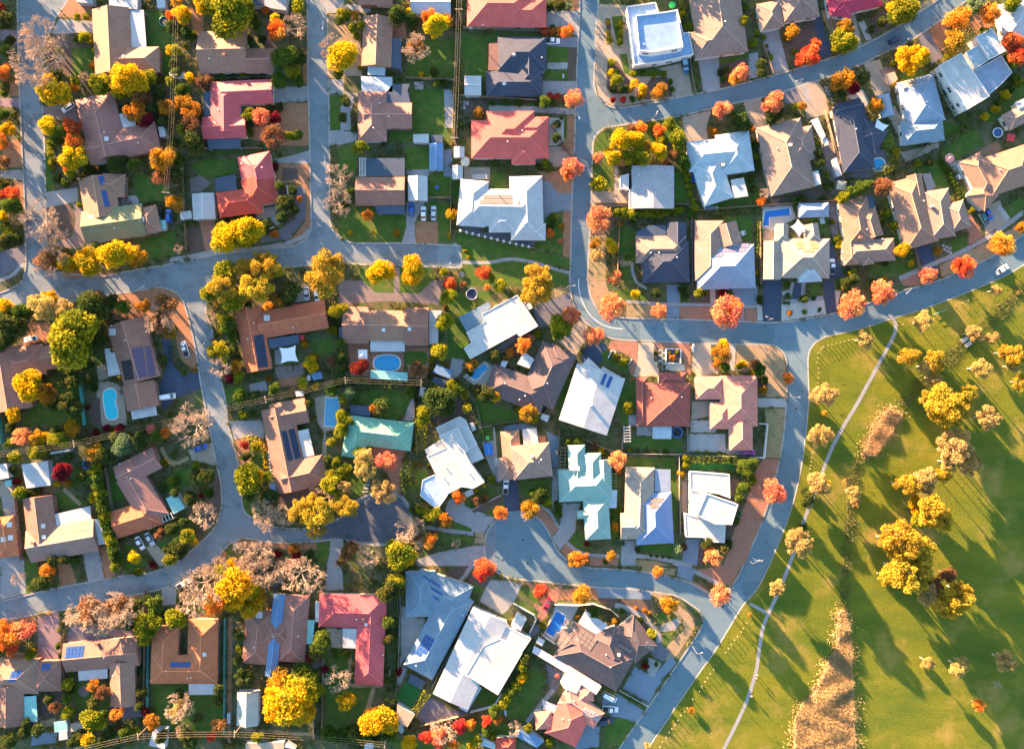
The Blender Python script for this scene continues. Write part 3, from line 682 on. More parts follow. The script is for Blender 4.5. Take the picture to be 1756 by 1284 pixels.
def power_line(poles, phrase, n=3, gap=.75, h=9.5, arm=True):
    """poles at ground pixels; each pole a thing, the span of wires another"""
    B = [Vector((*world(p, h)[:2], 0)) for p in poles]
    dirs = []
    for i in range(len(B)):
        d = (B[min(i+1, len(B)-1)]-B[max(i-1, 0)]).normalized(); dirs.append(Vector((-d.y, d.x, 0)))
    for i, (b, nr) in enumerate(zip(B, dirs)):
        x, y = poles[i]
        if not (-60 < x < 1816 and -60 < y < 1344): continue
        root = empty('power_pole', (b.x, b.y, 0), math.atan2(nr.y, nr.x))
        MB().tube((0, 0, 0), (0, 0, h+.3), .17, .12, 8).build('pole', M_TIMBER, root)
        MB().box((-gap*n/2-.1, -.06, h-.12), (gap*n/2+.1, .06, h)).build('crossarm', M_POST, root)
        for k in range(n):
            u = (k-(n-1)/2)*gap; MB().tube((u, 0, h), (u, 0, h+.16), .06, k=6).build('insulator', M_WHITE, root)
        later(root, 'timber power pole with crossarm', 'power pole', (x, y))
    root = empty('power_line', (B[0].x, B[0].y, 0))
    wm = plain('wire_aluminium', (.6, .5, .3), .5)
    for k in range(n):
        u = (k-(n-1)/2)*gap; m = MB()
        for i in range(len(B)-1):
            p = B[i]+dirs[i]*u; q = B[i+1]+dirs[i+1]*u; prev = None
            for t in range(9):
                f = t/8; z = h+.17-4*f*(1-f)*(.018*(q-p).length)
                c = p+(q-p)*f-B[0]; c.z = z
                if prev is not None: m.tube(prev, c, .010, k=5, cap=False)
                prev = c
        m.build('wire', wm, root)
    later(root, phrase, 'power line', poles[len(poles)//2])
# ------------------------------------------------------------------ trees
def leaf_mesh(name, C, size, lump, seed, flat=0.35):
    """C: leaf centres (n,3) -> one small bent leaf blade (two triangles) per centre"""
    g = np.random.default_rng(seed); n = len(C)
    nrm = g.normal(size=(n, 3)); nrm[:, 2] += flat; nrm /= np.linalg.norm(nrm, axis=1)[:, None]
    a = np.cross(nrm, g.normal(size=(n, 3))); a /= np.linalg.norm(a, axis=1)[:, None]; b = np.cross(nrm, a)
    s = (size*g.uniform(.65, 1.35, n))[:, None]
    V = np.empty((n*4, 3)); V[0::4] = C-a*s; V[1::4] = C-b*s*.62+nrm*s*.15; V[2::4] = C+a*s; V[3::4] = C+b*s*.62+nrm*s*.15
    me = bpy.data.meshes.new(name); me.vertices.add(n*4); me.vertices.foreach_set('co', V.astype(np.float32).ravel())
    me.loops.add(n*4); me.loops.foreach_set('vertex_index', np.arange(n*4, dtype=np.int32))
    me.polygons.add(n); me.polygons.foreach_set('loop_start', np.arange(0, n*4, 4, dtype=np.int32)); me.polygons.foreach_set('loop_total', np.full(n, 4, dtype=np.int32))
    at = me.attributes.new('rnd', 'FLOAT', 'FACE'); at.data.foreach_set('value', g.random(n).astype(np.float32))
    al = me.attributes.new('lump', 'FLOAT', 'FACE'); al.data.foreach_set('value', lump.astype(np.float32))
    me.update(calc_edges=True); return me
def crown(name, seed, n_lump, n_leaf, size, spread=.62, lump_r=.42, squash=.8, gap=0.0):
    g = np.random.default_rng(seed); cs = []; k = 0
    while len(cs) < n_lump and k < 4000:
        k += 1; v = g.normal(size=3); v /= np.linalg.norm(v); r = spread*g.uniform(.35, 1.05)**.6
        p = v*r*np.array([1, 1, squash])
        if all(np.linalg.norm(p-q) > gap for q in cs): cs.append(p)
    cs = np.array(cs); lr = lump_r*g.uniform(.5, 1.25, len(cs)); cs = cs*np.array([g.uniform(.85, 1.15), g.uniform(.85, 1.15), 1.0])
    w_ = lr**2; idx = g.choice(len(cs), n_leaf, p=w_/w_.sum())
    d = g.normal(size=(n_leaf, 3)); d /= np.linalg.norm(d, axis=1)[:, None]
    rr = lr[idx]*g.uniform(.45, 1.08, n_leaf)**.7
    C = cs[idx]+d*rr[:, None]*np.array([1, 1, .85])
    lump = g.random(len(cs))[idx]
    return leaf_mesh(name, C, size, lump, seed+1)
CROWN = {'full': [crown('crown', 10+i, 26, 5200, .062, .64, .37, .8) for i in range(6)],
         'gum': [crown('crown', 40+i, 20, 4800, .046, .78, .27, .6, .28) for i in range(5)],
         'airy': [crown('crown', 70+i, 24, 2400, .062, .70, .34, .8) for i in range(5)],
         'ball': [crown('crown', 100+i, 12, 1000, .115, .5, .5, .9) for i in range(4)],
         'cone': [crown('crown', 120+i, 14, 1200, .10, .5, .45, 1.3) for i in range(3)]}
def bare(name, seed, twig=True):
    """a leafless crown: limbs that fork four times into fine twigs, unit radius, centred on the origin"""
    g = random.Random(seed); m = MB()
    def grow(p, d, L, r, lev):
        q = p+d*L; m.tube(p, q, r, r*.62, 4 if lev < 2 else 3, cap=False)
        if lev == 5: return
        for _ in range(4 if lev < 1 else (3 if lev < 4 else 4)):
            ax = Vector((g.gauss(0, 1), g.gauss(0, 1), g.gauss(0, .6))).normalized()
            nd = (d+ax*g.uniform(.45, .95)+Vector((0, 0, .10))).normalized()
            grow(p+d*L*g.uniform(.65, 1), nd, L*g.uniform(.60, .82), max(r*.56, .0042), lev+1)
    for i in range(5):
        t = 2*math.pi*i/5+g.uniform(-.4, .4); grow(Vector((0, 0, -.5)), Vector((math.cos(t)*.8, math.sin(t)*.8, g.uniform(.35, .9))).normalized(), .36, .024, 0)
    r = max(math.hypot(v.x, v.y) for v in m.v); zs = [v.z for v in m.v]; zc = (max(zs)-.5)/2
    for v in m.v: v.x /= r*.92; v.y /= r*.92
    return m.mesh(name)
BARE = [bare('crown', 200+i) for i in range(4)]
def trunk(name, seed, limbs=6, spread=.5):
    """unit trunk: base at z=0, crown centre at z=1, limbs reaching into the crown"""
    g = random.Random(seed); m = MB()
    b = Vector((g.uniform(-.03, .03), g.uniform(-.03, .03), .55))
    m.tube((0, 0, 0), (0, 0, .06), .075, .05, 7, False); m.tube((0, 0, .06), b, .05, .036, 7, False)
    for i in range(limbs):
        t = 2*math.pi*i/limbs+g.uniform(-.4, .4); e = Vector((math.cos(t)*spread*g.uniform(.6, 1), math.sin(t)*spread*g.uniform(.6, 1), g.uniform(.85, 1.2)))
        mid = b.lerp(e, .5)+Vector((0, 0, .08)); m.tube(b, mid, .028, .018, 5, False); m.tube(mid, e, .018, .007, 5, False)
        f = mid+(e-mid)*.4; m.tube(f, f+Vector((g.uniform(-.25, .25), g.uniform(-.25, .25), .2)), .012, .005, 4, False)
    return m.mesh(name)
TRUNK = [trunk('trunk', 300+i) for i in range(4)]
LEAF = {'Y': leafmat('leaves_golden', (.72, .46, .012), (.66, .36, .012), (.38, .33, .02)), 'A': leafmat('leaves_amber', (.56, .26, .02), (.46, .19, .02), (.24, .16, .03)),
        'O': leafmat('leaves_orange', (.72, .23, .03), (.62, .15, .025), (.62, .34, .05)), 'R': leafmat('leaves_red', (.60, .07, .035), (.46, .045, .03), (.68, .18, .05)),
        'K': leafmat('leaves_coral', (.72, .24, .13), (.64, .16, .08), (.70, .36, .14)), 'C': leafmat('leaves_crimson', (.30, .022, .03), (.20, .02, .025), (.12, .02, .02)),
        'L': leafmat('leaves_lime', (.26, .27, .018), (.34, .30, .02), (.10, .15, .015)), 'G': leafmat('leaves_green', (.095, .15, .022), (.135, .18, .025), (.06, .105, .018)),
        'D': leafmat('leaves_dark_green', (.045, .085, .020), (.070, .105, .026), (.12, .115, .03)), 'S': leafmat('leaves_sage', (.20, .27, .14), (.15, .22, .10), (.10, .16, .07)),
        'E': leafmat('leaves_gum_gold', (.55, .38, .035), (.47, .30, .035), (.33, .27, .03)), 'T': leafmat('leaves_gum_tan', (.58, .42, .14), (.50, .35, .12), (.36, .29, .10)),
        'B': leafmat('leaves_brown', (.32, .15, .06), (.24, .11, .05), (.15, .09, .04))}
KIND = {'Y': ('golden_tree', 'golden yellow', 'full'), 'A': ('amber_tree', 'amber', 'airy'), 'O': ('orange_tree', 'bright orange', 'airy'), 'R': ('red_tree', 'fiery red', 'airy'), 'K': ('coral_tree', 'coral pink', 'airy'),
        'C': ('crimson_tree', 'dark crimson', 'full'), 'L': ('lime_tree', 'lime green', 'full'), 'G': ('green_tree', 'mid green', 'full'), 'D': ('evergreen_tree', 'dark green', 'full'), 'S': ('sage_tree', 'sage green', 'full'),
        'E': ('gum_tree', 'gold tipped gum', 'gum'), 'T': ('gum_tree', 'pale tan gum', 'gum'), 'B': ('brown_tree', 'russet brown', 'airy'), 'P': ('bare_tree', 'bare twiggy', 'bare')}
TREE_N = [0]
def tree(p, r_px, k):
    i = TREE_N[0]; TREE_N[0] += 1; rnd = random.Random(i*31+5)
    r0 = r_px*PXM; nm, word, form = KIND[k]
    small = r0 < 1.75
    if small and form != 'bare':
        h = r0*.75; r = r0*(CAM_H-h)/CAM_H; c = world(p, h)
        root = empty(nm.replace('tree', 'shrub'), (c.x, c.y, 0), rnd.uniform(0, 6.28))
        link('foliage', rnd.choice(CROWN[rnd.choice(('ball', 'full', 'airy', 'full'))]), LEAF[k], root, (0, 0, h), None, (r*rnd.uniform(1.0, 1.35), r*rnd.uniform(.95, 1.25), r*.9))
        MB().tube((0, 0, 0), (0, 0, h), .05, .03, 5).build('stem', M_BARK, root) if i % 3 == 0 else link('stem', SHRUB_STEM, M_BARK, root, None, None, (1, 1, h))
        later(root, f'{"tiny" if r0 < .9 else "small"} {word} shrub', 'shrub', p); return root
    park = form == 'gum'
    hc = (r0*1.15+1.0) if not park else (r0*1.1+2.2)
    hc *= rnd.uniform(.9, 1.1); r = r0*(CAM_H-hc)/CAM_H; c = world(p, hc)
    root = empty(nm, (c.x, c.y, 0), rnd.uniform(0, 6.28))
    bark = M_PALEBARK if park else M_BARK
    if form == 'bare':
        link('crown', rnd.choice(BARE), M_TWIG, root, (0, 0, hc), None, (r*1.15, r*1.15, r*1.0))
        tk = MB().tube((0, 0, 0), (0, 0, hc-r*.42), .05*r+.05, .035*r+.03, 7); tk.build('trunk', M_TWIG, root)
    else:
        if form == 'full' and r < 3.0: form = rnd.choice(('full', 'full', 'ball'))
        if k == 'D' and rnd.random() < .25: form = 'cone'
        link('crown', rnd.choice(CROWN[form]), LEAF[k], root, (0, 0, hc), None, (r*1.12, r*rnd.uniform(1.0, 1.2), r*rnd.uniform(.85, 1.05)))
        link('trunk', rnd.choice(TRUNK), bark, root, None, None, (r*.9, r*.9, hc))
    sz = 'small' if r0 < 2.9 else ('medium' if r0 < 4.8 else 'large')
    later(root, f'{sz} {word} tree', 'tree', p); return root
SHRUB_STEM = MB().tube((0, 0, 0), (0, 0, 1), .06, .03, 5).mesh('stem')
TREES = []
def tr(s):
    for q in s.split():
        x, y, r, k = q.split(','); p = px(float(x), float(y)); rp = float(r)/TILE[2]
        TREES.append((p, rp, k)); tree(p, rp, k)
def hedge(s, wpx, k='G', h=1.7, phrase='clipped hedge', dens=1.0):
    """one continuous leafy hedge along a line"""
    L = [W(*p) for p in pts(s)]; L = [Vector((p.x, p.y, 0)) for p in smooth_line(L, 4)]; wd = mlen(wpx); C = []; lm = []
    g = np.random.default_rng(len(THINGS)); c0 = L[0]
    for a, b in zip(L, L[1:]):
        d = b-a; ln = d.length; n = int(ln*(wd+2*h)*7*dens)
        if n < 1: continue
        t = g.random(n); v = g.uniform(-1, 1, n); z = g.uniform(.05, 1, n)
        face = g.random(n); top = face < wd/(wd+2*h)
        z = np.where(top, 1.0, z); v = np.where(top, v, np.sign(v))
        nr = Vector((-d.y, d.x, 0)).normalized()
        bul = 1+.22*np.sin(t*ln*1.7+a.x*1.3)+g.normal(0, .09, n)
        X = a.x+d.x*t+nr.x*v*wd/2*bul-c0.x; Y = a.y+d.y*t+nr.y*v*wd/2*bul-c0.y; Z = z*h*(1+g.normal(0, .08, n)+.1*np.sin(t*ln*2.1+a.y))
        C.append(np.stack([X, Y, Z], 1)); lm.append(np.full(n, g.random()))
    root = empty('hedge', (c0.x, c0.y, 0))
    link('foliage', leaf_mesh('foliage', np.concatenate(C), .24, np.concatenate(lm), 5), LEAF[k], root)
    m = MB(); acc = 0
    for a, b in zip(L, L[1:]):
        acc += (b-a).length
        if acc > 2.5: acc = 0; q = a-c0; m.tube((q.x, q.y, 0), (q.x, q.y, h*.8), .05, .03, 5)
    if not m.v: m.tube((0, 0, 0), (0, 0, h*.8), .05, .03, 5)
    m.build('stems', M_BARK, root)
    later(root, f'{KIND[k][1]} {phrase}', 'hedge', px(*pts(s)[len(pts(s))//2]))
# ------------------------------------------------------------------ cars
def loft(rows, name):
    """rows: list of closed loops (same count) -> skinned, capped mesh"""
    k = len(rows[0]); V = [v for r_ in rows for v in r_]; F = []
    for i in range(len(rows)-1):
        for j in range(k):
            q = (j+1) % k; F.append((i*k+j, i*k+q, (i+1)*k+q, (i+1)*k+j))
    F.append(tuple(range(k-1, -1, -1))); F.append(tuple((len(rows)-1)*k+j for j in range(k)))
    me = mesh(name, V, F, smooth=False); return me
def car_meshes(kind):
    L, Wd, H = {'sedan': (4.75, 1.82, 1.45), 'wagon': (4.65, 1.85, 1.68), 'ute': (5.2, 1.86, 1.75), 'van': (5.0, 1.95, 2.0)}[kind]
    bl = {'sedan': .92, 'wagon': 1.0, 'ute': 1.05, 'van': 1.1}[kind]
    # body: cross sections along x, rounded rectangle in plan, hood lower than the belt line
    st = {'sedan': [(-.5, .70, .80), (-.485, .86, .86), (-.30, .98, .94), (0, 1, .95), (.2, 1, .93), (.42, .95, .82), (.485, .84, .72), (.5, .66, .62)],
          'wagon': [(-.5, .78, .98), (-.49, .9, 1.0), (-.3, .98, 1.0), (0, 1, 1.0), (.22, 1, .98), (.42, .96, .88), (.485, .86, .78), (.5, .7, .66)],
          'ute': [(-.5, .9, .98), (-.495, .95, 1.0), (-.3, .98, 1.0), (0, 1, 1.0), (.22, 1, .98), (.42, .97, .9), (.487, .88, .82), (.5, .75, .7)],
          'van': [(-.5, .88, 1.0), (-.49, .95, 1.0), (-.3, .99, 1.0), (0, 1, 1.0), (.3, 1, .98), (.45, .96, .85), (.49, .88, .72), (.5, .75, .62)]}[kind]
    rows = []
    for x, wf, hf in st:
        a = Wd/2*wf; t = bl*hf
        rows.append([(x*L, -a, .32), (x*L, -a*1.0, t*.72), (x*L, -a*.9, t), (x*L, a*.9, t), (x*L, a, t*.72), (x*L, a, .32)])
    body = loft(rows, 'body')
    c0, c1, r0, r1 = {'sedan': (-.36, .24, -.22, .07), 'wagon': (-.485, .26, -.43, .10), 'ute': (-.12, .27, -.07, .13), 'van': (-.49, .40, -.47, .26)}[kind]
    yb, yt = Wd/2*.86, Wd/2*.70
    B = [Vector((c0*L, -yb, bl*.97)), Vector((c1*L, -yb, bl*.93)), Vector((c1*L, yb, bl*.93)), Vector((c0*L, yb, bl*.97))]
    Tt = [Vector((r0*L, -yt, H-.03)), Vector((r1*L, -yt, H-.03)), Vector((r1*L, yt, H-.03)), Vector((r0*L, yt, H-.03))]
    parts = {}
    def quad(n, idx):
        a, b, c, d = [B[i] if j < 2 else Tt[i] for j, i in enumerate(idx)]
        nr = (b-a).cross(d-a).normalized()*.02
        parts[n] = mesh(n, [a, b, c, d, a-nr, b-nr, c-nr, d-nr], [(0, 1, 2, 3), (7, 6, 5, 4), (0, 4, 5, 1), (1, 5, 6, 2), (2, 6, 7, 3), (3, 7, 4, 0)])
    quad('windscreen', (1, 2, 2, 1)); quad('rear_window', (3, 0, 0, 3)); quad('side_window', (0, 1, 1, 0)); quad('side_window2', (2, 3, 3, 2))
    rp = [Tt[0]+Vector((-.03, -.02, 0)), Tt[1]+Vector((.03, -.02, 0)), Tt[2]+Vector((.03, .02, 0)), Tt[3]+Vector((-.03, .02, 0))]
    rm = sum(rp, Vector())/4
    parts['roof_panel'] = mesh('roof_panel', rp+[p.lerp(rm, .12)+Vector((0, 0, .05)) for p in rp], [(0, 1, 5, 4), (1, 2, 6, 5), (2, 3, 7, 6), (3, 0, 4, 7), (4, 5, 6, 7)])
    tray = None
    if kind == 'ute':
        tray = MB().box((-.485*L, -Wd*.42, bl*.98), (-.14*L, Wd*.42, bl*1.03)).mesh('tray_cover')
    return L, Wd, body, parts, tray
CARM = {k: car_meshes(k) for k in ('sedan', 'wagon', 'ute', 'van')}
TYRE = MB().tube((0, -.11, 0), (0, .11, 0), .33, k=14).mesh('wheel', False); RIM = MB().tube((0, -.115, 0), (0, .115, 0), .2, k=10).mesh('rim')
LIGHTB = MB().box((-.04, -.22, -.07), (.04, .22, .07)).mesh('headlight')
M_TAIL = plain('tail_light_red', (.4, .02, .02), .3); M_HEAD = plain('headlight_glass', (.7, .72, .72), .15)
CARC = {'white': (.76, .77, .78), 'silver': (.5, .53, .56), 'blue': (.03, .10, .42), 'navy': (.02, .04, .09), 'black': (.02, .02, .025), 'red': (.50, .02, .05), 'teal': (.03, .12, .17), 'magenta': (.35, .03, .22)}
KN = {'sedan': 'sedan', 'wagon': 'wagon', 'ute': 'pickup truck', 'van': 'van'}
def car(x, y, dx, dy, kind='sedan', col='white', phrase=None):
    p = W(x, y, .8); a = math.atan2(-dy, dx); root = empty('parked_car', (p.x, p.y, (ROADZ if phrase and 'road' in phrase else 0.02)), a)
    L, Wd, body, parts, tray = CARM[kind]; m = plain('car_paint_'+col, CARC[col], .3, spec=.6, var=.03)
    link('body', body, m, root)
    for n, me in parts.items(): link(n.rstrip('2'), me, m if n == 'roof_panel' else M_GLASS, root)
    if tray: link('tray_cover', tray, M_BLACK, root)
    for u in (-.3, .31):
        for s_ in (-1, 1):
            wl = link('wheel', TYRE, M_BLACK, root, (u*L, s_*(Wd/2-.12), .33)); link('rim', RIM, M_METAL, wl)
    for s_ in (-1, 1):
        link('headlight', LIGHTB, M_HEAD, root, (L*.488, s_*Wd*.3, .62)); link('tail_light', LIGHTB, M_TAIL, root, (-L*.492, s_*Wd*.33, .72))
    later(root, phrase or f'{col} {KN[kind]}', 'car', px(x, y))
# ------------------------------------------------------------------ people
def person(x, y, face, shirt, phrase, stride=.22):
    p = W(x, y); root = empty('person', (p.x, p.y, .02), face)
    J = {'pel': (0, 0, .93, .15), 'chest': (0, 0, 1.30, .17), 'neck': (0, 0, 1.48, .06), 'head': (.02, 0, 1.60, .10), 'top': (.02, 0, 1.70, .085)}
    for s_, n in ((1, 'l'), (-1, 'r')):
        f = stride*s_
        J.update({'hip'+n: (0, .1*s_, .88, .1), 'kn'+n: (f*.6+.04, .1*s_, .48, .062), 'an'+n: (f, .1*s_, .09, .045), 'toe'+n: (f+.16, .11*s_, .045, .04),
                  'sh'+n: (0, .19*s_, 1.40, .065), 'el'+n: (-f*.5, .24*s_, 1.12, .045), 'wr'+n: (-f*.8+.1, .24*s_, .92, .035), 'ha'+n: (-f*.9+.13, .235*s_, .83, .032)})
    E = [('pel', 'chest'), ('chest', 'neck'), ('neck', 'head'), ('head', 'top')]
    for n in 'lr': E += [('pel', 'hip'+n), ('hip'+n, 'kn'+n), ('kn'+n, 'an'+n), ('an'+n, 'toe'+n), ('chest', 'sh'+n), ('sh'+n, 'el'+n), ('el'+n, 'wr'+n), ('wr'+n, 'ha'+n)]
    ks = list(J); me = bpy.data.meshes.new('body'); me.from_pydata([J[k][:3] for k in ks], [(ks.index(a), ks.index(b)) for a, b in E], [])
    o = link('body', me, None, root); o.modifiers.new('skin', 'SKIN')
    for i, k in enumerate(ks):
        sv = me.skin_vertices[0].data[i]; sv.radius = (J[k][3], J[k][3]); sv.use_root = (k == 'pel')
    sb = o.modifiers.new('sub', 'SUBSURF'); sb.levels = 1; sb.render_levels = 2
    m, n, l, b = nodes('person_'+shirt[0]); g = n.new('ShaderNodeTexCoord'); sp = n.new('ShaderNodeSeparateXYZ'); l.new(g.outputs['Object'], sp.inputs[0])
    gt = n.new('ShaderNodeMath'); gt.operation = 'GREATER_THAN'; gt.inputs[1].default_value = .92; l.new(sp.outputs[2], gt.inputs[0])
    g2 = n.new('ShaderNodeMath'); g2.operation = 'GREATER_THAN'; g2.inputs[1].default_value = 1.46; l.new(sp.outputs[2], g2.inputs[0])
    c = mixc(n, l, gt.outputs[0], shirt[2], shirt[1]); c = mixc(n, l, g2.outputs[0], c, (.30, .18, .13)); l.new(c, b.inputs['Base Color']); b.inputs['Roughness'].default_value = .9
    me.materials.append(m)
    hair = MB(); k = 10
    for i in range(3):
        z = [1.64, 1.70, 1.735][i]; hair.v += [Vector((.02-.012+math.cos(2*math.pi*j/k)*[.105, .095, .05][i], math.sin(2*math.pi*j/k)*[.098, .088, .045][i], z)) for j in range(k)]
    for i in range(2): hair.f += [(i*k+j, i*k+(j+1) % k, (i+1)*k+(j+1) % k, (i+1)*k+j) for j in range(k)]
    hair.f.append(tuple(2*k+j for j in range(k))); hair.build('hair', M_BARK, root, True)
    tag(root, phrase, 'person')
# ------------------------------------------------------------------ unique labels from what each thing stands beside
def side(dx, dy):
    a = math.degrees(math.atan2(dy, dx)) % 360
    return ('right of', 'below right of', 'below', 'below left of', 'left of', 'above left of', 'above', 'above right of')[int((a+22.5)//45) % 8]
ORD = ['', 'second', 'third', 'fourth', 'fifth', 'sixth', 'seventh', 'eighth', 'ninth', 'tenth', 'eleventh', 'twelfth', 'thirteenth', 'fourteenth', 'fifteenth', 'sixteenth', 'seventeenth', 'eighteenth', 'nineteenth', 'twentieth']
def write_labels():
    groups = {}
    for o, ph, p in THINGS:
        nm, q = min(LANDMARKS, key=lambda l: (l[1][0]-p[0])**2+(l[1][1]-p[1])**2)
        d = (p[0]-q[0], p[1]-q[1]); r = math.hypot(*d)
        lab = f'{ph} {side(*d)} {nm}' if r > 14 else f'{ph} beside {nm}'
        groups.setdefault(lab, []).append((o, p))
    for lab, L in groups.items():
        if len(L) == 1: L[0][0]['label'] = lab; continue
        xs = [p[0] for _, p in L]; ys = [p[1] for _, p in L]; hor = max(xs)-min(xs) > max(ys)-min(ys)
        L.sort(key=lambda t: t[1][0 if hor else 1]); n = len(L)
        for i, (o, p) in enumerate(L):
            if i == 0: s_ = 'leftmost' if hor else 'topmost'
            elif i == n-1: s_ = 'rightmost' if hor else 'lowest'
            else: s_ = (ORD[i] if i < 20 else 'twenty '+ORD[min(i-20, 19)])+(' from left' if hor else ' from top')
            o['label'] = f'{lab}, {s_}'
# ================================================================== the place, tile by tile (tile codes are crops of the photograph)
# ---- a0
T('a0')
House('the tan gable corner house', 'tan tiled gable house with white patio roof beside the wide road fork top left', 'tan', [(975, 75, 1003, 650, 330, 'GG'), (1000, 535, 1405, 525, 225, 'GH')]).flat('1150,92 1265,90 1290,415 1132,420').sky('1085,495', 20)
House('the pink brown white-patio house', 'pinkish brown L shaped tiled house with a white square patio roof in its elbow', 'pinkbrown', [(830, 845, 965, 1400, 345, 'HG'), (775, 1330, 1390, 1195, 255, 'GH')]).flat('960,1020 1180,982 1200,1115 1003,1168').bits('835,910 920,1170 1220,1260').sky('940,1225', 36)
pt('dirt', '585,0 815,0 820,180 500,150'); pt('concrete', '520,170 820,190 825,300 450,300'); pt('mulch', '450,300 830,310 850,650 390,660'); pt('lawn', '635,420 820,420 840,660 645,660')
pt('brownpaver', '385,940 650,900 720,1080 390,1040'); pt('lawn', '1300,100 1540,100 1540,640 1420,660 1400,420 1295,420'); pt('mauvepaver', '0,870 180,862 185,960 0,932'); pt('dirt', '80,710 175,700 180,850 90,850'); pt('mauvepaver', '0,255 158,275 160,395 100,380 0,350')
shed('960,-60 1210,-60 1210,85 960,65', 'white', 2.8); shed('1390,1120 1440,1115 1465,1200 1410,1210'); shed('1380,0 1450,-20 1460,70 1385,75', 'palemetal', 2.1); shed('670,-80 815,-80 815,35 670,20', 'grey')
shed('1487,640 1628,640 1628,695 1500,690', 'white', 2.4, 'carport'); trampoline(1445, 190, 45, 'green')
car(598, 945, -115, 80, 'wagon', 'white')
tr('10,60,40,R 30,170,80,D 20,640,80,O 60,450,60,G 70,1130,65,Y 10,1230,60,O 40,760,50,D 40,820,40,G 30,1010,50,G 120,1010,40,D 90,360,50,D')
tr('340,330,190,P 300,570,230,P 430,480,150,P 680,150,40,L 760,150,40,L 680,340,42,G 740,325,55,L 800,350,42,L 500,650,60,D 520,470,50,L')
tr('480,800,150,Y 400,820,90,Y 1110,680,150,Y 1200,720,120,Y 1280,690,85,L 1050,820,75,L 880,740,110,L 740,690,60,P 660,770,40,O 670,710,50,L 1355,770,45,S 1250,840,95,B 1190,990,110,A 1270,1050,85,C 830,450,25,L 820,580,40,A')
tr('440,1120,95,Y 640,1120,90,R 540,1160,75,G 640,1255,95,O 500,1230,65,G 1510,230,60,D 1500,440,45,Y 1500,140,50,O 1500,720,50,L 1400,800,60,D 1480,950,80,A 1330,950,60,D 1440,1060,60,D')
# ---- a1
T('a1')
House('the tan brown ridge house', 'weathered tan brown tiled house with a brick chimney below the big lime tree', 'brown', [(265, 465, 690, 455, 370, 'GG', {'m': 'tan'}), (680, 540, 935, 535, 220, 'GG')], wall='cream').chim('490,490').bits('240,525 355,520')
House('the rose red L-roof house', 'rose red metal roofed L shaped house with navy verandah roofs', 'rose', [(370, 830, 912, 805, 215, 'HG'), (495, 735, 500, 1170, 265, 'HG'), (297, 1130, 677, 1115, 195, 'GG')], wall='cream').flat('300,812 370,805 376,1025 305,1025', 2.5, 'slate').flat('335,1230 625,1215 632,1305 345,1315', 2.5, 'slate').bits('435,970')
pt('dirt', '1000,910 1230,908 1235,1284 940,1284 670,1210 690,1130 960,1090'); pt('dirt', '1170,560 1230,560 1230,740 1180,740'); pt('concrete', '915,770 1230,760 1230,895 930,905'); pt('dirt', '170,70 310,100 300,330 220,300'); pt('mulch', '850,150 930,160 930,400 850,440')
pt('concrete', '1320,0 1541,0 1541,110 1405,120'); pt('lawn', '1412,850 1535,850 1520,1130 1412,1140'); pt('concrete', '1402,1150 1541,1150 1541,1260 1402,1284'); pt('concrete', '1410,700 1541,700 1541,800 1410,835'); pt('tandirt', '1400,130 1541,130 1541,690 1405,690')
shed('840,-50 1040,-50 1030,95 900,75 840,50', 'grey', 2.8); shed('720,-40 838,-40 838,50 725,50', 'charcoal', 2.8)
tr('540,110,210,L 400,60,110,L 650,80,110,L 300,20,100,Y 730,130,60,D 110,130,90,Y 60,20,60,A 850,90,40,O 1130,50,80,L 940,180,68,Y 950,270,90,O 1120,230,115,P 1020,510,105,G 1150,520,60,D 990,610,72,S 1090,640,75,L 970,720,82,G 1130,700,60,G')
tr('60,430,55,L 150,290,60,D 210,310,42,G 170,690,50,Y 120,790,62,G 270,730,62,B 340,720,58,B 140,900,82,A 200,970,82,A 120,1130,62,L 190,1090,85,B 200,1265,110,D 50,1250,60,D 400,690,40,G 470,690,45,G 560,680,40,D 650,665,36,L 740,680,40,D 820,660,40,D')
tr('700,1010,60,L 810,1030,78,K 935,1030,58,C 890,960,42,D 900,1060,40,D 700,1100,42,D 710,1170,42,G 920,1205,105,B 1060,1200,52,L 1130,1190,55,G 980,940,36,D 1430,420,120,P 1490,660,55,G 1500,180,50,D 1510,110,42,L 760,210,50,G 700,350,45,D 810,340,40,D 40,560,50,D 60,640,50,G')
# ---- a2
T('a2')
House('the tan lean-to house', 'tan tiled gable house with a navy lean-to and white carport beside the round bare tree', 'tan', [(352, 152, 335, 588, 262, 'GG')]).flat('472,335 555,335 555,620 462,590', 2.5, 'slate').flat('260,582 415,598 412,668 258,660', 2.5, 'palemetal')
House('the top edge tan house', 'tan tiled roof cut off by the top edge beside the sunlit driveway', 'tan', [(180, -30, 480, -30, 150, 'GG')])
House('the pink brown T-roof house', 'pinkish brown tiled T shaped house with a navy patio roof and steel carport', 'pinkbrown', [(300, 808, 300, 1247, 255, 'HH'), (230, 1020, 650, 1020, 225, 'GG')]).flat('420,822 480,742 630,740 610,800 640,915 420,918', 2.6, 'slate').flat('200,672 475,682 480,812 205,805', 2.6, 'palemetal').bits('365,910 445,1030 312,1130')
gshed(640, 30, 990, 30, 185, 'palemetal', 2.8)
pt('lawn', '600,350 1020,350 1020,690 600,690'); pt('lawn', '640,780 930,790 940,1130 1000,1140 1000,1250 440,1250 440,1160 655,1150'); pt('gravel', '930,790 1010,790 1010,1130 945,1130'); pt('gravel', '60,850 150,850 110,1000 110,1150 20,1150 20,950'); pt('tandirt', '0,130 200,130 210,600 0,620')
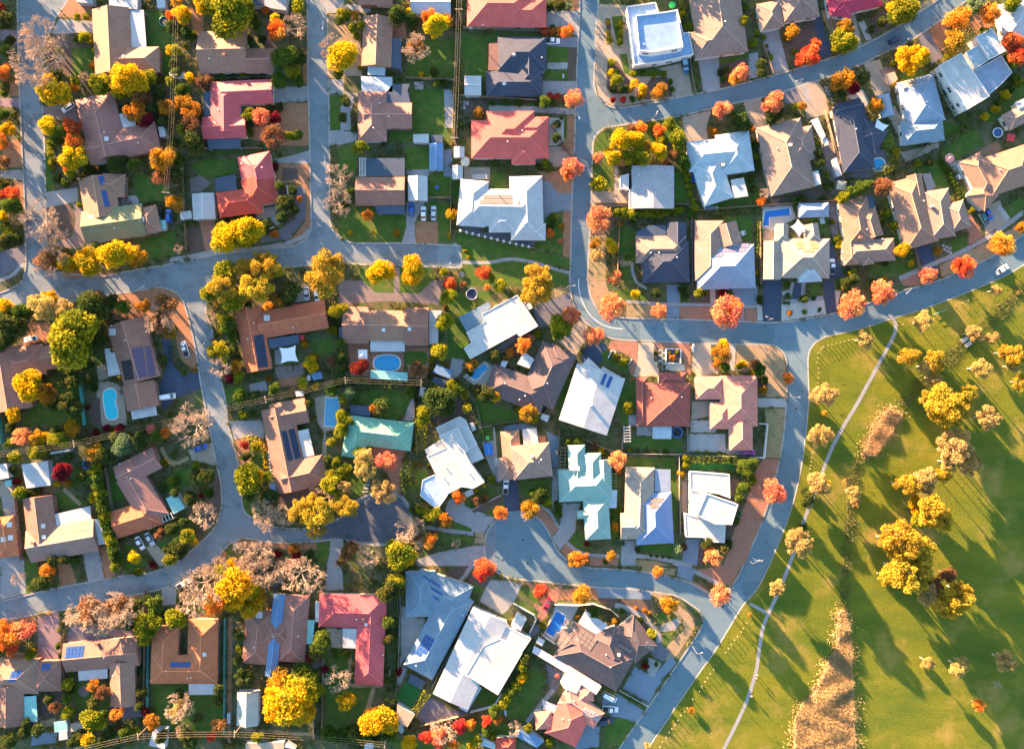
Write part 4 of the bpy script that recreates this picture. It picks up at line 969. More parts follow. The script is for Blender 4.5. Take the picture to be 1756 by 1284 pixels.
pt('lawn', '1085,310 1400,320 1380,380 1320,380 1320,620 1290,670 1085,700'); pt('mulch', '1070,880 1320,885 1300,1000 1110,1000'); pt('concrete', '0,40 200,40 300,90 250,120 0,100'); pt('tanpaver', '30,600 210,610 210,670 30,670'); pt('concrete', '0,800 190,830 190,850 0,840'); pt('concrete', '0,1160 165,1160 165,1240 0,1280'); pt('brick', '480,190 600,200 600,340 480,330')
shed('660,1185 795,1180 800,1260 660,1255'); shed('820,1190 920,1190 920,1250 820,1250', 'slate', 2.0); shed('668,722 748,722 745,772 668,770', 'slate', 1.9); gshed(1113, 755, 1260, 755, 172, 'white')
tr('510,130,90,D 640,180,80,D 620,110,45,Y 800,150,72,O 870,230,122,Y 960,190,60,A 690,420,130,P 690,420,95,B 190,220,48,L 60,120,62,L 150,140,50,A 30,490,150,Y 730,655,26,Y 880,740,42,G 940,740,42,D 70,900,52,D 40,1040,52,D 850,640,50,D 1235,1000,50,A 200,600,30,L 120,250,50,L 160,320,40,L')
stones('1080,910 1110,910 1140,910 1080,950 1110,950', 22, 30)
# ---- a3
T('a3')
House('the top coral-red house', 'coral red hip roofed house at the top edge beside four small orange trees', 'coral', [(108, 57, 700, 62, 358, 'HH'), (470, 112, 806, 112, 262, 'HH')], wall='cream').bits('245,222')
House('the navy hip-roof house', 'dark navy hip roofed house with cream sunlit slopes and a square front lawn', 'charcoal', [(378, 480, 805, 480, 300, 'HH'), (278, 738, 768, 735, 215, 'HH'), (650, 400, 650, 790, 235, 'HH')], wall='grey').flat('300,385 375,380 420,620 295,620', 2.5, 'brown').chim('520,490', 'grey').bits('765,512').sky('435,735', 34)
House('the coral-red pebble-garden house', 'coral red hip roofed house with a white pebble garden at its front', 'coral', [(145, 1228, 825, 1228, 335, 'HH'), (490, 980, 490, 1330, 420, 'HH'), (605, 1250, 605, 1448, 212, 'HH'), (520, 1135, 826, 1135, 210, 'HH')], wall='cream').bits('595,1155 465,1250')
pt('lawn', '810,412 1000,420 995,545 815,545'); pt('lawn', '785,618 995,622 995,710 790,697'); pt('mulch', '1005,425 1080,430 1075,712 1002,708'); pt('concrete', '775,715 1075,717 1070,810 770,860'); pt('darkconcrete', '812,345 1085,328 1085,420 812,410')
stones(' '.join(f'{830+25*i},580' for i in range(7)), 18, 52); pt('concrete', '812,552 995,552 995,612 812,612')
shed('948,652 964,652 964,690 948,690', 'white', .6, 'bench')
car(857, 363, 105, 0, 'ute', 'white')
pt('concrete', '810,100 1095,97 1090,325 930,242 810,245'); pt('concrete', '692,930 1065,960 1060,1015 692,990'); pt('whitepaver', '300,930 690,940 690,995 300,980'); pt('whitegravel', '830,1040 960,1040 960,1240 900,1284 830,1284'); pt('dirt', '988,1020 1060,1020 1052,1330 930,1330 960,1240 985,1200'); pt('lawn', '960,1020 985,1020 985,1200 960,1240'); pt('dirt', '1035,0 1100,0 1097,95 1035,95'); pt('lawn', '60,282 735,300 735,320 60,300')
tr('780,265,46,R 850,275,36,O 915,275,38,O 1000,275,66,O 840,850,42,R 905,850,37,R 970,870,36,R 1045,880,92,K 840,60,42,D 930,40,62,D 1000,60,36,S 790,900,62,G 740,900,40,G 850,910,40,D 900,1095,42,D 890,1210,47,D 940,1040,22,G 330,905,35,G 450,905,35,G 560,905,35,G 210,980,40,A 60,1100,30,D 130,1100,30,D 860,240,25,G')
# ---- a4
T('a4')
House('the white two-storey house', 'white two storey rendered house with a blue flat roof on the street corner', 'whiteflat', wall='white').flat('380,62 637,26 668,123 832,87 878,298 930,288 971,483 699,545 447,580 411,308', 3.3, 'deckblue', 'white', .35).flat('462,144 647,123 822,98 878,421 616,467 493,452', 6.3, 'deckblue', 'white', .55, base=3.2).bits('535,395')
House('the tan hip-roof house', 'large tan hip roofed house next to the white two storey house', 'taupe', [(1140, -200, 1235, 485, 440, 'HH'), (965, 405, 1300, 330, 240, 'HH')], wall='cream').bits('1250,195')
pt('concrete', '1012,530 1195,510 1205,780 1060,815'); pt('tanpaver', '130,42 370,42 450,600 790,640 800,860 300,945 205,918 135,850 108,700'); pt('tanpaver', '640,610 860,560 930,650 968,835 810,858 760,660')
pt('mulch', '200,165 240,165 250,390 210,400'); pt('lawn', '250,150 350,140 355,390 300,400'); pt('lawn', '320,480 385,475 410,620 640,600 730,640 740,670 420,680 360,640'); pt('mulch', '215,560 300,540 450,780 430,820 260,830 208,780'); pt('mulch', '600,690 740,680 790,850 560,880 480,840'); pt('lawn', '955,600 1000,640 1008,828 968,832'); pt('soil', '640,0 830,0 830,95 700,110'); pt('lawn', '1200,530 1450,470 1470,500 1210,570'); pt('gravel', '1460,480 1541,460 1541,680 1460,700'); pt('mulch', '1195,580 1440,520 1460,710 1210,770')
pt('tanpaver', '860,1032 1130,975 1090,1100 1100,1260 950,1284 900,1180'); pt('lawn', '130,1165 600,1070 840,1030 860,1180 700,1284 90,1284')
tr('215,200,26,Y 215,290,26,Y 230,350,38,L 320,220,40,L 330,290,35,L 320,370,36,L 255,550,38,L 290,710,62,L 350,790,42,D 450,740,42,Y 530,770,52,Y 240,640,36,Y 260,790,36,D 400,790,32,Y 300,640,30,G 510,830,40,A 670,800,82,A 260,880,26,C 350,880,32,C 430,870,30,G 490,860,30,G 440,650,30,L 520,640,28,G 620,660,32,L 710,650,28,L 770,720,28,G 780,790,28,G')
hedge('855,20 885,180', 40, 'L'); tr('930,240,45,L 870,120,35,Y 1490,380,40,L')
tr('330,1240,105,Y 450,1230,95,Y 520,1120,62,O 665,1150,62,O 420,1140,52,B 830,1210,85,L 760,1090,62,L 690,1240,55,L 620,1100,45,L 1215,970,92,K 1150,1160,45,A 1380,1060,82,D 1330,1010,42,G 1440,1100,60,D 1390,650,82,K 1340,690,60,O 1220,640,40,D 1270,610,32,G 1240,700,36,G')
umbrella(785, 45, 26, 'bright green round garden umbrella', (.05, .55, .10), 10)
# ---- a5
T('a5')
House('the small tan pitched house', 'tan and grey pitched roof house with a white side wall at the top edge', 'taupe', [(395, 20, 440, 255, 205, 'HH'), (640, -160, 695, 175, 320, 'HH')], wall='white')
House('the magenta roof house', 'magenta red metal roofed house with white verandah posts at the top edge', 'magenta', [(925, 60, 1390, -40, 190, 'HH'), (1065, -60, 1040, 152, 170, 'HH')], wall='white')
House('the charcoal shade-sail house', 'charcoal roofed house with tan sunlit slopes beside a white shade sail', 'charcoal', [(1100, 930, 1200, 1500, 285, 'HH'), (1180, 1140, 1400, 1260, 245, 'HH'), (990, 985, 1220, 925, 130, 'GG')], wall='cream').bits('1170,1140')
sail('1355,1045 1460,1105 1385,1210 1305,1180', 'white square shade sail', (.74, .74, .72))
shed('1420,660 1510,632 1541,700 1475,750', 'tanflat', 2.3, 'carport'); shed('770,1060 835,1035 905,1200 870,1240', 'white', 2.6, 'carport')
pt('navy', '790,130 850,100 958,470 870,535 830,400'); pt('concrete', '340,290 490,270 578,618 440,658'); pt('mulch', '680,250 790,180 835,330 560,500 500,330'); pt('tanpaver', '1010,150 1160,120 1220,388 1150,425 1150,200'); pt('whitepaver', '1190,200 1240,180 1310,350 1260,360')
pt('tanpaver', '640,770 740,725 830,702 900,830 940,1000 740,1050 700,890'); pt('concrete', '680,760 740,745 775,890 720,905'); pt('darkpaver', '525,822 640,775 700,890 560,920'); pt('tanpaver', '180,905 330,870 380,1050 420,1090 250,1140'); pt('tanpaver', '1240,562 1380,522 1480,800 1340,850'); pt('lawn', '1400,1200 1450,1120 1530,1284 1420,1284'); pt('whitegravel', '1090,850 1230,790 1290,900 1240,960 1150,900'); pt('tandirt', '860,100 930,80 1000,160 1000,300 950,330'); pt('lawn', '1260,200 1460,100 1520,120 1320,300')
stones('905,775 920,805 930,835 945,870 960,905', 42, 18, rot=-.3)
tr('610,290,72,A 750,490,112,R 820,380,52,R 1080,250,80,A 1060,370,112,L 1060,700,112,A 1010,750,60,A 440,890,100,K 400,940,60,O 1350,930,72,A 1220,690,72,D 1150,780,60,C 1040,830,52,D 360,330,26,L 380,410,22,L 395,470,22,L 415,515,30,L 260,375,42,L 300,290,32,L 640,940,46,L 700,935,36,A 440,1030,62,D 500,1000,52,D 620,460,26,L 330,560,50,D 340,640,50,D 190,60,45,G 180,180,50,L 560,330,40,A 1000,430,50,L 1300,260,45,D 1400,200,50,D 250,1130,25,O 1500,560,40,L')
# ---- a6
T('a6')
House('the cream and blue hip house', 'cream and blue grey hip roofed house beside a long clipped green hedge', 'cream', [(580, 690, 690, 1100, 330, 'HH', {'m': 'bluegrey'}), (465, 1175, 832, 1135, 205, 'HH', {'m': 'slateblue'}), (300, 830, 345, 1025, 110, 'HH', {'m': 'bluegrey'}), (470, 785, 690, 735, 130, 'GG')], wall='white').bits('680,900 705,950 580,1115')
House('the white stepped-roof house', 'white flat roofed modern house of stepped slabs below the red trees', 'whiteflat', wall='white').flat('790,580 985,470 1238,850 1020,980', 5.2, 'whiteflat', 'white', .15).flat('1075,642 1340,490 1435,640 1345,740 1215,850', 3.3, 'bluegrey', 'white', .1).flat('1025,466 1150,392 1233,530 1112,613', 3.9, 'paleblue', 'white', .2).flat('1112,330 1255,252 1380,450 1237,528', 4.6, 'paleblue', 'white', .2)
House('the top right white house', 'white and blue grey pitched metal roof house in the top right corner', 'white', [(1335, 205, 1660, 125, 320, 'HH')], wall='white')
House('the right edge tan house', 'tan roofed house partly cut by the right edge beside a small red umbrella', 'taupe', [(1380, 1085, 1620, 960, 155, 'HH'), (1480, 960, 1620, 900, 120, 'GG', {'m': 'white'})], wall='cream')
car(410, 350, 130, -68, 'wagon', 'navy', 'dark blue wagon driving on the road')
hedge('690,600 760,760 830,900 960,1040 1035,1105', 55, 'G', 2.0); hedge('1030,1120 940,1180 860,1245', 60, 'G', 2.0)
pt('darkpaver', '610,338 695,268 830,500 720,580'); pt('dirt', '705,262 845,158 870,260 850,470 760,390'); pt('lawn', '800,1060 1030,1110 850,1235 790,1200'); pt('lawn', '880,1284 1040,1160 1120,1130 1200,1284'); pt('lawn', '1250,960 1500,650 1541,700 1541,860 1260,1080 1120,1060'); pt('tandirt', '490,200 600,130 785,5 700,0 600,60'); pt('mulch', '150,190 320,90 470,190 230,300'); pt('dirt', '1050,240 1100,130 1330,180 1200,280'); pt('tanpaver', '400,930 500,1110 545,1170 490,1284 400,1130 345,1030'); pt('lawn', '420,640 640,600 690,650 560,720 430,700'); pt('brownpaver', '260,620 380,560 420,640 300,680')
trampoline(1310, 1170, 45, 'white', plain('trampoline_blue', (.04, .09, .22))); umbrella(1430, 1210, 40, 'red square garden umbrella', (.45, .04, .05))
tr('480,90,135,L 430,60,90,Y 960,160,118,O 1250,120,100,O 1130,40,95,S 920,370,120,A 560,520,142,Y 1420,360,92,R 1500,490,92,R 1480,420,70,K 1450,560,52,L 1440,20,85,L 240,940,66,A 1380,840,46,Y 1290,960,46,Y 1190,1030,42,Y 1500,740,42,L 880,490,35,L 400,560,40,D 390,735,28,Y 465,710,22,L 1200,280,60,G 1320,900,40,G 1430,780,45,D 1470,690,40,G')
# ---- b0
T('b0')
h = House('the tan and olive house', 'tan tiled house with an olive green tiled wing and a column of solar panels', 'tan', [(845, 325, 905, 690, 310, 'GG'), (900, 395, 1100, 405, 205, 'GH'), (735, 775, 1270, 700, 285, 'GG', {'m': 'olive', 'e': 3.0}), (1285, 590, 1335, 822, 185, 'HH')])
h.solar(892, 330, 50, -5, 5, 26, 1, 3).solar(916, 457, 50, -5, 6, 24, 1, 6).flat('770,667 880,652 886,700 772,710', 3.9, 'white').chim('705,350').bits('1012,780').sky('1250,700', 44)
pt('concrete', '402,462 680,420 690,540 402,600'); pt('brownpaver', '640,560 720,570 760,900 700,960 520,950 500,900 640,850 670,700'); pt('mulch', '410,600 600,565 660,640 655,780 600,870 415,905'); pt('lawn', '1190,280 1380,330 1480,430 1440,530 1230,550 1190,440'); pt('whitepaver', '1060,530 1190,490 1225,560 1180,600 1090,590', True); pt('lawn', '1180,890 1420,830 1541,800 1541,1000 1285,1070'); pt('dirt', '560,1215 900,1215 1240,1130 1010,1165 560,1150'); pt('lawn', '402,0 422,0 480,440 408,450'); pt('dirt', '100,0 200,0 200,250 0,240 30,80'); pt('concrete', '0,270 200,262 205,360 0,330'); pt('darkpaver', '0,1000 220,900 222,1080 60,1190 0,1215'); pt('mulch', '420,460 480,440 700,350 680,415'); pt('dirt', '120,360 205,370 215,620 180,640')
strip('concrete', '0,1240 110,1190 180,1120 222,1095', 34, 'footpath')
hedge('1220,588 1330,570 1425,570 1435,650', 34, 'D', 1.1); table(1135, 550)
car(1487, 672, -8, -130, 'wagon', 'blue'); car(1405, 655, 0, 80, 'sedan', 'black', 'small black trailer car')
shed('1395,710 1455,705 1460,790 1400,800', 'aqua', 2.1)
tr('20,40,55,O 30,180,65,B 110,480,78,R 10,480,55,R 90,580,92,G 50,660,62,Y 140,690,60,T 80,820,62,L 50,900,92,D 150,880,60,D 30,760,55,D 30,380,50,D 440,20,32,L 450,70,32,L 450,125,32,L 460,190,42,L 455,240,32,L 640,140,125,Y 600,230,62,O 690,270,42,S 620,290,52,L 500,340,40,D 570,380,40,G')
tr('340,690,170,P 450,830,130,P 440,1080,155,P 420,1060,110,B 600,1090,102,Y 780,1090,130,Y 1030,1010,160,Y 1200,1020,100,A 1430,170,130,A 1440,310,90,B 1000,220,72,D 1180,220,62,G 1090,180,50,D 1520,540,62,A 870,260,24,O 700,570,28,L 900,260,40,D 760,720,30,D 850,950,50,D 800,260,45,D 640,330,45,D')
# ---- b1
T('b1')
h = House('the pink and red roof house', 'two tone house with a pink metal upper roof and red tiled lower roof', 'red', [(742, 127, 790, 365, 292, 'HG', {'m': 'rose'}), (775, 330, 822, 572, 290, 'GH'), (430, 578, 810, 525, 225, 'HH')], wall='cream')
h.flat('400,338 580,307 600,440 415,458', 2.5, 'slate').bits('822,245 640,210')
gshed(298, 472, 310, 700, 195, 'white'); shed('95,637 190,622 200,690 105,705')
pt('lawn', '210,200 580,180 570,300 330,330 230,280', True); pt('lawn', '270,115 835,80 835,105 290,145'); pt('brownpaver', '180,350 270,310 370,380 290,450 195,480'); pt('brick', '265,705 440,692 400,975 322,978')
pt('mulch', '930,360 1130,400 1110,680 1020,760 930,650'); pt('darkpaver', '1130,400 1200,420 1205,680 1060,880 800,905 820,860 1000,780 1110,690'); pt('dirt', '940,205 1230,215 1245,560 1243,780 1180,850 1070,880 1200,720 1210,440 1140,380 950,370'); pt('mulch', '1000,240 1130,250 1140,350 990,360'); pt('concrete', '920,170 1080,140 1235,92 1235,215 960,200'); pt('concrete', '780,600 850,600 960,570 930,680 760,710'); pt('concrete', '890,690 930,680 975,740 950,760')
strip('concrete', '0,1062 180,1030 420,985 780,960 1060,905 1190,845 1235,790', 40, 'footpath')
fence('1040,405 1050,480 1060,560 1045,640 1015,700', .6, WALLM['white'], phrase='low white curved garden wall', th=.3, cat='garden wall'); fence('770,800 850,800 930,770', .6, WALLM['white'], phrase='low white garden wall', th=.3, cat='garden wall')
hedge('118,200 125,360 132,520', 34, 'G', 1.6); hedge('140,745 250,722', 34, 'G', 1.4); hedge('128,765 140,880 146,990', 40, 'G', 1.4)
pt('mulch', '170,770 270,750 305,980 180,1000'); pt('mauvepaver', '180,800 240,790 260,890 220,920', True)
tr('510,870,142,Y 680,830,150,Y 600,820,120,Y 970,400,52,D 1000,560,72,D 1080,620,62,D 1000,680,62,D 1090,440,52,D 1060,530,52,D 930,235,42,C 840,750,62,D 720,680,42,G 630,685,42,G 560,690,36,G 440,730,42,G 500,695,36,D 1150,520,30,O 930,830,40,O 900,1120,112,E 790,1130,140,E 860,1060,90,E 660,1130,100,E 500,1200,120,L 1360,1170,190,E 1450,1120,120,E 50,560,72,A 80,960,42,P 1480,310,115,P 1480,540,125,P 60,300,80,D 80,160,60,G')
# ---- b2
T('b2')
h = House('the brown verandah house', 'brown tiled gable house with a navy patio roof above and navy verandah below', 'brown', [(155, 452, 586, 452, 250, 'GG')])
h.flat('250,162 585,160 585,322 250,320', 2.6, 'slate').flat('320,580 585,577 590,655 350,655', 2.5, 'slate').bits('418,425')
pergola(182, 240, 248, 240, 150, 5)
gshed(700, 318, 700, 535, 170, 'white'); gshed(862, 30, 862, 265, 120, 'bluemetal'); gshed(1065, 60, 1065, 155, 92, 'white'); gshed(1050, 225, 1050, 345, 92, 'white'); tank(1117, 185, 38)
pt('lawn', '0,700 150,590 320,600 350,660 590,660 600,760 555,902 120,902 0,835'); pt('lawn', '0,60 160,60 160,300 0,300'); pt('lawn', '590,60 800,60 800,260 590,260'); pt('lawn', '800,300 930,290 1000,340 1000,500 795,500'); pt('lawn', '1005,360 1080,360 1070,550 1005,550'); pt('lawn', '780,540 1000,560 990,750 1000,900 880,900 880,740'); pt('bluepaver', '930,90 1010,80 1000,330 930,320'); pt('concrete', '600,540 770,540 680,720 670,800 690,908 560,908 600,760'); pt('dirt', '690,720 880,720 880,908 692,908 672,790'); pt('bluepaver', '600,265 800,260 800,315 610,318')
car(750, 648, 0, -130, 'sedan', 'white'); car(840, 645, 0, -130, 'sedan', 'silver', 'pale silver sedan'); car(645, 612, 0, -90, 'sedan', 'blue', 'blue sedan')
trampoline(870, 417, 18, 'blue', plain('trampoline_blue', (.04, .09, .22)))
tr('110,815,26,Y 318,815,22,Y 515,820,33,A 255,665,52,O 985,825,15,Y 980,860,15,Y 990,660,42,Y 1020,640,40,A 200,70,76,L 110,470,52,G 470,60,42,S 375,1160,122,Y 660,1150,122,Y 1280,1165,72,R 1430,1255,36,Y 990,1265,52,R 930,1160,42,L 1120,985,25,L 1150,1030,22,Y 1340,1220,52,L 60,560,50,D')
pt('lawn', '190,1112 825,1118 840,1210 830,1235 720,1345 330,1345 220,1245 190,1200'); pt('concrete', '1012,908 1055,912 1055,945 1015,940')
shed('1068,1165 1112,1165 1112,1208 1068,1208', 'slate', .5, 'utility box')
# ---- b3
T('b3')
h = House('the white solar-roof house', 'bright white metal hip roofed house with two rows of solar panels', 'white', [(50, 592, 760, 602, 330, 'HH'), (175, 355, 140, 760, 250, 'HH'), (625, 320, 640, 882, 290, 'HH'), (515, 808, 800, 810, 150, 'HH'), (300, 720, 540, 720, 190, 'HH')], wall='white')
h.solar(262, 501, 29, 0, 0, 40, 9, 1, m=M_SOLAR_REFL).solar(233, 544, 29, 0, 0, 40, 10, 1).solar(562, 552, 26, 0, 0, 38, 1, 1)
pt('tanpaver', '80,242 310,242 310,350 80,350'); hedge('330,262 465,262', 55, 'G', 1.6); pt('lawn', '320,295 450,295 450,430 320,430'); pt('darkconcrete', '770,360 820,360 910,470 1035,472 1030,625 910,630 780,720 780,580'); pt('dirt', '720,280 930,275 1040,350 1035,470 910,470 820,360 780,350 770,320'); pt('lawn', '800,690 850,640 948,630 948,1010 720,960 710,890 800,890'); pt('dirt', '955,632 1028,632 1013,1040 952,1020'); pt('darkpaver', '45,760 215,768 220,812 515,828 515,882 708,888 703,945 50,798'); pt('tanpaver', '710,60 1040,60 1050,240 880,240 720,200')
pt('lawn', '0,812 700,965 1010,1052 1010,1140 700,1062 500,1040 300,1068 62,1068 52,930 0,905'); pt('lawn', '62,1105 300,1092 520,1068 700,1092 1000,1192 1005,1284 0,1284'); strip('concrete', '52,1078 180,1082 320,1078 420,1058 520,1050 700,1082 880,1135 1012,1172', 30)
fence('50,806 213,845 376,885 540,922 706,958', 1.5, M_GREYF, True, 'grey fence with white square posts')
shed('150,300 285,300 285,345 150,345', 'grey', .8, 'table cover')
tr('880,680,32,L 835,820,46,O 940,760,32,A 930,890,26,K 800,215,42,L 760,235,42,D 840,240,42,G 1020,250,102,K 1000,290,70,O 740,1230,132,E 680,1260,70,E 1285,395,72,L 1230,390,45,L 1280,150,58,P 1270,700,112,K 1240,740,60,O 1250,1020,62,T 1370,930,62,Y 1400,960,42,Y 1250,900,42,A 1215,930,36,A 1410,1200,68,K 860,700,35,G 850,760,30,D')
pt('lawn', '1218,0 1400,50 1390,440 1210,340'); pt('drygrass', '1195,840 1330,840 1330,1284 1178,1284 1185,1000'); pt('tanpaver', '1200,452 1530,452 1530,590 1198,588'); pt('mulch', '1200,595 1330,600 1420,700 1330,840 1195,838')
# ---- b4
T('b4')
h = House('the grey striped roof house', 'grey striped low pitch metal roof house with white stepped front walls', 'stripe', [(615, 228, 615, 605, 372, 'GG', {'p': 7, 'e': 3.3})], wall='white')
h.flat('325,320 400,300 400,440 325,430', 3.0, 'whiteflat', 'white', .15).flat('405,440 440,430 440,605 410,605', 3.0, 'whiteflat', 'white', .1).bits('490,310 635,470 765,400')
h = House('the pale blue hip house', 'pale blue grey metal hip roofed house of crossing wings with a white patio roof', 'paleblue', [(922, 150, 1475, 100, 270, 'HH'), (1310, -62, 1362, 292, 300, 'HH'), (1080, 180, 1195, 548, 272, 'HH')], wall='cream')
h.flat('1300,352 1415,332 1455,495 1325,515', 2.6, 'white').chim('1225,225', 'cream')
h = House('the charcoal street-corner house', 'charcoal hip roofed house with sunlit tan slopes above the tan street verge', 'charcoal', [(463, 965, 910, 965, 240, 'HH', {'m': 'taupe'}), (722, 900, 730, 1256, 415, 'HH'), (825, 728, 825, 1000, 172, 'GH')], wall='grey')  # taupe wing puts the sunlit tan of the slopes into colour
h.flat('470,812 580,752 730,750 730,842 470,845', 2.6, 'slate').bits('595,997 668,995 825,1035')
h = House('the blue and tan solar house', 'tan and blue grey hip roofed house with white framed solar panels', 'taupe', [(1110, 710, 1110, 1240, 252, 'HH'), (1000, 1130, 1512, 1110, 385, 'HH', {'m': 'bluegrey'}), (1245, 740, 1300, 930, 212, 'GG')], wall='cream')
h.solar(1300, 930, 29, 0, -12, 40, 6, 1, m=plain('solar_cells_mauve_reflection', (.20, .18, .24), .3)).solar(1240, 970, 29, 0, -12, 40, 7, 1).solar(1185, 1010, 30, 0, -12, 40, 2, 1)  # mauve panels: reflected sky put into the cell colour
pool('1075,590 1180,590 1180,622 1075,625', 'small aqua plunge pool', 'pool_water_light'); trampoline(970, 330, 42, 'blue', plain('trampoline_bright_blue', (.02, .10, .6)))
hedge('1030,652 1125,648 1222,644', 42, 'G', 1.3); hedge('1240,642 1380,636 1525,628', 42, 'G', 1.3)
tr('500,640,46,L 560,645,46,L 620,645,44,L 680,640,46,L 740,635,46,L 800,628,44,L 840,622,40,L 300,645,52,L 360,650,56,L 420,650,52,L 910,280,38,L 920,340,38,L 940,410,38,L 945,470,38,L 970,540,42,L 980,600,42,L 955,660,42,G 930,310,30,Y')
tr('400,150,72,L 520,150,82,L 670,100,78,Y 280,160,82,Y 230,130,55,Y 840,60,72,L 880,170,62,G 900,230,52,G 340,180,60,K 720,200,42,K 790,140,62,B 560,60,60,A 130,160,50,K 460,200,45,G 330,740,30,A 400,1030,50,G 440,720,30,D 1480,130,40,G 1520,40,40,D')
pt('lawn', '805,240 880,262 920,560 805,580'); pt('concrete', '277,230 310,222 310,450 277,450'); pt('lawn', '312,725 460,800 455,1060 430,1080 380,1000 302,1000'); pt('lawn', '1245,672 1490,672 1490,890 1365,880 1360,740 1245,735'); strip('concrete', '430,1080 440,1180 480,1260 560,1310', 26); pt('lawn', '330,1120 430,1100 450,1220 500,1284 360,1284'); pt('tandirt', '300,1060 420,1060 430,1100 330,1120'); pt('darkpaver', '945,700 985,700 985,1250 945,1255'); pt('lawn', '1040,580 1460,500 1541,560 1541,600 1050,625'); pt('wood', '1000,280 1040,280 1060,540 1010,520')
table(1400, 825, col=M_WHITE)
# ---- b5
T('b5')
h = House('the tan grey verandah house', 'tan and grey hip roofed house with a white rear verandah roof', 'taupe', [(485, -150, 622, 455, 400, 'HH'), (560, 60, 805, 20, 300, 'HH')], wall='cream')
h.flat('680,312 840,267 865,390 710,425', 2.6, 'white').bits('475,75').chim('585,50', 'cream')
h = House('the cream pool house', 'cream hip roofed house with a shade sail and an L shaped blue pool', 'cream', [(500, 1040, 937, 1045, 350, 'HH'), (435, 890, 430, 1230, 150, 'GG'), (520, 740, 520, 900, 110, 'GH'), (775, 740, 800, 900, 122, 'GH'), (760, 1080, 770, 1252, 200, 'HH', {'m': 'paleblue'})], wall='cream')
h.solar(655, 905, 36, 0, 10, 34, 2, 2, m=plain('solar_cells_gold_reflection', (.36, .24, .12), .3)).solar(775, 905, 36, 0, 10, 34, 2, 2).solar(720, 973, 34, 0, 8, 30, 3, 1)  # gold panels: reflected sun glow put into the cell colour
sail('660,700 745,770 670,860 590,765', 'cream square shade sail', (.66, .56, .44)); pool('370,628 583,602 590,665 415,682 410,755 347,757', 'L shaped bright blue pool')
pt('whitepaver', '345,590 605,575 645,690 440,800 345,782'); pt('tanpaver', '352,795 465,800 465,885 352,885')
h2 = House('the blue grey pool cabana', 'small blue grey hip roofed pool cabana beside the L shaped pool', 'bluegrey', [(668, 622, 932, 615, 125, 'HH')], wall='cream', e=2.4)
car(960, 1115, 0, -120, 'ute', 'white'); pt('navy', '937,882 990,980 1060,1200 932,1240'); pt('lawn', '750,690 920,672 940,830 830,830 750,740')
h = House('the salmon gabled house', 'salmon tan tiled house of many gables with a slate blue flat roof corner', 'taupe', [(1140, 520, 1212, 925, 262, 'HH', {'m': 'tan'}), (1060, 992, 1512, 962, 200, 'HH', {'m': 'taupe'}), (1250, 620, 1322, 862, 190, 'HG', {'m': 'tan'}), (1110, 900, 1130, 1102, 130, 'GH', {'m': 'tan'}), (1250, 930, 1280, 1100, 100, 'GH')], wall='cream')
h.flat('1212,502 1310,487 1350,600 1262,640', 2.7, 'slate').chim('1200,860').bits('1265,790 1400,875')
tr('370,470,46,P 330,545,46,O 290,160,36,L 310,230,32,G 840,130,52,D 820,40,42,L 850,200,52,D 910,310,32,L 1060,510,62,L 1030,520,40,Y 1210,430,72,G 1130,450,52,G 1280,390,50,G 1400,420,92,B 960,720,26,L 1000,870,36,L 1020,920,36,Y 1140,1170,46,L 1160,1230,52,D 1440,640,42,L 1510,750,42,L 1420,720,42,G 350,1105,18,Y 300,1165,18,Y 1070,1085,18,A 270,430,45,D 250,330,40,D 230,250,35,D 640,540,40,G 700,520,40,D 870,520,30,D 930,400,45,D')
hedge('312,690 312,870 312,1065', 38, 'G', 1.5); hedge('1425,15 1460,120 1490,210 1400,270 1300,335', 66, 'L', 2.2, dens=.9); pool('1320,200 1345,172 1385,168 1415,190 1422,225 1405,260 1370,272 1335,260 1318,232', 'round bright blue pool on the dark deck', 'pool_water_light', True)
pt('darkpaver', '1240,60 1440,95 1480,225 1280,335 1060,330 1220,260'); pt('brownpaver', '870,0 950,0 1050,330 1030,470 960,480 880,100'); shed('960,172 1000,152 1050,310 1005,325', 'white', 2.5); shed('880,-10 915,-20 935,40 900,55', 'white', 2.4)
pt('mulch', '500,525 870,405 950,480 700,545 480,562'); pt('brick', '405,515 495,510 495,580 420,580'); umbrella(1045, 400, 48, 'tan pyramid garden canopy', (.42, .36, .26)); pt('darkpaver', '930,560 1050,520 1060,660 1010,700 1010,900 960,860'); pt('lawn', '180,300 270,340 330,480 280,540 50,560')
shed('848,690 890,680 900,735 860,742', 'palemetal', 1.2, 'spa cover')
# ---- b6
T('b6')
h = House('the peach tan hip house', 'peach tan hip roofed house with a navy patio roof and small front lawn', 'tan', [(480, 345, 645, 930, 300, 'HH'), (760, 440, 825, 865, 232, 'HH', {'m': 'taupe'}), (860, 700, 1042, 645, 252, 'HH', {'m': 'taupe'}), (570, 305, 610, 500, 130, 'GG')], wall='cream')
h.flat('642,302 715,292 765,412 697,458', 2.6, 'slate').chim('725,588', 'grey').bits('655,540')
h = House('the orange tan verandah house', 'orange tan hip roofed house with white trim and timber deck at the right edge', 'tan', [(1200, 335, 1640, 190, 345, 'HH', {'e': 3.2}), (1062, 150, 1240, 480, 205, 'HH'), (1095, 420, 1255, 560, 190, 'HH')], wall='white').bits('1325,265')
pt('wood', '1150,90 1300,5 1355,80 1190,190'); pt('gravel', '880,215 990,170 1110,370 1040,400')
car(1228, 648, 62, 100, 'sedan', 'blue', 'bright blue sedan'); car(1190, 697, 75, 120, 'wagon', 'teal', 'dark teal wagon'); car(1355, 1140, 130, -82, 'sedan', 'white', 'white sedan parked on the road')
for i in range(12):
    T('b6'); t = i/11; tr(f'{805+205*t:.0f},{185+335*t:.0f},29,G')
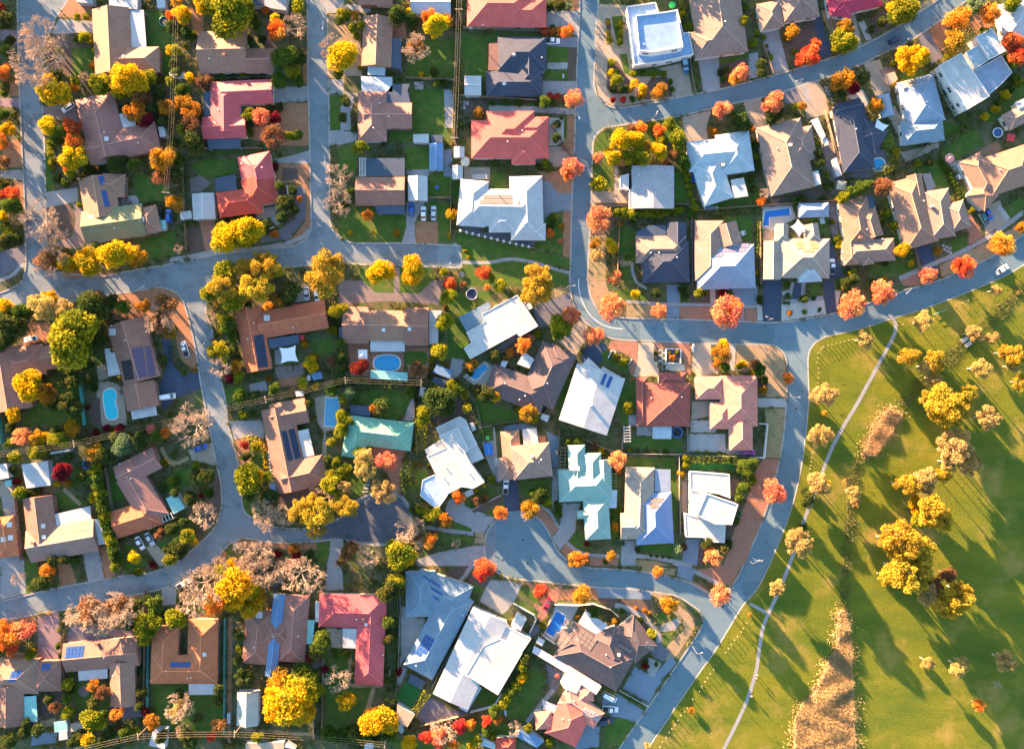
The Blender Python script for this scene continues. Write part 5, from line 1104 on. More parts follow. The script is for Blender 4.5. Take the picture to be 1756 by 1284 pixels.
pt('lawn', '560,230 780,170 800,200 900,400 840,420 760,400 710,280 570,290'); pt('lawn', '800,120 940,0 1190,0 960,170 870,200'); pt('lawn', '1370,590 1541,490 1541,600 1420,690'); pt('lawn', '890,900 1020,830 1055,940 910,1000'); pt('navy', '590,938 710,912 800,1205 640,1125'); pt('brick', '1020,662 1070,652 1185,845 1060,925'); pt('tanpaver', '1180,602 1330,532 1395,735 1200,838'); pt('tandirt', '800,1105 1190,915 1400,800 1541,700 1541,825 1310,1000 1000,1150 815,1210'); pt('brick', '440,1235 620,1160 730,1255 600,1284 480,1284'); pt('lawn', '160,1110 370,1050 560,1020 620,1115 410,1215 170,1195'); pt('lawn', '290,520 375,480 555,930 420,980'); pt('whitepaver', '1300,592 1340,575 1420,690 1390,720'); pt('tanpaver', '440,90 470,110 800,20 790,70 500,200'); pt('gravel', '1030,420 1060,415 1180,595 1130,600')
strip('concrete', '440,1222 620,1145 760,1085 960,1000 1190,880 1400,740 1541,630', 40, 'footpath')
stones('830,930 860,945 890,955 840,965 870,980 895,995', 22, 22); table(990, 255); table(1050, 350); table(960, 330, col=M_WHITE); umbrella(890, 160, 38, 'red and white play tent canopy', (.62, .25, .22), 6)
tr('1355,920,112,O 1300,930,70,O 1005,1110,108,R 960,1120,65,O 690,1200,82,K 1520,770,55,A 480,960,72,Y 520,975,45,L 540,1090,36,Y 405,755,42,L 330,640,36,L 780,980,36,A 610,205,36,L 410,100,36,Y 320,1080,35,D 300,1230,40,A 700,200,40,D 1080,620,28,L')
# ---- c0
T('c0')
h = House('the brown gold-tree house', 'brown tiled house half hidden by a gold tree at the left edge', 'brown', [(20, 600, 110, 1150, 360, 'GG'), (20, 745, 395, 695, 272, 'HH'), (370, 690, 640, 655, 212, 'GG')])
h = House('the brown solar-bank house', 'brown roofed house with purple solar banks beside the kidney shaped pool', 'brown', [(1100, 368, 1255, 890, 332, 'GG'), (1218, 905, 1262, 1132, 285, 'GG')])
h.mats('1160,602 1260,587 1300,850 1200,865', M_PURPLE).mats('1275,587 1330,577 1375,840 1310,850', M_PURPLE).mats('1065,717 1155,702 1185,873 1100,885', M_BLACK).flat('1150,1142 1370,1097 1385,1190 1165,1230', 2.6, 'white').flat('920,607 960,602 975,640 1030,637 1065,830 955,850', 2.6, 'white').sky('990,458', 60).bits('985,405 1105,530')
car(270, 520, -145, 25, 'sedan', 'white'); car(1478, 1028, 150, -22, 'van', 'white')
pool('915,1000 955,962 1005,968 1026,1020 1015,1080 1035,1150 1035,1200 990,1225 945,1210 925,1130', 'kidney shaped turquoise pool', 'pool_water_aqua', True)
pt('tanpaver', '870,900 990,890 1085,960 1120,1280 900,1280 850,1000'); pt('navy', '1420,532 1500,517 1530,720 1600,840 1740,800 1785,955 1560,1040 1430,1160 1400,900 1440,850 1470,720'); pt('lawn', '400,850 700,850 740,1284 180,1284 240,1140 460,1000'); pt('dirt', '1000,150 1200,95 1300,70 1541,90 1541,330 1300,340 1000,350'); pt('lawn', '830,640 920,650 925,750 840,750'); pt('mulch', '780,1040 880,1040 890,1284 790,1284'); pt('dirt', '220,380 450,370 450,560 350,550 210,570'); pt('tanpaver', '850,760 930,740 960,860 870,890')
fence('715,842 740,1060 762,1280', 1.9, M_TEAL, phrase='teal steel fence'); fence('0,1170 30,1300 45,1440', 1.9, M_TEAL, phrase='teal steel fence')
tr('40,260,92,Y 90,400,142,D 180,280,82,G 40,540,92,D 370,240,130,T 440,150,72,Y 560,250,112,T 800,230,142,D 850,180,90,B 640,520,225,L 600,380,122,L 780,370,122,L 720,630,120,G 520,480,90,Y 990,190,62,D 1090,240,72,G 1270,230,72,A 1400,330,150,P 1450,230,112,B 1420,380,90,B 1500,470,52,A 260,950,150,Y 230,880,90,Y 400,1000,110,A 620,870,112,D 600,1100,112,D 120,1190,72,Y 640,1150,62,L 620,1270,52,Y 860,450,60,D 900,540,50,D 800,760,50,D 800,880,60,D 480,1100,70,D 830,950,40,D 1440,700,40,G 770,1120,25,C')
# ---- c1
T('c1')
h = House('the terracotta solar house', 'terracotta tiled house with a long navy solar bank and shade sail courtyard', 'terracotta', [(690, 242, 795, 800, 232, 'GG'), (790, 402, 1115, 345, 240, 'GG'), (1100, 348, 1388, 300, 252, 'GG')])
h.mats('745,492 830,477 875,765 790,775', plain('solar_bank_navy', (.02, .035, .07), .4)).flat('872,522 1140,482 1145,560 892,608', 2.6, 'slate').bits('750,380 695,520 1095,420').sky('862,335', 52)
sail('970,597 1115,577 1140,720 985,735', 'cream square shade sail', (.70, .68, .58))
h = House('the brown twin-strip house', 'brown tiled house with twin dark solar strips and a white patio roof', 'brown', [(945, 1122, 1092, 1860, 282, 'GG'), (900, 1205, 1218, 1145, 222, 'GG'), (1000, 1745, 1375, 1665, 262, 'GH')])
T('d1'); h.mats('990,102 1035,92 1095,350 1045,360', plain('solar_bank_navy', (.02, .035, .07), .4)).mats('1050,87 1105,72 1165,330 1107,345', plain('solar_bank_navy', (.02, .035, .07), .4)).flat('1130,97 1225,77 1280,310 1185,330', 2.6, 'white').flat('837,102 935,87 965,230 867,217', 2.55, 'slate'); pergola(895, 270, 925, 545, 42, 9); shed('880,562 930,557 950,630 890,640', 'glassblue', 2.2, 'greenhouse')
T('c1')
car(140, 610, -22, -70, 'ute', 'white'); car(1210, 120, 12, 120, 'sedan', 'silver', 'silver blue sedan'); car(1302, 135, 8, 110, 'sedan', 'white')
pool('1380,1042 1498,1042 1490,1290 1366,1282', 'blue slatted covered pool', 'pool_water_light', cover=6)
pt('tanpaver', '1282,1042 1380,1012 1502,1022 1510,1100 1500,1310 1380,1330 1390,1560 1345,1560 1360,1340 1300,1240'); pt('lawn', '1250,550 1430,500 1480,600 1380,680 1270,660'); pt('dirt', '5,90 60,125 120,185 150,270 235,640 245,780 190,785 100,690 60,520 80,430 5,430'); pt('brownpaver', '920,770 1180,740 1190,830 960,880'); pt('concrete', '1120,130 1180,90 1250,180 1110,200'); pt('gravel', '700,920 850,890 870,970 720,990'); pt('concrete', '930,620 985,600 1000,740 930,750'); pt('lawn', '490,950 650,920 690,1000 560,1090 500,1060'); pt('dirt', '960,870 1150,850 1160,930 980,940')
shed('1250,832 1330,802 1350,865 1270,885', 'bluemetal'); shed('1215,842 1240,837 1245,885 1215,890'); shed('1110,980 1175,975 1185,1022 1120,1028', 'white', 2.2); umbrella(1167, 505, 26, 'red garden umbrella', (.4, .03, .03)); table(1070, 780)
hedge('18,570 50,700 100,760 160,795', 60, 'D', 1.2)
tr('370,110,102,L 330,130,70,L 480,80,150,E 560,180,112,L 640,140,90,E 770,80,150,E 480,340,72,L 510,420,82,G 560,500,62,G 440,630,102,L 430,600,70,Y 450,760,105,P 590,760,62,A 620,860,62,L 540,870,52,C 360,330,55,P 1060,100,102,D 1020,140,62,D 1460,275,62,L 1440,450,46,L 1240,740,72,Y 1270,680,42,A 1500,680,62,D 1430,720,52,B 880,870,36,A 1170,910,62,L 930,960,62,G 1290,940,46,Y 620,1030,82,G 760,1020,62,D 650,1190,46,L 870,230,45,O 1190,560,40,A 740,1170,50,D 560,620,55,D 590,680,50,D 1430,980,60,G 1490,900,60,D 1230,1080,50,D 700,230,50,D 960,180,60,A')
# ---- c2
T('c2')
h = House('the long tan pool house', 'long tan brown tiled house with a white patio roof above an oval pool', 'tan', [(45, 398, 272, 400, 325, 'GG', {'m': 'brown'}), (262, 400, 595, 404, 268, 'GG', {'e': 3.0}), (588, 412, 797, 412, 335, 'GG', {'m': 'brown'})])
h.flat('800,267 915,267 882,400 880,560 802,565', 2.5, 'white').flat('280,527 585,532 588,632 285,632', 2.5, 'white').sky('400,440 628,433', 30).flat('5,417 80,417 85,522 10,510', 2.4, 'slate')
pool('316,732 330,690 375,668 430,664 485,668 530,690 543,732 528,775 485,796 430,800 375,796 330,775', 'oval blue pool with pale coping', 'pool_water_light', True)
pt('brick', '290,640 580,640 580,800 290,800'); pt('brick', '90,565 280,565 285,850 110,850'); pt('brick', '590,585 800,595 790,870 620,860'); pt('lawn', '600,640 690,630 775,640 775,740 690,755 610,740', True)
shed('285,792 500,807 610,817 610,890 280,865', 'aqua', 2.4); umbrella(215, 655, 48, 'white square garden umbrella', (.76, .76, .74), rot=.8)
trampoline(1178, 125, 53, 'grey', plain('trampoline_navy', (.01, .02, .06)))
h = House('the white flat angled house', 'white flat roofed house set at an angle with a grey lower roof', 'whiteflat', wall='white'); T('c3')
h.flat('235,300 550,132 733,405 572,500 545,470 135,695 80,602 147,555 102,460 265,370', 4.2, 'whiteflat', 'white', .12).flat('32,330 295,192 320,240 230,300 265,365 102,452', 3.0, 'slateblue', 'grey').flat('600,215 645,172 685,245 640,270', 3.4, 'whiteflat', 'white', .1); T('c2')
pt('brownpaver', '5,5 190,5 215,10 330,112 720,118 830,5 925,5 905,100 885,215 400,185 5,222'); pt('lawn', '1010,100 1400,100 1300,180 1100,330 1150,550 1150,690 960,690 960,200'); pt('brownpaver', '490,-110 540,-110 540,112 490,112')
shed('870,742 1005,802 985,870 832,812', 'bluemetal', 2.4, 'carport'); shed('845,850 960,890 930,950 822,900', 'slate', 2.3)
pool('1150,822 1295,737 1322,780 1260,830 1252,855 1195,880', 'rectangular blue pool with a notched corner', 'pool_water_light'); pt('whitepaver', '1098,850 1290,712 1380,760 1290,940 1190,920'); pt('gravel', '1000,690 1110,700 1120,760 1060,850 990,880 980,790'); pt('lawn', '170,970 640,990 620,1100 540,1230 290,1200 280,1100 130,1090'); pt('gravel', '640,1050 690,1050 660,1240 570,1240'); pt('lawn', '1220,1050 1541,1150 1541,1250 1230,1284 1195,1100'); pt('mulch', '720,1120 1100,1040 1180,1170 860,1284'); pt('tandirt', '1350,240 1480,160 1500,190 1380,260')
shed('107,1102 280,1112 275,1200 100,1182', 'slate', 2.2); shed('725,942 775,947 750,1020 710,1020')
hedge('180,925 400,930 640,935', 64, 'G', 1.8); hedge('140,960 152,1070', 46, 'G', 1.8)
tr('190,770,78,C 700,780,78,B 970,150,86,L 930,385,92,L 895,630,92,L 1000,40,52,R 960,30,40,C 1430,60,56,L 1310,65,32,O 1100,45,32,B 1180,740,62,A 1510,640,46,O 1000,930,62,L 1060,960,62,G 1110,1010,46,L 1130,1125,52,L 880,1060,150,D 960,1100,92,D 830,980,72,D 750,1170,82,L 740,1240,62,L 30,690,62,D 40,770,62,D 100,1000,62,S 30,1200,72,L 40,1050,62,L 130,1030,52,G 380,1110,92,D 310,1140,52,A 640,980,62,G 1480,90,40,S 950,250,35,B 60,900,40,S 820,700,35,L 30,260,60,L 30,560,50,G 90,1250,60,L 820,850,40,D')
# ---- c3
T('c3')
h = House('the dark brown L-roof house', 'dark brown hip roofed house at an angle with peach sunlit slopes', 'darkbrown', [(300, 862, 800, 1052, 272, 'HH'), (712, 1075, 925, 605, 330, 'HH'), (820, 640, 1035, 745, 180, 'HH')], wall='cream')
h.flat('610,632 700,700 655,780 547,740', 3.6, 'white').flat('415,712 470,717 430,800 387,785', 2.7, 'white').bits('445,910 620,1020 570,1053 815,910')
h = House('the white chimney house', 'white low pitched metal roof house with a tall chimney shadow', 'white', [(1290, 800, 1127, 1300, 445, 'GG', {'p': 6, 'e': 3.6}), (1120, 745, 1260, 880, 170, 'HH', {'p': 16, 'e': 3.3})], wall='white')
h.flat('1300,762 1460,850 1397,1000 1247,930', 3.0, 'whiteflat', 'white').chim('1195,1100', 'white')
h.quad([(1318, 820), (1345, 832), (1305, 930), (1278, 915)], M_SOLAR, 'solar_panel'); h.quad([(1368, 842), (1395, 855), (1352, 955), (1325, 938)], M_SOLAR, 'solar_panel')
pt('navy', '1150,565 1335,560 1348,620 1260,770 1100,722'); pt('darkpaver', '685,250 1010,102 1055,250 930,330 750,430'); pt('tanpaver', '860,492 1010,500 1040,400 1120,345 1172,392 1145,560 1060,680'); pt('lawn', '195,1060 560,1160 570,1250 205,1284'); pt('drygrass', '870,75 1010,60 1010,95 880,160'); pt('darkpaver', '350,610 555,480 570,505 390,650'); pt('mulch', '380,680 700,500 720,530 470,700'); pt('lawn', '860,1000 1040,760 1060,800 940,1120')  # second dark paver strip, under the white flat house, paints in shadow
hedge('1090,665 1160,560', 40, 'G', 1.2); fence('190,1095 212,1190 232,1284', 1.7, M_GREYF, phrase='grey steel boundary fence'); fence('752,1225 860,1060 960,880', 1.6, M_GREYF, phrase='grey steel boundary fence'); fence('380,655 470,612 560,572', 1.4, M_POST, phrase='pale timber fence')
shed('768,1175 835,1195 815,1252 752,1222', 'white', 2.0); tr('1030,310,92,K 990,300,50,O 1230,480,102,K 1390,230,128,K 1370,200,80,O 720,110,142,E 780,70,90,E 930,400,92,L 920,460,82,G 730,480,32,L 600,570,78,O 660,520,46,K 490,640,36,O 340,670,62,D 360,1030,52,Y 280,1000,82,D 200,970,52,D 570,1130,42,L 650,1180,82,A 700,1210,50,L 1070,310,50,B 450,700,35,A 870,330,30,D 140,820,30,G')
# ---- c4
T('c4')
h = House('the dark red white-trim house', 'dark red brown tiled house with white trim and a boxed front garden', 'darkred', [(545, 1098, 940, 1098, 385, 'HH', {'e': 3.1}), (517, 855, 522, 1286, 104, 'HH'), (785, 812, 785, 925, 242, 'HH', {'p': 14})], wall='white')
h.flat('830,1152 900,1152 895,1265 826,1260', 2.7, 'slate').bits('600,1040 868,1030')
h = House('the salmon pink roof house', 'salmon pink tiled hip roofed house on the street corner with white terraces', 'salmon', [(1370, 842, 1372, 1290, 330, 'HH'), (990, 950, 1240, 950, 205, 'HH'), (1390, 1250, 1392, 1500, 205, 'GH'), (1118, 1195, 1310, 1195, 235, 'HH')], wall='cream')
pt('creampaver', '487,548 620,550 670,800 655,850 440,850 480,720'); pt('brick', '240,535 480,545 480,720 430,850 400,770 440,690 350,640 250,610 220,600'); pt('brick', '628,552 950,560 942,850 900,800 862,612 622,602'); pt('mulch', '735,615 855,615 850,728 730,728'); pt('mulch', '620,605 668,605 664,720 620,720'); pt('creampaver', '975,562 1125,567 1130,700 1190,830 1000,850 955,780'); pt('whitepaver', '1290,570 1345,575 1335,800 1290,790'); pt('tanpaver', '960,1070 1200,1060 1110,1200 950,1230'); pt('whitegravel', '725,740 900,742 895,800 720,800'); pt('mulch', '1140,720 1290,700 1290,800 1160,800'); pt('tandirt', '1345,700 1541,720 1541,830 1340,800')
stones(' '.join(f'{683+26*(i%2)},{618+24*i}' for i in range(8)), 40, 18); fence('730,607 860,611 856,735 727,733 730,607', .5, WALLM['white'], phrase='low white box garden wall', th=.35, cat='garden wall'); fence('218,690 250,622 285,632 265,690 395,745 430,690', .7, WALLM['white'], phrase='white zigzag garden wall', th=.3, cat='garden wall'); fence('965,562 962,640', 1.2, WALLM['white'], phrase='white driveway wall', th=.5, cat='garden wall')
pt('lawn', '165,640 220,610 240,700 400,770 370,820 180,720'); pt('tandirt', '30,10 195,10 240,130 330,330 200,295 90,200'); pt('lawn', '250,100 420,60 560,150 560,190 380,180'); pt('bluepaver', '735,45 860,45 850,200 740,200'); pt('bluepaver', '732,232 850,237 845,343 732,343'); pt('drygrass', '380,218 600,222 722,237 722,343 380,333'); pt('brick', '850,237 1130,242 1130,353 850,349'); pt('bluepaver', '1310,72 1540,52 1530,220 1350,217'); pt('brick', '1425,257 1530,257 1530,368 1425,368'); pt('mulch', '945,82 1110,92 1110,200 945,195'); pt('whitepaver', '1117,80 1165,82 1165,205 1120,205'); pt('mulch', '1172,100 1300,100 1310,200 1180,200'); pt('darkconcrete', '1350,240 1420,245 1420,366 1350,362'); pt('lawn', '865,50 925,50 925,195 860,195'); pt('lawn', '300,980 430,900 460,930 440,1284 330,1284'); pt('gravel', '400,1190 460,1190 470,1284 400,1284')
strip('concrete', '380,192 720,215 1120,222 1541,238', 30, 'footpath', False)
tr('675,270,78,K 1265,290,142,K 1330,250,90,O 1210,640,92,A 1230,580,60,Y 1250,770,52,G 1180,730,42,A 1410,740,42,Y 1365,760,26,L 1500,740,52,B 390,1110,52,L 400,1150,40,Y 1520,840,32,L 430,870,16,Y 280,670,32,L 360,720,42,L 300,690,26,R 1020,120,52,L 1070,110,32,L 460,130,42,Y 640,120,52,D 900,140,42,D 880,80,42,D 1220,120,42,C 1280,130,32,G 760,640,18,L 830,635,20,L 790,680,26,O 640,650,24,G')
T('d4'); pt('whitepaver', '945,2 1130,2 1175,90 1170,110 945,108'); pt('whitepaver', '935,122 1250,122 1255,285 937,275'); shed('612,52 780,57 778,168 612,165', 'palemetal', 2.5, 'carport'); pt('concrete', '475,57 605,57 605,140 475,135'); trampoline(828, 108, 50, 'blue'); pt('concrete', '1262,250 1400,265 1400,310 1262,300')
# ---- c5
T('c5')
pt('navy', '345,5 515,5 505,365 355,365'); pt('navy', '632,20 690,20 680,200 602,200'); pt('navy', '880,5 970,5 995,285 912,295'); pt('whitegravel', '515,217 888,172 908,300 512,365'); pt('lawn', '765,40 860,30 865,130 770,150'); pt('whitegravel', '985,92 1040,87 1005,250 1000,270'); pt('whitepaver', '520,100 600,90 600,130 520,135'); pt('concrete', '693,22 730,22 715,135 685,135'); pt('concrete', '600,22 630,22 600,140 575,130'); pt('whitepaver', '300,215 340,215 350,360 302,362'); pt('gravel', '515,180 760,160 880,140 885,170 515,215')
pt('tandirt', '112,572 400,572 520,640 555,760 560,1030 380,1030 390,860 330,760 120,700'); pt('drygrass', '370,1132 552,1132 545,1284 372,1284'); pt('whitepaver', '305,1042 558,1042 556,1120 305,1120'); pt('mulch', '250,700 330,760 390,860 375,960 305,960 300,860 250,800')
lamp(568, 1027, 665, 1032); lamp(385, 355, 370, 320)
tr('590,295,26,A 720,280,26,G 850,262,22,D 560,40,32,G 570,135,26,D 715,165,42,G 800,160,26,D 330,50,22,G 325,165,32,D 330,200,26,D 540,200,18,G 575,205,18,G 1140,210,128,K 1090,240,80,O 1420,110,118,K 1380,150,70,O 1245,525,82,T 885,1020,118,T 1090,30,62,D 570,865,62,O 480,790,42,P 350,970,46,A 330,800,52,G 290,760,52,D 270,830,42,L 360,880,40,D 890,1180,35,E 150,760,30,L 190,740,32,Y 1040,60,40,L 1330,30,40,D')
T('d5'); fence('300,30 380,35 352,330 250,325', 1.6, WALLM['white'], phrase='white rendered courtyard wall', th=.25, cat='garden wall'); car(220, 287, 90, 0, 'sedan', 'magenta', 'magenta hatchback'); pt('drygrass', '385,30 545,5 530,200 500,330 370,330')
pt('brick', '350,345 490,340 475,480 395,730 190,1260 0,1284 100,1000 230,650 290,450')
# ---- c6, park
T('c6')
strip('concrete', '355,300 395,345 412,420 390,500 300,670 180,890 60,1110 -50,1290 -160,1500 -320,1920 -390,2100 -480,2380 -610,2720 -700,2915 -755,3049 -790,3240 -817,3437 -909,3724 -1104,4130 -1238,4392', 32, 'footpath')
tr('655,370,92,T 1300,90,52,T 530,670,96,E 740,730,112,E 690,760,80,T 750,860,82,T 1100,470,82,T 1230,520,62,T 1300,500,42,T 1155,780,102,T 1450,660,112,E 1380,640,70,E 840,1110,190,E 720,1060,102,E 950,1150,112,E 820,1220,80,E 1040,1010,92,E 1230,1220,102,T 1290,1240,60,T 1500,110,25,T 1440,760,60,T 1530,900,80,E')
for q in ((1012, 527), (1042, 567)):
    p = W(*q); r_ = empty('culvert_headwall', (p.x, p.y, 0), .6); MB().box((-1.1, -.6, 0), (1.1, .6, .7)).build('slab', WALLM['grey'], r_); MB().tube((0, -.65, .3), (0, .65, .3), .28, k=10).build('pipe', M_METAL, r_); later(r_, 'pale concrete culvert headwall', 'culvert', px(*q))
fence('740,303 850,262', .9, plain('cyan_rail', (.2, .5, .5), .6), phrase='short cyan barrier rail', rail=True)
# ---- d0
T('d0')
shed('187,392 420,357 445,575 232,603', 'white', 2.7); shed('-30,395 55,382 80,510 -30,530', 'white', 2.7)
h = House('the tan brown carport house', 'tan brown L shaped tiled house with a long white patio roof and carport', 'brown', [(330, 675, 392, 1195, 262, 'GH'), (250, 1118, 848, 1012, 285, 'GG', {'m': 'taupe'})])
h.flat('467,832 795,757 805,880 490,943', 2.6, 'white').flat('815,877 880,867 925,1090 852,1105', 2.5, 'white').sky('382,932 388,1028', 36).chim('300,1078')
h = House('the terracotta pergola house', 'terracotta brown L shaped house with a ladder pergola and two white cars', 'terracotta', [(1040, 505, 1385, 330, 205, 'GG', {'m': 'pinkbrown'}), (1130, 480, 1378, 885, 250, 'GH', {'m': 'pinkbrown'}), (1005, 925, 1400, 800, 245, 'GH')]).bits('1155,515 1060,385')
pergola(1285, 945, 1530, 835, 45, 9); shed('1460,692 1555,642 1630,775 1530,830', 'aqua', 2.4)
h = House('the orange tile edge house', 'orange tiled house with pale skylights cut by the left edge', 'orange', [(35, 850, 80, 1205, 175, 'HH')]).sky('85,920 95,1035 32,1050', 44)
car(1230, 1085, 60, 112, 'sedan', 'white', 'white sedan with dark roof windows'); car(1318, 1048, 55, 100, 'sedan', 'silver', 'silver white sedan')
trampoline(770, 390, 43, 'blue'); shed('725,327 785,317 790,350 730,355', 'aqua', 1.8); shed('440,282 620,252 620,275 445,303', 'white', 2.0); shed('1283,50 1355,40 1368,110 1300,120', 'red', 1.9, 'carport'); shed('40,535 95,525 100,580 45,590', 'aqua', 2.0)
for i in range(13):
    t = i/12; x = 835+(165*t if t < .6 else 165*t+30*(t-.6)); tr(f'{x+20*t:.0f},{440+70*i:.0f},64,{"G" if i % 3 else "L"}')
tr('190,140,82,K 80,200,42,L 320,150,72,A 370,160,72,Y 520,170,82,L 640,80,72,A 330,270,82,L 140,330,62,L 830,280,92,A 900,320,82,D 1080,220,92,S 1230,180,82,D 540,470,98,C 500,560,36,Y 600,560,42,A 700,520,62,D 820,580,42,C 820,690,52,Y 170,640,62,L 250,640,42,D 330,630,42,D 150,545,36,C 100,440,42,D 1460,110,52,O 1180,1200,62,Y 1400,1000,55,B 1320,940,32,A 1500,1230,62,L 1480,1150,52,D 1530,530,42,L 1430,590,42,D 1440,380,42,L 1050,70,52,C 940,70,42,C 840,110,35,C 1330,1260,28,C 90,60,50,D 480,90,60,D 700,170,60,D 1000,150,60,D 1380,140,60,G 450,1250,60,D 560,1230,50,D 660,1240,40,G 240,1180,40,G 220,1040,30,L 600,330,40,G')
pt('concrete', '722,1150 860,1132 905,1284 760,1284'); pt('dirt', '872,1120 930,1112 1000,1284 907,1284'); pt('concrete', '10,682 110,662 200,1120 215,1284 0,1284 0,1220 110,1190'); pt('tanpaver', '0,540 100,522 130,680 0,680'); pt('lawn', '950,450 1000,440 1110,700 1000,740 960,600'); pt('lawn', '1090,1090 1170,1100 1300,1284 1100,1284'); pt('tanpaver', '1285,1120 1370,1082 1450,1180 1541,1284 1400,1284'); pt('lawn', '490,650 560,600 800,740 500,800'); strip('tandirt', '560,605 640,680 710,750', 34, sm=False); pt('lawn', '1400,1090 1500,940 1600,850 1700,880 1541,1200 1460,1180'); pt('lawn', '1430,560 1541,440 1640,430 1650,560 1500,640'); strip('tandirt', '1420,240 1480,350 1560,380 1660,330', 34); pt('lawn', '640,410 800,460 810,560 640,600')
# ---- d1
T('d1')
pt('tanpaver', '170,268 330,222 378,195 412,405 300,370 210,370'); car(275, 245, 125, -40, 'sedan', 'blue', 'dark blue sedan'); pt('concrete', '528,5 818,5 840,100 830,170 740,140 575,170'); pt('dirt', '582,172 700,170 720,400 620,445'); pt('lawn', '750,300 850,280 890,430 700,420'); pt('mulch', '405,420 448,540 462,680 450,790 345,950 250,1040 310,700'); pt('lawn', '645,690 720,640 800,800 770,860 690,830'); pt('lawn', '500,1115 555,1088 560,1160 500,1210'); pt('concrete', '562,1072 595,1068 595,1140 565,1140'); pt('dirt', '600,1062 760,1062 1000,1092 1300,1082 1300,1140 600,1120'); pt('lawn', '1300,1085 1420,1072 1410,1200 1380,1284 1300,1284'); pt('concrete', '1422,1065 1535,1055 1541,1284 1390,1284'); pt('lawn', '130,430 250,420 260,560 100,600'); pt('mulch', '900,650 1300,600 1300,700 1000,780'); pt('dirt', '400,1235 500,1130 500,1220 440,1284')
hedge('650,165 740,150 820,210 860,330 870,420', 36, 'Y', 1.3)
tr('205,40,190,P 150,20,110,P 295,500,102,D 240,390,42,L 190,690,78,D 45,530,46,G 300,830,120,P 160,1030,82,L 170,1000,50,A 220,1070,42,Y 80,1100,92,D 30,1230,42,L 350,640,52,G 280,660,26,C 690,540,135,L 770,500,75,Y 640,600,60,S 700,640,72,D 870,500,52,L 880,690,82,D 850,830,130,P 1000,830,102,P 860,920,82,P 1180,790,122,E 1330,830,150,E 1400,680,92,P 1500,770,82,E 1300,970,82,E 1250,720,80,E 1420,570,102,L 1450,490,82,L 1510,460,52,Y 1470,370,52,L 1430,200,52,L 1510,80,72,L 680,320,52,D 760,230,52,L 670,220,42,C 1280,620,52,P 650,1180,122,P 800,1180,122,P 440,1270,80,P 960,1180,42,C 1120,1230,62,C 1100,1130,52,A 1230,1200,62,D 560,1250,50,Y 1400,350,50,D 1480,600,70,G 40,640,50,D 30,950,60,D 130,900,50,D 100,1180,60,D')
# ---- d2
T('d2')
h = House('the teal L-roof house', 'teal green metal L shaped hip roof house beside the dark brick driveway', 'teal', [(85, 82, 652, 150, 252, 'HH'), (185, 0, 128, 332, 205, 'HH')], wall='cream')
h = House('the white angular house', 'white flat roofed angular house with a blue glass porch', 'whiteflat', wall='white')
h.flat('890,140 1050,70 1150,265 1115,285 1170,390 1288,548 1190,603 1087,588 950,658 780,320 950,245', 4.6, 'whiteflat', 'white', .08).flat('860,68 1065,-30 1120,0 1225,225 1147,265 1052,68 893,137', 3.4, 'whiteflat', 'white', .05).flat('762,260 905,177 940,245 785,318', 3.2, 'whiteflat', 'white').flat('1117,285 1225,227 1283,340 1167,388', 3.2, 'whiteflat', 'white').flat('742,530 850,482 965,660 872,790 722,665', 3.4, 'glassblue', 'white', .15).flat('1105,640 1180,602 1195,650 1132,683', 3.0, 'whiteflat').bits('950,420 930,512 1150,465 1208,435')
pt('brick', '310,222 470,262 610,272 590,330 550,500 550,640 482,638 450,500 300,300'); pt('concrete', '940,790 980,690 1100,700 1120,760 1385,862 1320,940 1285,990 1180,980 1000,880'); strip('concrete', '780,945 900,965 1010,978 1190,1000', 36, sm=False); pt('lawn', '1010,882 1180,960 1170,985 1010,962'); pt('lawn', '880,995 1200,1035 1190,1085 900,1100'); pt('concrete', '690,1230 900,1160 1285,1092 1295,1200 1340,1284 1200,1284 700,1284'); pt('lawn', '1130,685 1380,592 1410,650 1170,780 1112,740'); pt('tandirt', '1205,982 1290,990 1280,1088 1202,1085'); pt('lawn', '80,470 230,470 260,640 180,680 60,600'); pt('lawn', '680,440 790,445 800,470 730,560 700,640 660,600'); pt('mulch', '1175,800 1430,665 1440,690 1200,820'); pt('concrete', '1230,60 1380,55 1400,320 1440,530 1400,560 1300,330')
stones(' '.join(f'{268-8*i},{508+31*i}' for i in range(5)), 46, 15); fence('1172,790 1300,725 1435,660', 1.2, WALLM['white'], phrase='white garden screen wall', cat='garden wall')
hedge('742,40 735,150 728,265', 95, 'L', 2.4, dens=.8); hedge('640,330 605,450 610,570 680,680 760,790 830,850', 92, 'G', 2.4, dens=.8)
hedge('790,1150 960,1115 1110,1085', 46, 'G', 1.0); shed('1155,30 1190,20 1215,85 1180,100', 'white', 2.0)
tr('220,320,92,T 260,340,60,T 240,430,102,T 190,300,70,L 410,370,98,K 390,630,112,T 350,600,60,T 50,600,72,T 60,760,122,E 50,440,72,L 20,690,80,E 1050,675,72,O 930,880,78,A 810,1070,78,O 830,1020,45,R 600,980,112,P 650,1060,102,P 690,930,82,P 540,1190,142,L 480,1130,70,L 600,1220,90,Y 90,1170,92,B 60,1200,60,O 270,1200,112,P 640,800,26,L 830,830,72,L 720,790,50,L 1430,820,66,O 1290,680,32,O 1210,705,50,B 1355,525,46,L 1285,580,26,Y 1210,620,22,Y 800,390,14,Y 1040,1080,46,P 760,870,60,D 700,1010,60,B 120,1120,60,B 20,1250,50,B')
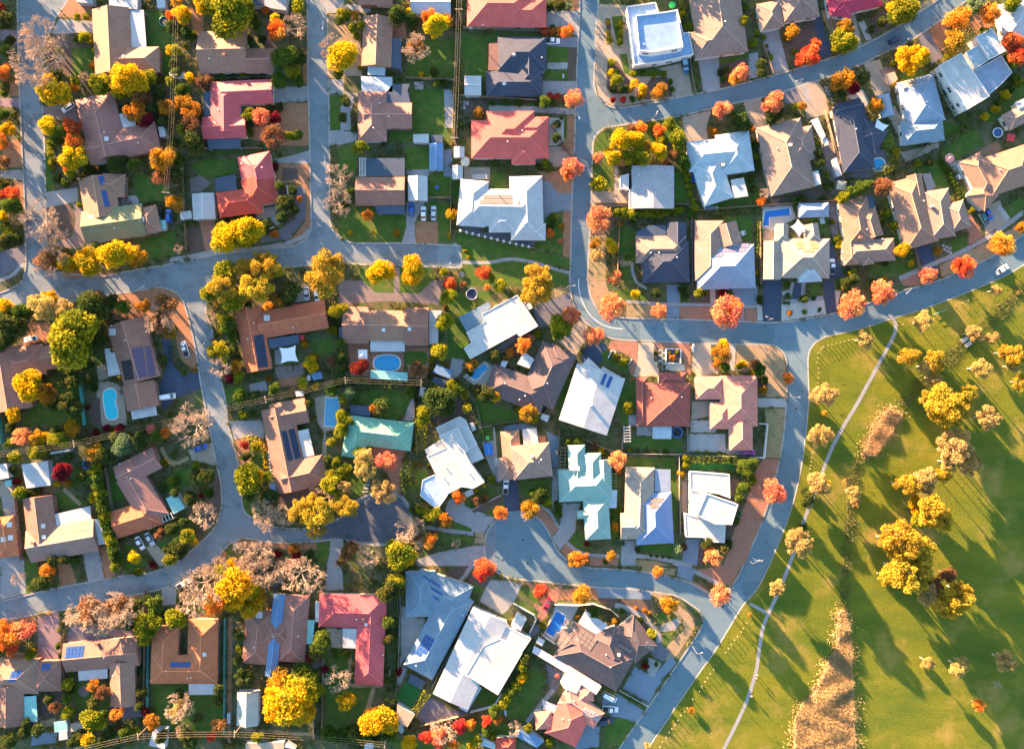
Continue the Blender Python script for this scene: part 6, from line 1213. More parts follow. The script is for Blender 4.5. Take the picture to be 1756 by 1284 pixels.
# ---- d3
T('d3')
h = House('the tan two-storey house', 'tan hip roofed two storey house above the bulb of the cul-de-sac', 'taupe', [(660, 212, 692, 512, 345, 'HH', {'e': 5.0}), (482, 95, 512, 430, 165, 'HG', {'m': 'tan'}), (458, 330, 472, 527, 172, 'HH', {'e': 2.6})], wall='cream')
h.flat('592,82 720,72 735,200 607,223', 2.7, 'white').chim('680,320', 'grey').bits('760,350 740,372')
h = House('the turquoise roof house', 'turquoise metal roofed house of many wings beside the cul-de-sac', 'turquoise', [(914, 580, 1380, 562, 285, 'HH'), (1070, 220, 1082, 600, 152, 'HH'), (1205, 290, 1215, 600, 165, 'HH'), (1305, 350, 1312, 610, 142, 'GH'), (1240, 690, 1262, 1052, 225, 'HH'), (1078, 835, 1195, 830, 72, 'GG')], wall='cream')
h.flat('1258,612 1430,617 1425,775 1256,770', 2.7, 'palemetal').flat('1002,402 1100,407 1100,448 1012,445', 3.9, 'white').bits('1190,420')
pt('bluepaver', '805,100 920,150 915,410 862,420 832,200'); pt('lawn', '572,548 840,517 850,760 800,760 600,670'); pt('concrete', '862,492 910,492 910,700 852,775'); pt('lawn', '205,72 335,62 340,180 235,190'); pt('navy', '408,532 555,522 575,800 450,810'); pt('concrete', '950,732 1110,732 1070,880 1060,980 980,1080 922,1145 852,1040 920,960'); pt('brick', '725,722 780,772 918,958 850,1028 792,930 715,862'); strip('concrete', '735,735 830,810 920,950', 26); pt('brick', '935,1150 980,1092 1060,1140 1005,1232'); pt('lawn', '1010,1052 1100,980 1150,1050 1200,1060 1200,1150 1080,1130'); strip('concrete', '980,1075 1060,1140 1180,1185 1450,1200', 30, 'footpath'); pt('brick', '1180,1210 1440,1215 1440,1284 1200,1284'); pt('lawn', '940,230 1000,230 1000,440 925,440'); pt('lawn', '270,835 345,770 360,830 300,850'); pt('mulch', '150,790 410,655 420,690 250,810'); pt('bluepaver', '425,55 575,30 700,60 720,75 590,85 425,92'); pt('lawn', '1380,480 1450,480 1450,1100 1370,1100'); pt('brick', '735,140 800,140 800,190 740,195'); pt('bluepaver', '862,430 915,420 915,485 865,488')
r_ = empty('table_tennis_table', tuple(W(295, 255)), .12); MB().box((-1.3, -2.0, .7), (-.03, 2.0, .76)).build('table_half', plain('blue_table', (.02, .18, .55), .5), r_); MB().box((.03, -2.0, .7), (1.3, 2.0, .76)).build('table_half', plain('blue_table', (.02, .18, .55), .5), r_); MB().box((-.03, -2.0, .7), (.03, 2.0, .85)).build('net', M_WHITE, r_)
for a in (-1.1, 1.1):
    for b in (-1.7, 1.7): MB().box((a-.05, b-.05, 0), (a+.05, b+.05, .7)).build('leg', M_METAL, r_)
later(r_, 'blue outdoor games table', 'table', px(295, 255)); umbrella(287, 160, 15, 'small green garden umbrella', (.03, .5, .12), 10, h=1.5)
shed('350,335 372,332 375,405 352,408', 'white', 1.2, 'spa cover')
car(450, 585, 8, -100, 'ute', 'white', 'white pickup truck'); pergola(948, 440, 955, 230, 40, 7, mat=M_TIMBER); pergola(1400, 460, 1400, 600, 40, 5, mat=M_TIMBER)
tr('655,790,88,A 640,830,60,P 1095,1220,92,O 1060,1250,60,A 1380,1190,52,A 1435,350,78,K 1440,440,35,O 1400,940,42,A 1440,800,36,L 910,750,42,G 915,820,36,G 1290,270,32,Y 1220,230,42,B 940,290,42,D 1330,1250,26,G 1110,190,42,G 1455,1070,42,S 760,660,90,D 700,640,60,G 810,720,60,L 680,700,50,D 1000,190,40,G 1330,270,30,G 1070,180,30,G 260,700,40,B 1400,890,30,L 1160,1090,30,C')
# ---- d4
T('d4')
h = House('the blue white solar house', 'blue grey hip roofed house, sunlit side painted cream, with a small solar array', 'cream', [(502, 415, 485, 1050, 255, 'HH', {'m': 'cream'}), (612, 640, 635, 1092, 330, 'HH', {'m': 'denim'}), (330, 935, 560, 930, 232, 'GH')], wall='cream')  # sunlit left part painted cream, right wing painted a deeper blue
h.flat('635,432 770,437 770,630 632,630', 2.6, 'bluegrey').solar(690, 705, -28, 0, -10, 44, 4, 1, m=M_SOLAR_REFL).solar(650, 755, -28, 0, -10, 44, 3, 1)
h = House('the white box house', 'white modern house of overlapping rotated boxes beside the brick verge', 'whiteflat', wall='white').flat('942,452 1290,480 1295,690 1190,650 1052,630 945,622', 3.4, 'whiteflat', 'white', .12).flat('895,822 990,850 1255,927 1245,1080 1080,1070 1075,1035 905,1030', 3.4, 'whiteflat', 'white', .12).flat('945,624 1052,632 1085,652 1005,842 990,852 945,836', 3.3, 'whiteflat', 'white').flat('1085,647 1365,742 1310,920 1160,915 1002,840', 6.0, 'whiteflat', 'white', .2, base=0)
pt('turf', '915,372 1340,377 1335,440 930,440'); hedge('940,345 1150,340 1375,345', 66, 'G', 2.2); pt('brick', '1500,460 1541,450 1541,950 1420,1284 1250,1284 1300,1050 1400,800 1480,600'); pt('lawn', '420,150 880,162 870,260 400,252'); pt('lawn', '385,332 820,332 830,980 780,980 780,640 770,430 370,400'); pt('lawn', '515,1080 740,1090 800,1110 790,1190 510,1160'); pt('concrete', '340,1060 465,1060 465,1284 330,1284'); pt('bluepaver', '910,1045 1040,1050 1000,1284 870,1240'); strip('concrete', '465,1195 620,1210 800,1245 960,1284', 36, 'footpath'); pt('drygrass', '470,1235 620,1240 800,1284 470,1284'); pt('brownpaver', '865,540 940,480 940,800 870,820'); pt('mulch', '1020,1070 1130,1080 1120,1270 1010,1270'); pt('mulch', '1290,700 1400,700 1380,800 1280,1080 1250,1080'); pt('wood', '1300,520 1370,520 1370,680 1300,670')
fence('330,292 900,300', 1.7, M_GREYF, phrase='grey steel boundary fence'); fence('838,320 850,1000', 1.7, M_GREYF, phrase='grey steel boundary fence'); fence('920,310 1541,322', 1.7, M_GREYF, phrase='grey steel boundary fence'); fence('0,165 160,235 330,305', 1.7, M_POST, phrase='pale timber boundary fence'); fence('355,60 335,290', 1.7, M_GREYF, phrase='grey steel boundary fence'); fence('910,30 918,280', 1.8, M_GREYF, phrase='grey steel boundary fence')
pergola(385, 50, 390, 200, 50, 6)
tr('1400,400,62,G 1470,400,72,G 1450,470,62,G 1480,540,52,L 1400,600,62,G 1380,680,52,G 1500,370,52,G 900,340,46,L 900,400,40,L 1140,1205,88,K 1120,1160,55,O 860,470,32,Y 855,625,16,Y 865,900,20,Y 890,1120,36,B 830,1150,52,S 1250,1130,55,D 1090,1090,52,D 1360,820,40,S 1350,900,35,G 1280,1100,45,D 500,1090,30,S 480,1140,30,D 600,1195,16,G 650,1200,16,G 700,1205,16,G 760,1210,16,G 410,265,26,L 480,270,22,G 560,275,22,G 640,275,22,G 720,275,22,G 1010,280,20,L 1090,285,20,L 1200,290,18,G')
# ---- d5, d6: park
T('d5')
tr('455,630,122,K 430,600,70,O 870,140,108,T 850,560,112,T 900,590,70,E 670,1080,126,T 640,1010,70,E 1100,540,46,T 1150,640,66,T 1170,730,42,T 760,680,65,D 740,740,50,D 700,950,42,D 720,630,40,D 780,620,40,D')
T('d6')
tr('940,220,150,T 1000,290,100,T 1060,380,112,T 890,380,102,T 860,270,70,T 680,500,112,T 700,580,80,T 840,490,82,E 540,570,102,E 430,565,52,E 740,830,170,E 620,760,92,Y 840,880,100,E 640,870,90,L 480,1030,190,E 600,1130,132,E 330,1060,82,E 400,1150,80,E 840,20,62,E 560,1220,90,E')
# ---- e0
T('e0')
h = House('the brown aqua-patio house', 'brown tiled house with scattered solar panels and an aqua patio roof bottom left', 'brown', [(-60, 790, 260, 790, 235, 'HH', {'m': 'tan'}), (225, 790, 415, 788, 205, 'HH'), (62, 850, 62, 1125, 200, 'GG')])
h.flat('108,930 245,922 255,1095 118,1108', 2.6, 'aqua').solar(88, 765, 26, -3, -8, 26, 3, 3, ((2, 2),)).solar(300, 715, 30, -3, -4, 24, 2, 2)
h = House('the brown white-awning house', 'brown tiled house with solar panels and a white awning below the wide bare tree', 'brown', [(437, 665, 942, 618, 195, 'GG'), (828, 690, 838, 992, 172, 'GG', {'m': 'tan'})])
h.solar(462, 600, 25, -2, -4, 27, 5, 3).flat('530,752 730,737 730,803 535,820', 2.5, 'white').bits('710,660 770,785').chim('668,565')
h = House('the orange courtyard house', 'orange terracotta U shaped house round a dark courtyard', 'orange', [(1125, 450, 1112, 832, 182, 'HH'), (1030, 742, 1478, 742, 195, 'HH'), (1382, 402, 1372, 832, 205, 'HH')])
h.solar(1170, 708, 23, 0, 0, 40, 6, 1).flat('1282,832 1470,827 1465,913 1282,915', 2.6, 'white').bits('1275,800 1300,795').sky('1390,640', 26)
pt('mauvepaver', '252,372 400,350 415,665 260,690'); pt('darkpaver', '470,440 900,480 920,520 450,560'); pt('concrete', '0,5 160,5 178,225 0,275'); pt('dirt', '385,5 470,5 522,158 412,180'); pt('concrete', '568,5 680,5 712,128 602,148'); pt('dirt', '688,5 760,5 788,115 718,125'); pt('concrete', '1100,195 1200,160 1195,300 1100,310'); pt('lawn', '510,830 740,830 740,990 600,1010 510,990'); pt('brownpaver', '530,893 545,865 568,855 592,865 606,893 592,920 568,930 545,920', True); pt('mulch', '250,950 330,900 410,920 400,1050 280,1080'); pt('tandirt', '265,1090 380,1070 370,1120 280,1150'); pt('darkpaver', '760,1000 920,990 1000,1060 830,1080'); pt('lawn', '1040,850 1280,850 1280,920 1480,920 1480,1160 1040,1160'); pt('brick', '80,620 250,640 255,690 110,690'); pt('dirt', '0,415 240,378 245,420 0,440'); pt('lawn', '170,5 240,5 300,130 200,225 180,225'); pt('dirt', '830,240 950,225 960,300 900,330'); pt('mauvepaver', '955,225 1000,215 1000,320 960,330'); pt('lawn', '830,5 1020,5 960,60 860,90'); pt('bluepaver', '220,1180 390,1160 380,1240 210,1260')
shed('365,1102 455,1092 460,1160 370,1170', 'aqua', 2.1); shed('400,1167 455,1157 460,1215 400,1225'); shed('480,1112 560,1107 570,1160 480,1165', 'tanflat', 2.0); shed('1042,1147 1135,1142 1120,1284 1012,1260')
fence('1022,560 1015,780 1010,1000', 1.8, M_TEAL, phrase='teal steel fence')
tr('40,500,112,O 140,480,82,K 70,570,70,R 205,640,42,L 570,360,140,P 770,360,135,P 670,400,130,P 620,330,100,B 800,330,90,B 1000,440,92,L 960,420,62,L 985,530,62,L 1050,290,52,G 1060,330,52,G 640,850,46,A 630,1090,92,L 680,1060,60,G 700,900,52,B 460,840,46,L 460,940,42,G 465,1040,46,L 630,980,52,D 790,1045,56,O 985,1030,36,C 1025,1100,62,A 600,1215,52,Y 850,1170,52,G 740,1180,42,D 920,1160,42,L 810,1140,26,B 1210,1010,102,P 1210,1020,70,T 370,1000,46,B 260,1150,52,D 150,1180,42,D 1190,400,78,L 325,70,52,O 300,150,62,D 240,170,52,D 120,130,52,P 1240,1160,52,P 930,80,32,L 1040,35,26,C 420,650,30,G 400,580,30,G 330,950,40,D 180,1110,40,D 560,1190,45,D 500,1230,45,D 690,1240,45,D 950,1000,40,D 960,900,40,D 960,760,35,D 920,300,50,D 990,280,45,D 880,440,45,D 20,600,50,D 480,890,30,G 1100,1200,50,D 1300,1240,50,D 60,1220,60,D')
# ---- e1
T('e1')
h = House('the blue-strip brown house', 'brown tiled house split by a blue metal roof strip', 'brown', [(620, 340, 590, 706, 192, 'HH'), (862, 240, 830, 692, 182, 'HH', {'m': 'pinkbrown'}), (750, 230, 690, 790, 78, 'GG', {'m': 'bluemetal', 'e': 3.1}), (620, 480, 850, 500, 190, 'HH')])
h.flat('935,407 990,407 975,570 922,570', 2.6, 'aqua').sky('612,370', 44).bits('580,590 880,515 710,515')
T('e2')
h = House('the rose red long house', 'rose red L shaped metal roof house with a white awning in its elbow', 'rose', [(-130, 340, 327, 352, 225, 'HH'), (232, 240, 207, 846, 195, 'HH')], wall='cream')
h.flat('30,462 135,467 125,600 30,595', 2.6, 'white').chim('172,398').sky('190,436', 20).bits('125,400 305,640')
T('e1'); h.flat('992,282 1025,282 1020,420 992,420', 2.5, 'white')
gshed(535, 895, 530, 1125, 145, 'palegreen', 2.5, 20)
pt('lawn', '1060,640 1200,640 1240,870 1380,870 1320,1150 1060,1150'); pt('dirt', '400,392 430,392 425,1240 395,1240'); pt('concrete', '1078,5 1170,5 1190,200 1060,210'); pt('creampaver', '1060,460 1180,465 1175,600 1095,590 1090,520'); pt('brownpaver', '970,690 1060,680 1060,720 980,740'); pt('lawn', '5,850 380,840 375,1160 5,1160'); pt('tandirt', '470,1135 980,1175 980,1195 470,1160')
car(100, 160, 85, -52, 'ute', 'white', 'white pickup truck nosing out under the bare tree'); car(728, 165, 60, -48, 'sedan', 'black', 'black sedan')
fence('388,390 386,780 383,1170', 1.8, M_TEAL, phrase='teal steel fence'); fence('985,1000 990,1200', 1.7, M_GREYF, phrase='grey steel boundary fence'); fence('1050,640 1045,1140', 1.6, M_TIMBER)
tr('230,170,150,P 150,290,102,P 320,130,110,P 450,170,142,Y 400,120,90,L 520,270,122,Y 440,290,80,Y 320,280,92,O 270,320,50,O 620,90,112,P 880,100,132,P 980,150,82,P 520,60,82,P 800,60,90,P 600,240,70,A 820,950,185,Y 720,1020,110,Y 900,1030,110,Y 760,830,102,A 930,850,112,L 900,780,92,D 980,900,70,L 1150,810,92,P 1200,960,72,Y 500,800,62,D 480,600,32,L 1030,560,82,G 1000,620,60,D 600,1205,42,L 340,1120,62,B 290,1190,42,R 1060,740,32,C 1140,640,42,G 480,520,40,G 470,680,40,D 340,880,45,D 330,960,40,D 1100,1180,60,G 1180,1190,60,D 1260,1170,60,D 1340,1180,60,G 960,660,40,C 60,930,50,D 200,1080,50,D 110,1190,50,D 700,1210,30,L')
shed('520,1245 780,1235 780,1284 520,1284', 'tanflat', 2.6); shed('780,1270 800,1235 860,1284', 'palepink', 2.5); shed('395,1040 412,1040 412,1110 392,1110', 'palemetal', 1.6); shed('1330,1240 1387,1235 1387,1284 1325,1284', 'white', 2.2)
# ---- e2
T('e2')
h = House('the slate blue solar house', 'slate blue metal hip roofed house with two blue solar arrays', 'slateblue', [(825, 228, 540, 762, 222, 'HH'), (520, 165, 880, 290, 232, 'HH'), (560, 75, 562, 385, 205, 'HH')], wall='cream')
h.solar(580, 110, 20.5, 12.5, 10, 26, 6, 1).solar(640, 193, 20.5, 12.5, 10, 26, 4, 1).solar(655, 254, 20.5, 12.5, 10, 26, 2, 1).solar(600, 520, 22, 13, -17, 26, 3, 5, ((2, 4),)).bits('530,715 845,370')
h = House('the big white slab house', 'big white low pitched roof house set diagonally beside the slate blue roof', 'white', [(1035, 372, 762, 962, 262, 'GG', {'p': 5, 'e': 3.6})], wall='white')
h.flat('985,582 1100,532 1250,632 1085,915 867,780', 4.6, 'whiteflat', 'white', .1).flat('1125,442 1310,535 1242,635 1092,550', 3.3, 'whiteflat', 'white', .1).flat('1215,367 1280,402 1240,480 1177,450', 3.0, 'whiteflat', 'white').flat('915,832 975,867 875,1035 822,1005', 3.0, 'palemetal')
pt('concrete', '430,312 530,332 590,400 580,460 470,650 418,720'); pt('lawn', '905,980 980,870 1090,915 1060,980'); pt('turf', '395,930 460,820 560,880 500,1005'); pt('concrete', '1022,135 1260,145 1200,270 1150,340 1110,370 960,280 1000,190'); pt('mulch', '720,100 870,20 900,60 830,130'); pt('darkpaver', '620,930 740,990 870,1040 560,1110 520,1050'); pt('mulch', '870,140 990,60 1040,130 1000,190 960,240'); strip('concrete', '820,150 860,110 900,50 950,20', 30); pt('lawn', '330,1230 700,1180 1100,1060 1200,1180 900,1284 400,1284'); pt('concrete', '420,710 470,740 430,830 400,860'); pt('lawn', '880,150 1000,190 980,240 900,200'); strip('tandirt', '75,605 82,720 78,840 200,852 300,852', 24); strip('tandirt', '240,870 215,960 185,1050', 30, sm=False)
fence('900,1022 1060,982 1110,900', 1.4, WALLM['white'], phrase='pale rendered garden wall', th=.2, cat='garden wall'); fence('640,850 720,700 960,290', 1.6, M_GREYF, phrase='grey steel boundary fence'); fence('425,130 425,320 412,720 395,900', 1.7, M_GREYF, phrase='grey steel boundary fence'); fence('560,1115 760,1065 890,1035', 1.6, M_TIMBER)
hedge('372,310 368,640 362,950', 68, 'G', 2.2, dens=.8); hedge('512,1035 565,960 612,880', 44, 'L', 2.0); shed('400,977 520,1052 470,1135 397,1090', 'tanflat', 2.3); shed('390,1140 430,1110 465,1140 430,1180', 'palemetal', 1.6); shed('490,770 600,825 560,880 475,830', 'slate', .8, 'spa cover'); fence('360,730 352,775', 2.0, M_WHITE, phrase='white post rail')
tr('340,220,92,D 390,150,70,L 280,1090,112,Y 230,1060,70,A 480,1240,62,Y 600,1200,52,R 720,1160,92,P 690,1190,60,K 830,1130,52,R 900,1120,42,O 1010,1090,46,R 1085,1090,36,O 690,1240,62,K 780,1250,42,O 1200,1150,52,P 1290,1140,36,L 940,1220,42,L 1040,1200,32,L 900,1270,36,Y 1010,1170,42,G 985,60,78,R 975,110,40,R 350,1190,62,G 1250,730,42,L 1210,850,42,L 1150,930,42,L 1120,970,42,L 1060,1030,45,G 1240,800,36,Y 340,420,45,G 345,540,40,D 410,760,35,C 60,640,35,G 910,420,16,Y 555,380,18,O 470,1140,30,D 160,1200,60,D 60,1180,60,G 250,1210,50,D 1270,680,40,G 1170,890,40,G')
shed('960,1195 1075,1255 1060,1284 940,1250', 'palemetal', 2.5); h = House('the small red hip roof house', 'small red hip roofed house cut off by the bottom edge', 'red', [(1070, 1258, 1205, 1258, 100, 'HH')], wall='cream')
# ---- e3
T('e3')
h = House('the brown solar-array house', 'brown hip roofed house covered in solar arrays beside a blue pool', 'darkbrown', [(500, 535, 925, 775, 272, 'HH'), (590, 480, 560, 640, 210, 'HH'), (770, 480, 880, 740, 190, 'HH'), (900, 432, 1062, 640, 195, 'HH')], wall='cream')
h.solar(548, 455, 28, 18, -21, 28, 2, 5, m=M_SOLAR_REFL).solar(630, 485, 27, 19, -16, 26, 4, 3).solar(945, 470, 22, 14, 10, 26, 3, 3).solar(885, 580, 22, 13, -5, 18, 4, 1).solar(1070, 560, 20, 10, -6, 22, 3, 2).chim('875,640', 'grey').bits('790,640 820,725')
h.flat('650,342 800,440 735,520 602,430', 2.7, 'white')
pool('455,345 515,380 500,430 512,440 470,490 455,482 430,520 377,486', 'stepped rectangular deep blue pool', 'pool_water_blue'); pt('whitepaver', '450,302 605,312 560,400 440,560 360,500')
h = House('the salmon terrace house', 'salmon red tiled house with a wide white flat terrace roof', 'salmon', [(500, 918, 742, 1092, 130, 'HH'), (478, 1222, 602, 960, 232, 'HH', {'m': 'coral'}), (645, 860, 652, 962, 112, 'HH'), (308, 1092, 425, 1080, 120, 'HH')], wall='cream')
h.flat('542,722 760,860 722,915 622,847 590,910 502,872 482,840', 3.2, 'whiteflat', 'white').flat('302,582 545,722 515,765 287,627', 2.6, 'palepink').flat('332,522 375,547 355,585 314,562', 2.5, 'white').solar(648, 1010, 18.5, 9, -8, 26, 6, 2, m=plain('solar_cells_silver_reflection', (.34, .30, .30), .3)).bits('570,955 495,1078 542,1082')  # silver panels: pale reflection put into the cell colour
pt('bluepaver', '905,872 985,722 1170,822 1072,985'); pt('bluepaver', '770,922 860,902 1045,1022 1000,1105 900,1070 830,1060 760,1000'); pt('lawn', '830,1082 920,1067 982,1102 890,1255 790,1284 765,1150'); pt('lawn', '290,722 380,782 370,830 240,1080 65,1060 75,980', False); pt('mulch', '700,262 1080,275 1100,350 1060,380 800,312'); pt('dirt', '485,200 720,185 740,268 472,270'); pt('bluepaver', '712,185 1110,215 1090,268 742,255'); pt('lawn', '1112,372 1180,342 1220,382 1160,440'); pt('lawn', '1172,492 1270,482 1192,588'); pt('concrete', '1150,450 1280,388 1302,420 1260,478 1160,488'); pt('tandirt', '1095,222 1200,240 1380,385 1395,430 1380,480 1280,640 1200,700 1190,600 1320,470 1310,400 1240,350'); pt('darkpaver', '1080,640 1150,545 1190,600 1225,625 1180,690'); pt('bluepaver', '1110,790 1230,650 1270,695 1155,830'); pt('darkpaver', '380,700 520,770 440,900 400,860'); pt('bluepaver', '600,1180 660,1110 750,1130 740,1270 580,1284'); pt('concrete', '240,1090 420,870 445,890 260,1110'); pt('brick', '300,290 400,215 460,240 380,390 340,420'); pt('brick', '400,205 495,165 470,260 440,300'); pt('lawn', '190,215 235,175 355,300 345,315'); pt('mulch', '230,150 425,165 390,210 300,200'); pt('lawn', '180,265 330,350 310,380 175,290'); pt('darkpaver', '265,500 330,430 345,470 300,520'); pt('concrete', '1080,660 1170,700 1110,800 1070,770')
strip('concrete', '850,305 930,325 1010,365 1085,425 1140,490 1150,560', 34, 'footpath')
fence('880,880 980,935 1075,990', 1.0, WALLM['white'], phrase='low white driveway wall', cat='garden wall'); fence('440,295 600,300 700,290 820,330 870,375', 1.6, M_POST, phrase='curved timber fence'); fence('160,290 300,370 315,400 270,490', .8, WALLM['white'], phrase='white planter wall', th=.3, cat='garden wall'); fence('440,560 380,520 350,490', 1.5, M_WHITE, phrase='white pool fence')
stones(' '.join(f'{880+20*i},{332+9*i+0.5*i*i:.0f}' for i in range(12)), 10, 26, 'darkpaver', -.4); stones(' '.join(f'{1080+14*i},{672+8*i}' for i in range(6)), 10, 26, 'whitepaver', -.4)
hedge('880,882 960,925 1060,985', 40, 'G', .9); hedge('270,735 200,830 150,900 85,960', 46, 'L', 1.6); hedge('755,862 800,890 850,915', 30, 'Y', 1.2); hedge('320,540 290,590 250,650', 50, 'G', 1.8)
car(815, 930, 100, 58, 'van', 'white'); car(820, 1012, 100, 10, 'ute', 'white'); car(790, 1095, 80, -14, 'wagon', 'navy', 'navy blue wagon'); car(390, 295, 30, -72, 'sedan', 'red', 'cherry red sedan')
tr('345,215,56,R 365,240,36,K 630,240,72,A 600,270,40,O 1225,305,66,A 1200,330,40,O 1140,75,42,O 1055,720,26,C 400,1240,32,L 990,325,14,O 630,330,16,A 605,380,16,A 355,445,28,L 1100,500,40,L 1110,520,30,G 900,350,22,G 985,395,22,G 1020,405,22,G 850,420,26,A 720,360,40,G 1050,340,18,A 1080,360,16,O 760,690,20,L 640,780,20,L 720,830,20,L 205,700,40,D 240,690,40,D 230,800,30,Y 130,900,36,L 1060,690,18,G 1130,710,18,G 880,270,14,G')
r_ = empty('kayak', tuple(W(105, 1028)), 1.7); v = []; f = []
for i in range(9):
    t = i/8-.5; wd = .38*math.cos(t*math.pi*.94); v += [(t*3.4, -wd, .22), (t*3.4, 0, .05), (t*3.4, wd, .22), (t*3.4, 0, .30)]
for i in range(8):
    f += [(4*i+k, 4*i+4+k, 4*i+4+(k+1) % 4, 4*i+(k+1) % 4) for k in range(4)]
link('hull', mesh('hull', v, f), plain('kayak_pale_blue', (.45, .6, .7), .4), r_); MB().prism(ring(10, .24), .26, .29).build('cockpit', M_BLACK, r_); later(r_, 'pale blue kayak on the lawn', 'kayak', px(105, 1028))
umbrella(458, 788, 14, 'small red garden umbrella', (.5, .05, .03), 8); table(430, 820); table(400, 990, col=M_WHITE); shed('165,1190 240,1145 370,1232 320,1275', 'bluemetal', 2.6); shed('355,950 470,990 440,1045 365,1010', 'white', 2.4, 'pergola roof')
# ---- e4, e5: park edge
T('e4')
pt('brick', '375,65 690,10 615,175 555,160 475,150'); pt('brick', '340,135 470,215 440,228 330,155'); strip('concrete', '215,15 320,55 430,110 520,165', 30, 'footpath'); strip('concrete', '735,295 800,330 850,358', 22, 'path', False); pt('bluepaver', '250,30 370,60 340,145 240,110'); pt('drygrass', '5,30 235,60 225,105 5,75')
lamp(345, 585, 405, 630); lamp(715, -10, 795, 5); lamp(480, 245, 462, 262)
tr('535,230,78,K 510,260,50,P 920,190,62,T 900,220,40,T 340,1020,24,A 735,370,14,O 40,1260,25,T')
B_LINE = '735,370 712,425 690,460 675,485 650,515 630,540 610,570 588,597 568,625 520,685 505,705 487,740 467,768 447,797 430,822 408,852 390,885 345,940 310,1000 290,1025 265,1050 245,1083 225,1115 205,1140 187,1163 165,1200 140,1230 125,1262'
BOLL = MB().tube((0, 0, 0), (0, 0, .92), .10, .09, 8).tube((0, 0, .92), (0, 0, 1.0), .09, .04, 8).mesh('post'); BAND = MB().tube((0, 0, .72), (0, 0, .80), .105, .104, 8).mesh('reflector_band')
def bollards(s):
    for q in pts(s):
        p = W(*q); r_ = empty('bollard', (p.x, p.y, 0)); link('post', BOLL, M_TIMBER, r_); link('reflector_band', BAND, M_WHITE, r_); later(r_, 'pale timber park bollard', 'bollard', px(*q), 'timber bollards along the park edge')
bollards(B_LINE)
T('c5'); bollards('860,605 830,645 830,690 822,728 838,780 838,822 835,865 830,910 830,945'); T('d5'); bollards('800,215 795,250 785,285 775,330 770,365 765,400 760,430 660,885 540,1150')
T('c5'); bollards(' '.join(f'{880+37*i},{588-9*i}' for i in range(9)))
T('c6'); bollards('430,405 470,395 880,245 930,230 985,208 1040,185 1100,160')
T('f0')
person(1296.5, 1154.5, math.radians(-105), ('white', (.45, .44, .42), (.05, .06, .10)), 'person in white top walking along the sunlit park path')
person(1294.5, 1160.0, math.radians(75), ('orange', (.5, .18, .06), (.06, .05, .05)), 'person in orange top walking along the sunlit park path')
person(1286.5, 1190.5, math.radians(75), ('lilac', (.35, .30, .40), (.05, .05, .08)), 'person in lilac top walking in the shaded stretch of park path')
T('e5')
tr('600,90,150,E 520,60,90,E 690,130,90,E 740,240,82,T 780,190,70,B 910,280,122,E 960,220,80,E 870,340,70,E 740,700,46,T 720,715,30,T 950,730,72,T 970,700,45,T 1260,690,70,T 1300,710,45,T 1210,850,32,P 1080,990,46,O 870,100,70,B 450,120,60,E')
# ------------------------------------------------------------------ boat, lamps, lines, fences
T('a4'); p = W(898, 600); r_ = empty('boat', (p.x, p.y, .45), math.radians(-82)); v = []; f = []
for x, wd in ((-2.6, .95), (-1.2, 1.05), (.4, 1.0), (1.8, .7), (2.7, .06)): v += [(x, -wd, .9), (x, -wd*.7, .1), (x, wd*.7, .1), (x, wd, .9)]
for i in range(4): f += [(4*i+k, 4*i+k+1, 4*i+5+k, 4*i+4+k) for k in range(3)]
f.append((0, 1, 2, 3)); link('hull', mesh('hull', v, f), plain('boat_blue', (.03, .22, .42), .35), r_)
MB().box((-2.4, -.8, .5), (1.2, .8, .56)).build('deck', plain('boat_deck', (.30, .55, .65), .5), r_); MB().box((-.3, -.75, .56), (.35, .75, 1.35)).build('console', M_GLASS, r_); MB().box((-2.9, -.25, .3), (-2.5, .25, 1.3)).build('outboard_motor', M_BLACK, r_)
MB().box((-2.2, -.9, -.2), (1.8, .9, -.1)).build('trailer_frame', M_METAL, r_)
for s_ in (-1, 1): link('wheel', TYRE, M_BLACK, r_, (-.6, s_*1.0, -.12))
later(r_, 'blue motor boat on its trailer', 'boat', px(898, 600))
T('a1'); lamp(1402, 272, 1350, 270); T('b1'); lamp(1412, 190, 1370, 190); T('c1'); lamp(392, 540, 312, 545); T('a3'); lamp(1062, 1042, 1097, 1040); T('c3'); lamp(985, 72, 1045, 50); T('c0'); lamp(1300, 105, 1290, 40)
T('a5'); lamp(640, 765, 565, 742); T('a6'); lamp(485, 395, 445, 388); T('c6'); lamp(462, 92, 485, 137); T('d5'); lamp(250, 1200, 322, 1242); T('a4'); lamp(625, 1040, 648, 1000); T('b2'); lamp(985, 1150, 983, 1092)
for q in ((897, 926), (862, 960), (905, 1000-34), (1240, 1040), (1366, 700)):
    T('f0'); p = W(*q); r_ = empty('drain_cover', (p.x, p.y, ROADZ)); MB().tube((0, 0, 0), (0, 0, .015), .42, k=14).build('lid', M_BLACK, r_); MB().tube((0, 0, 0), (0, 0, .012), .52, k=14).build('rim', M_METAL, r_); later(r_, 'round dark drain cover in the asphalt', 'drain cover', q)
T('f0')
def marking(s, wd=.14):
    L = [Vector((*world(p)[:2], 0)) for p in smooth_line(pts(s), 4)]; a = []; b = []
    for i, p in enumerate(L):
        d = (L[min(i+1, len(L)-1)]-L[max(i-1, 0)]).normalized(); n = Vector((-d.y, d.x, 0)); a.append(p+n*wd); b.append(p-n*wd)
    structure(link('road_marking', poly_mesh('road_marking', a+b[::-1], ROADZ+.006), plain('line_paint', (.62, .62, .58), .8)))
marking('992,478 993,495 998,515 1008,535 1024,551 1045,561 1068,564'); marking('1290,955 1297,963', .12)
power_line([(790, -180), (787, 16), (779, 236)], 'three strand power line down the back fences')
power_line([(302, -120), (298, 128), (284, 330)], 'three strand power line over the amber trees')
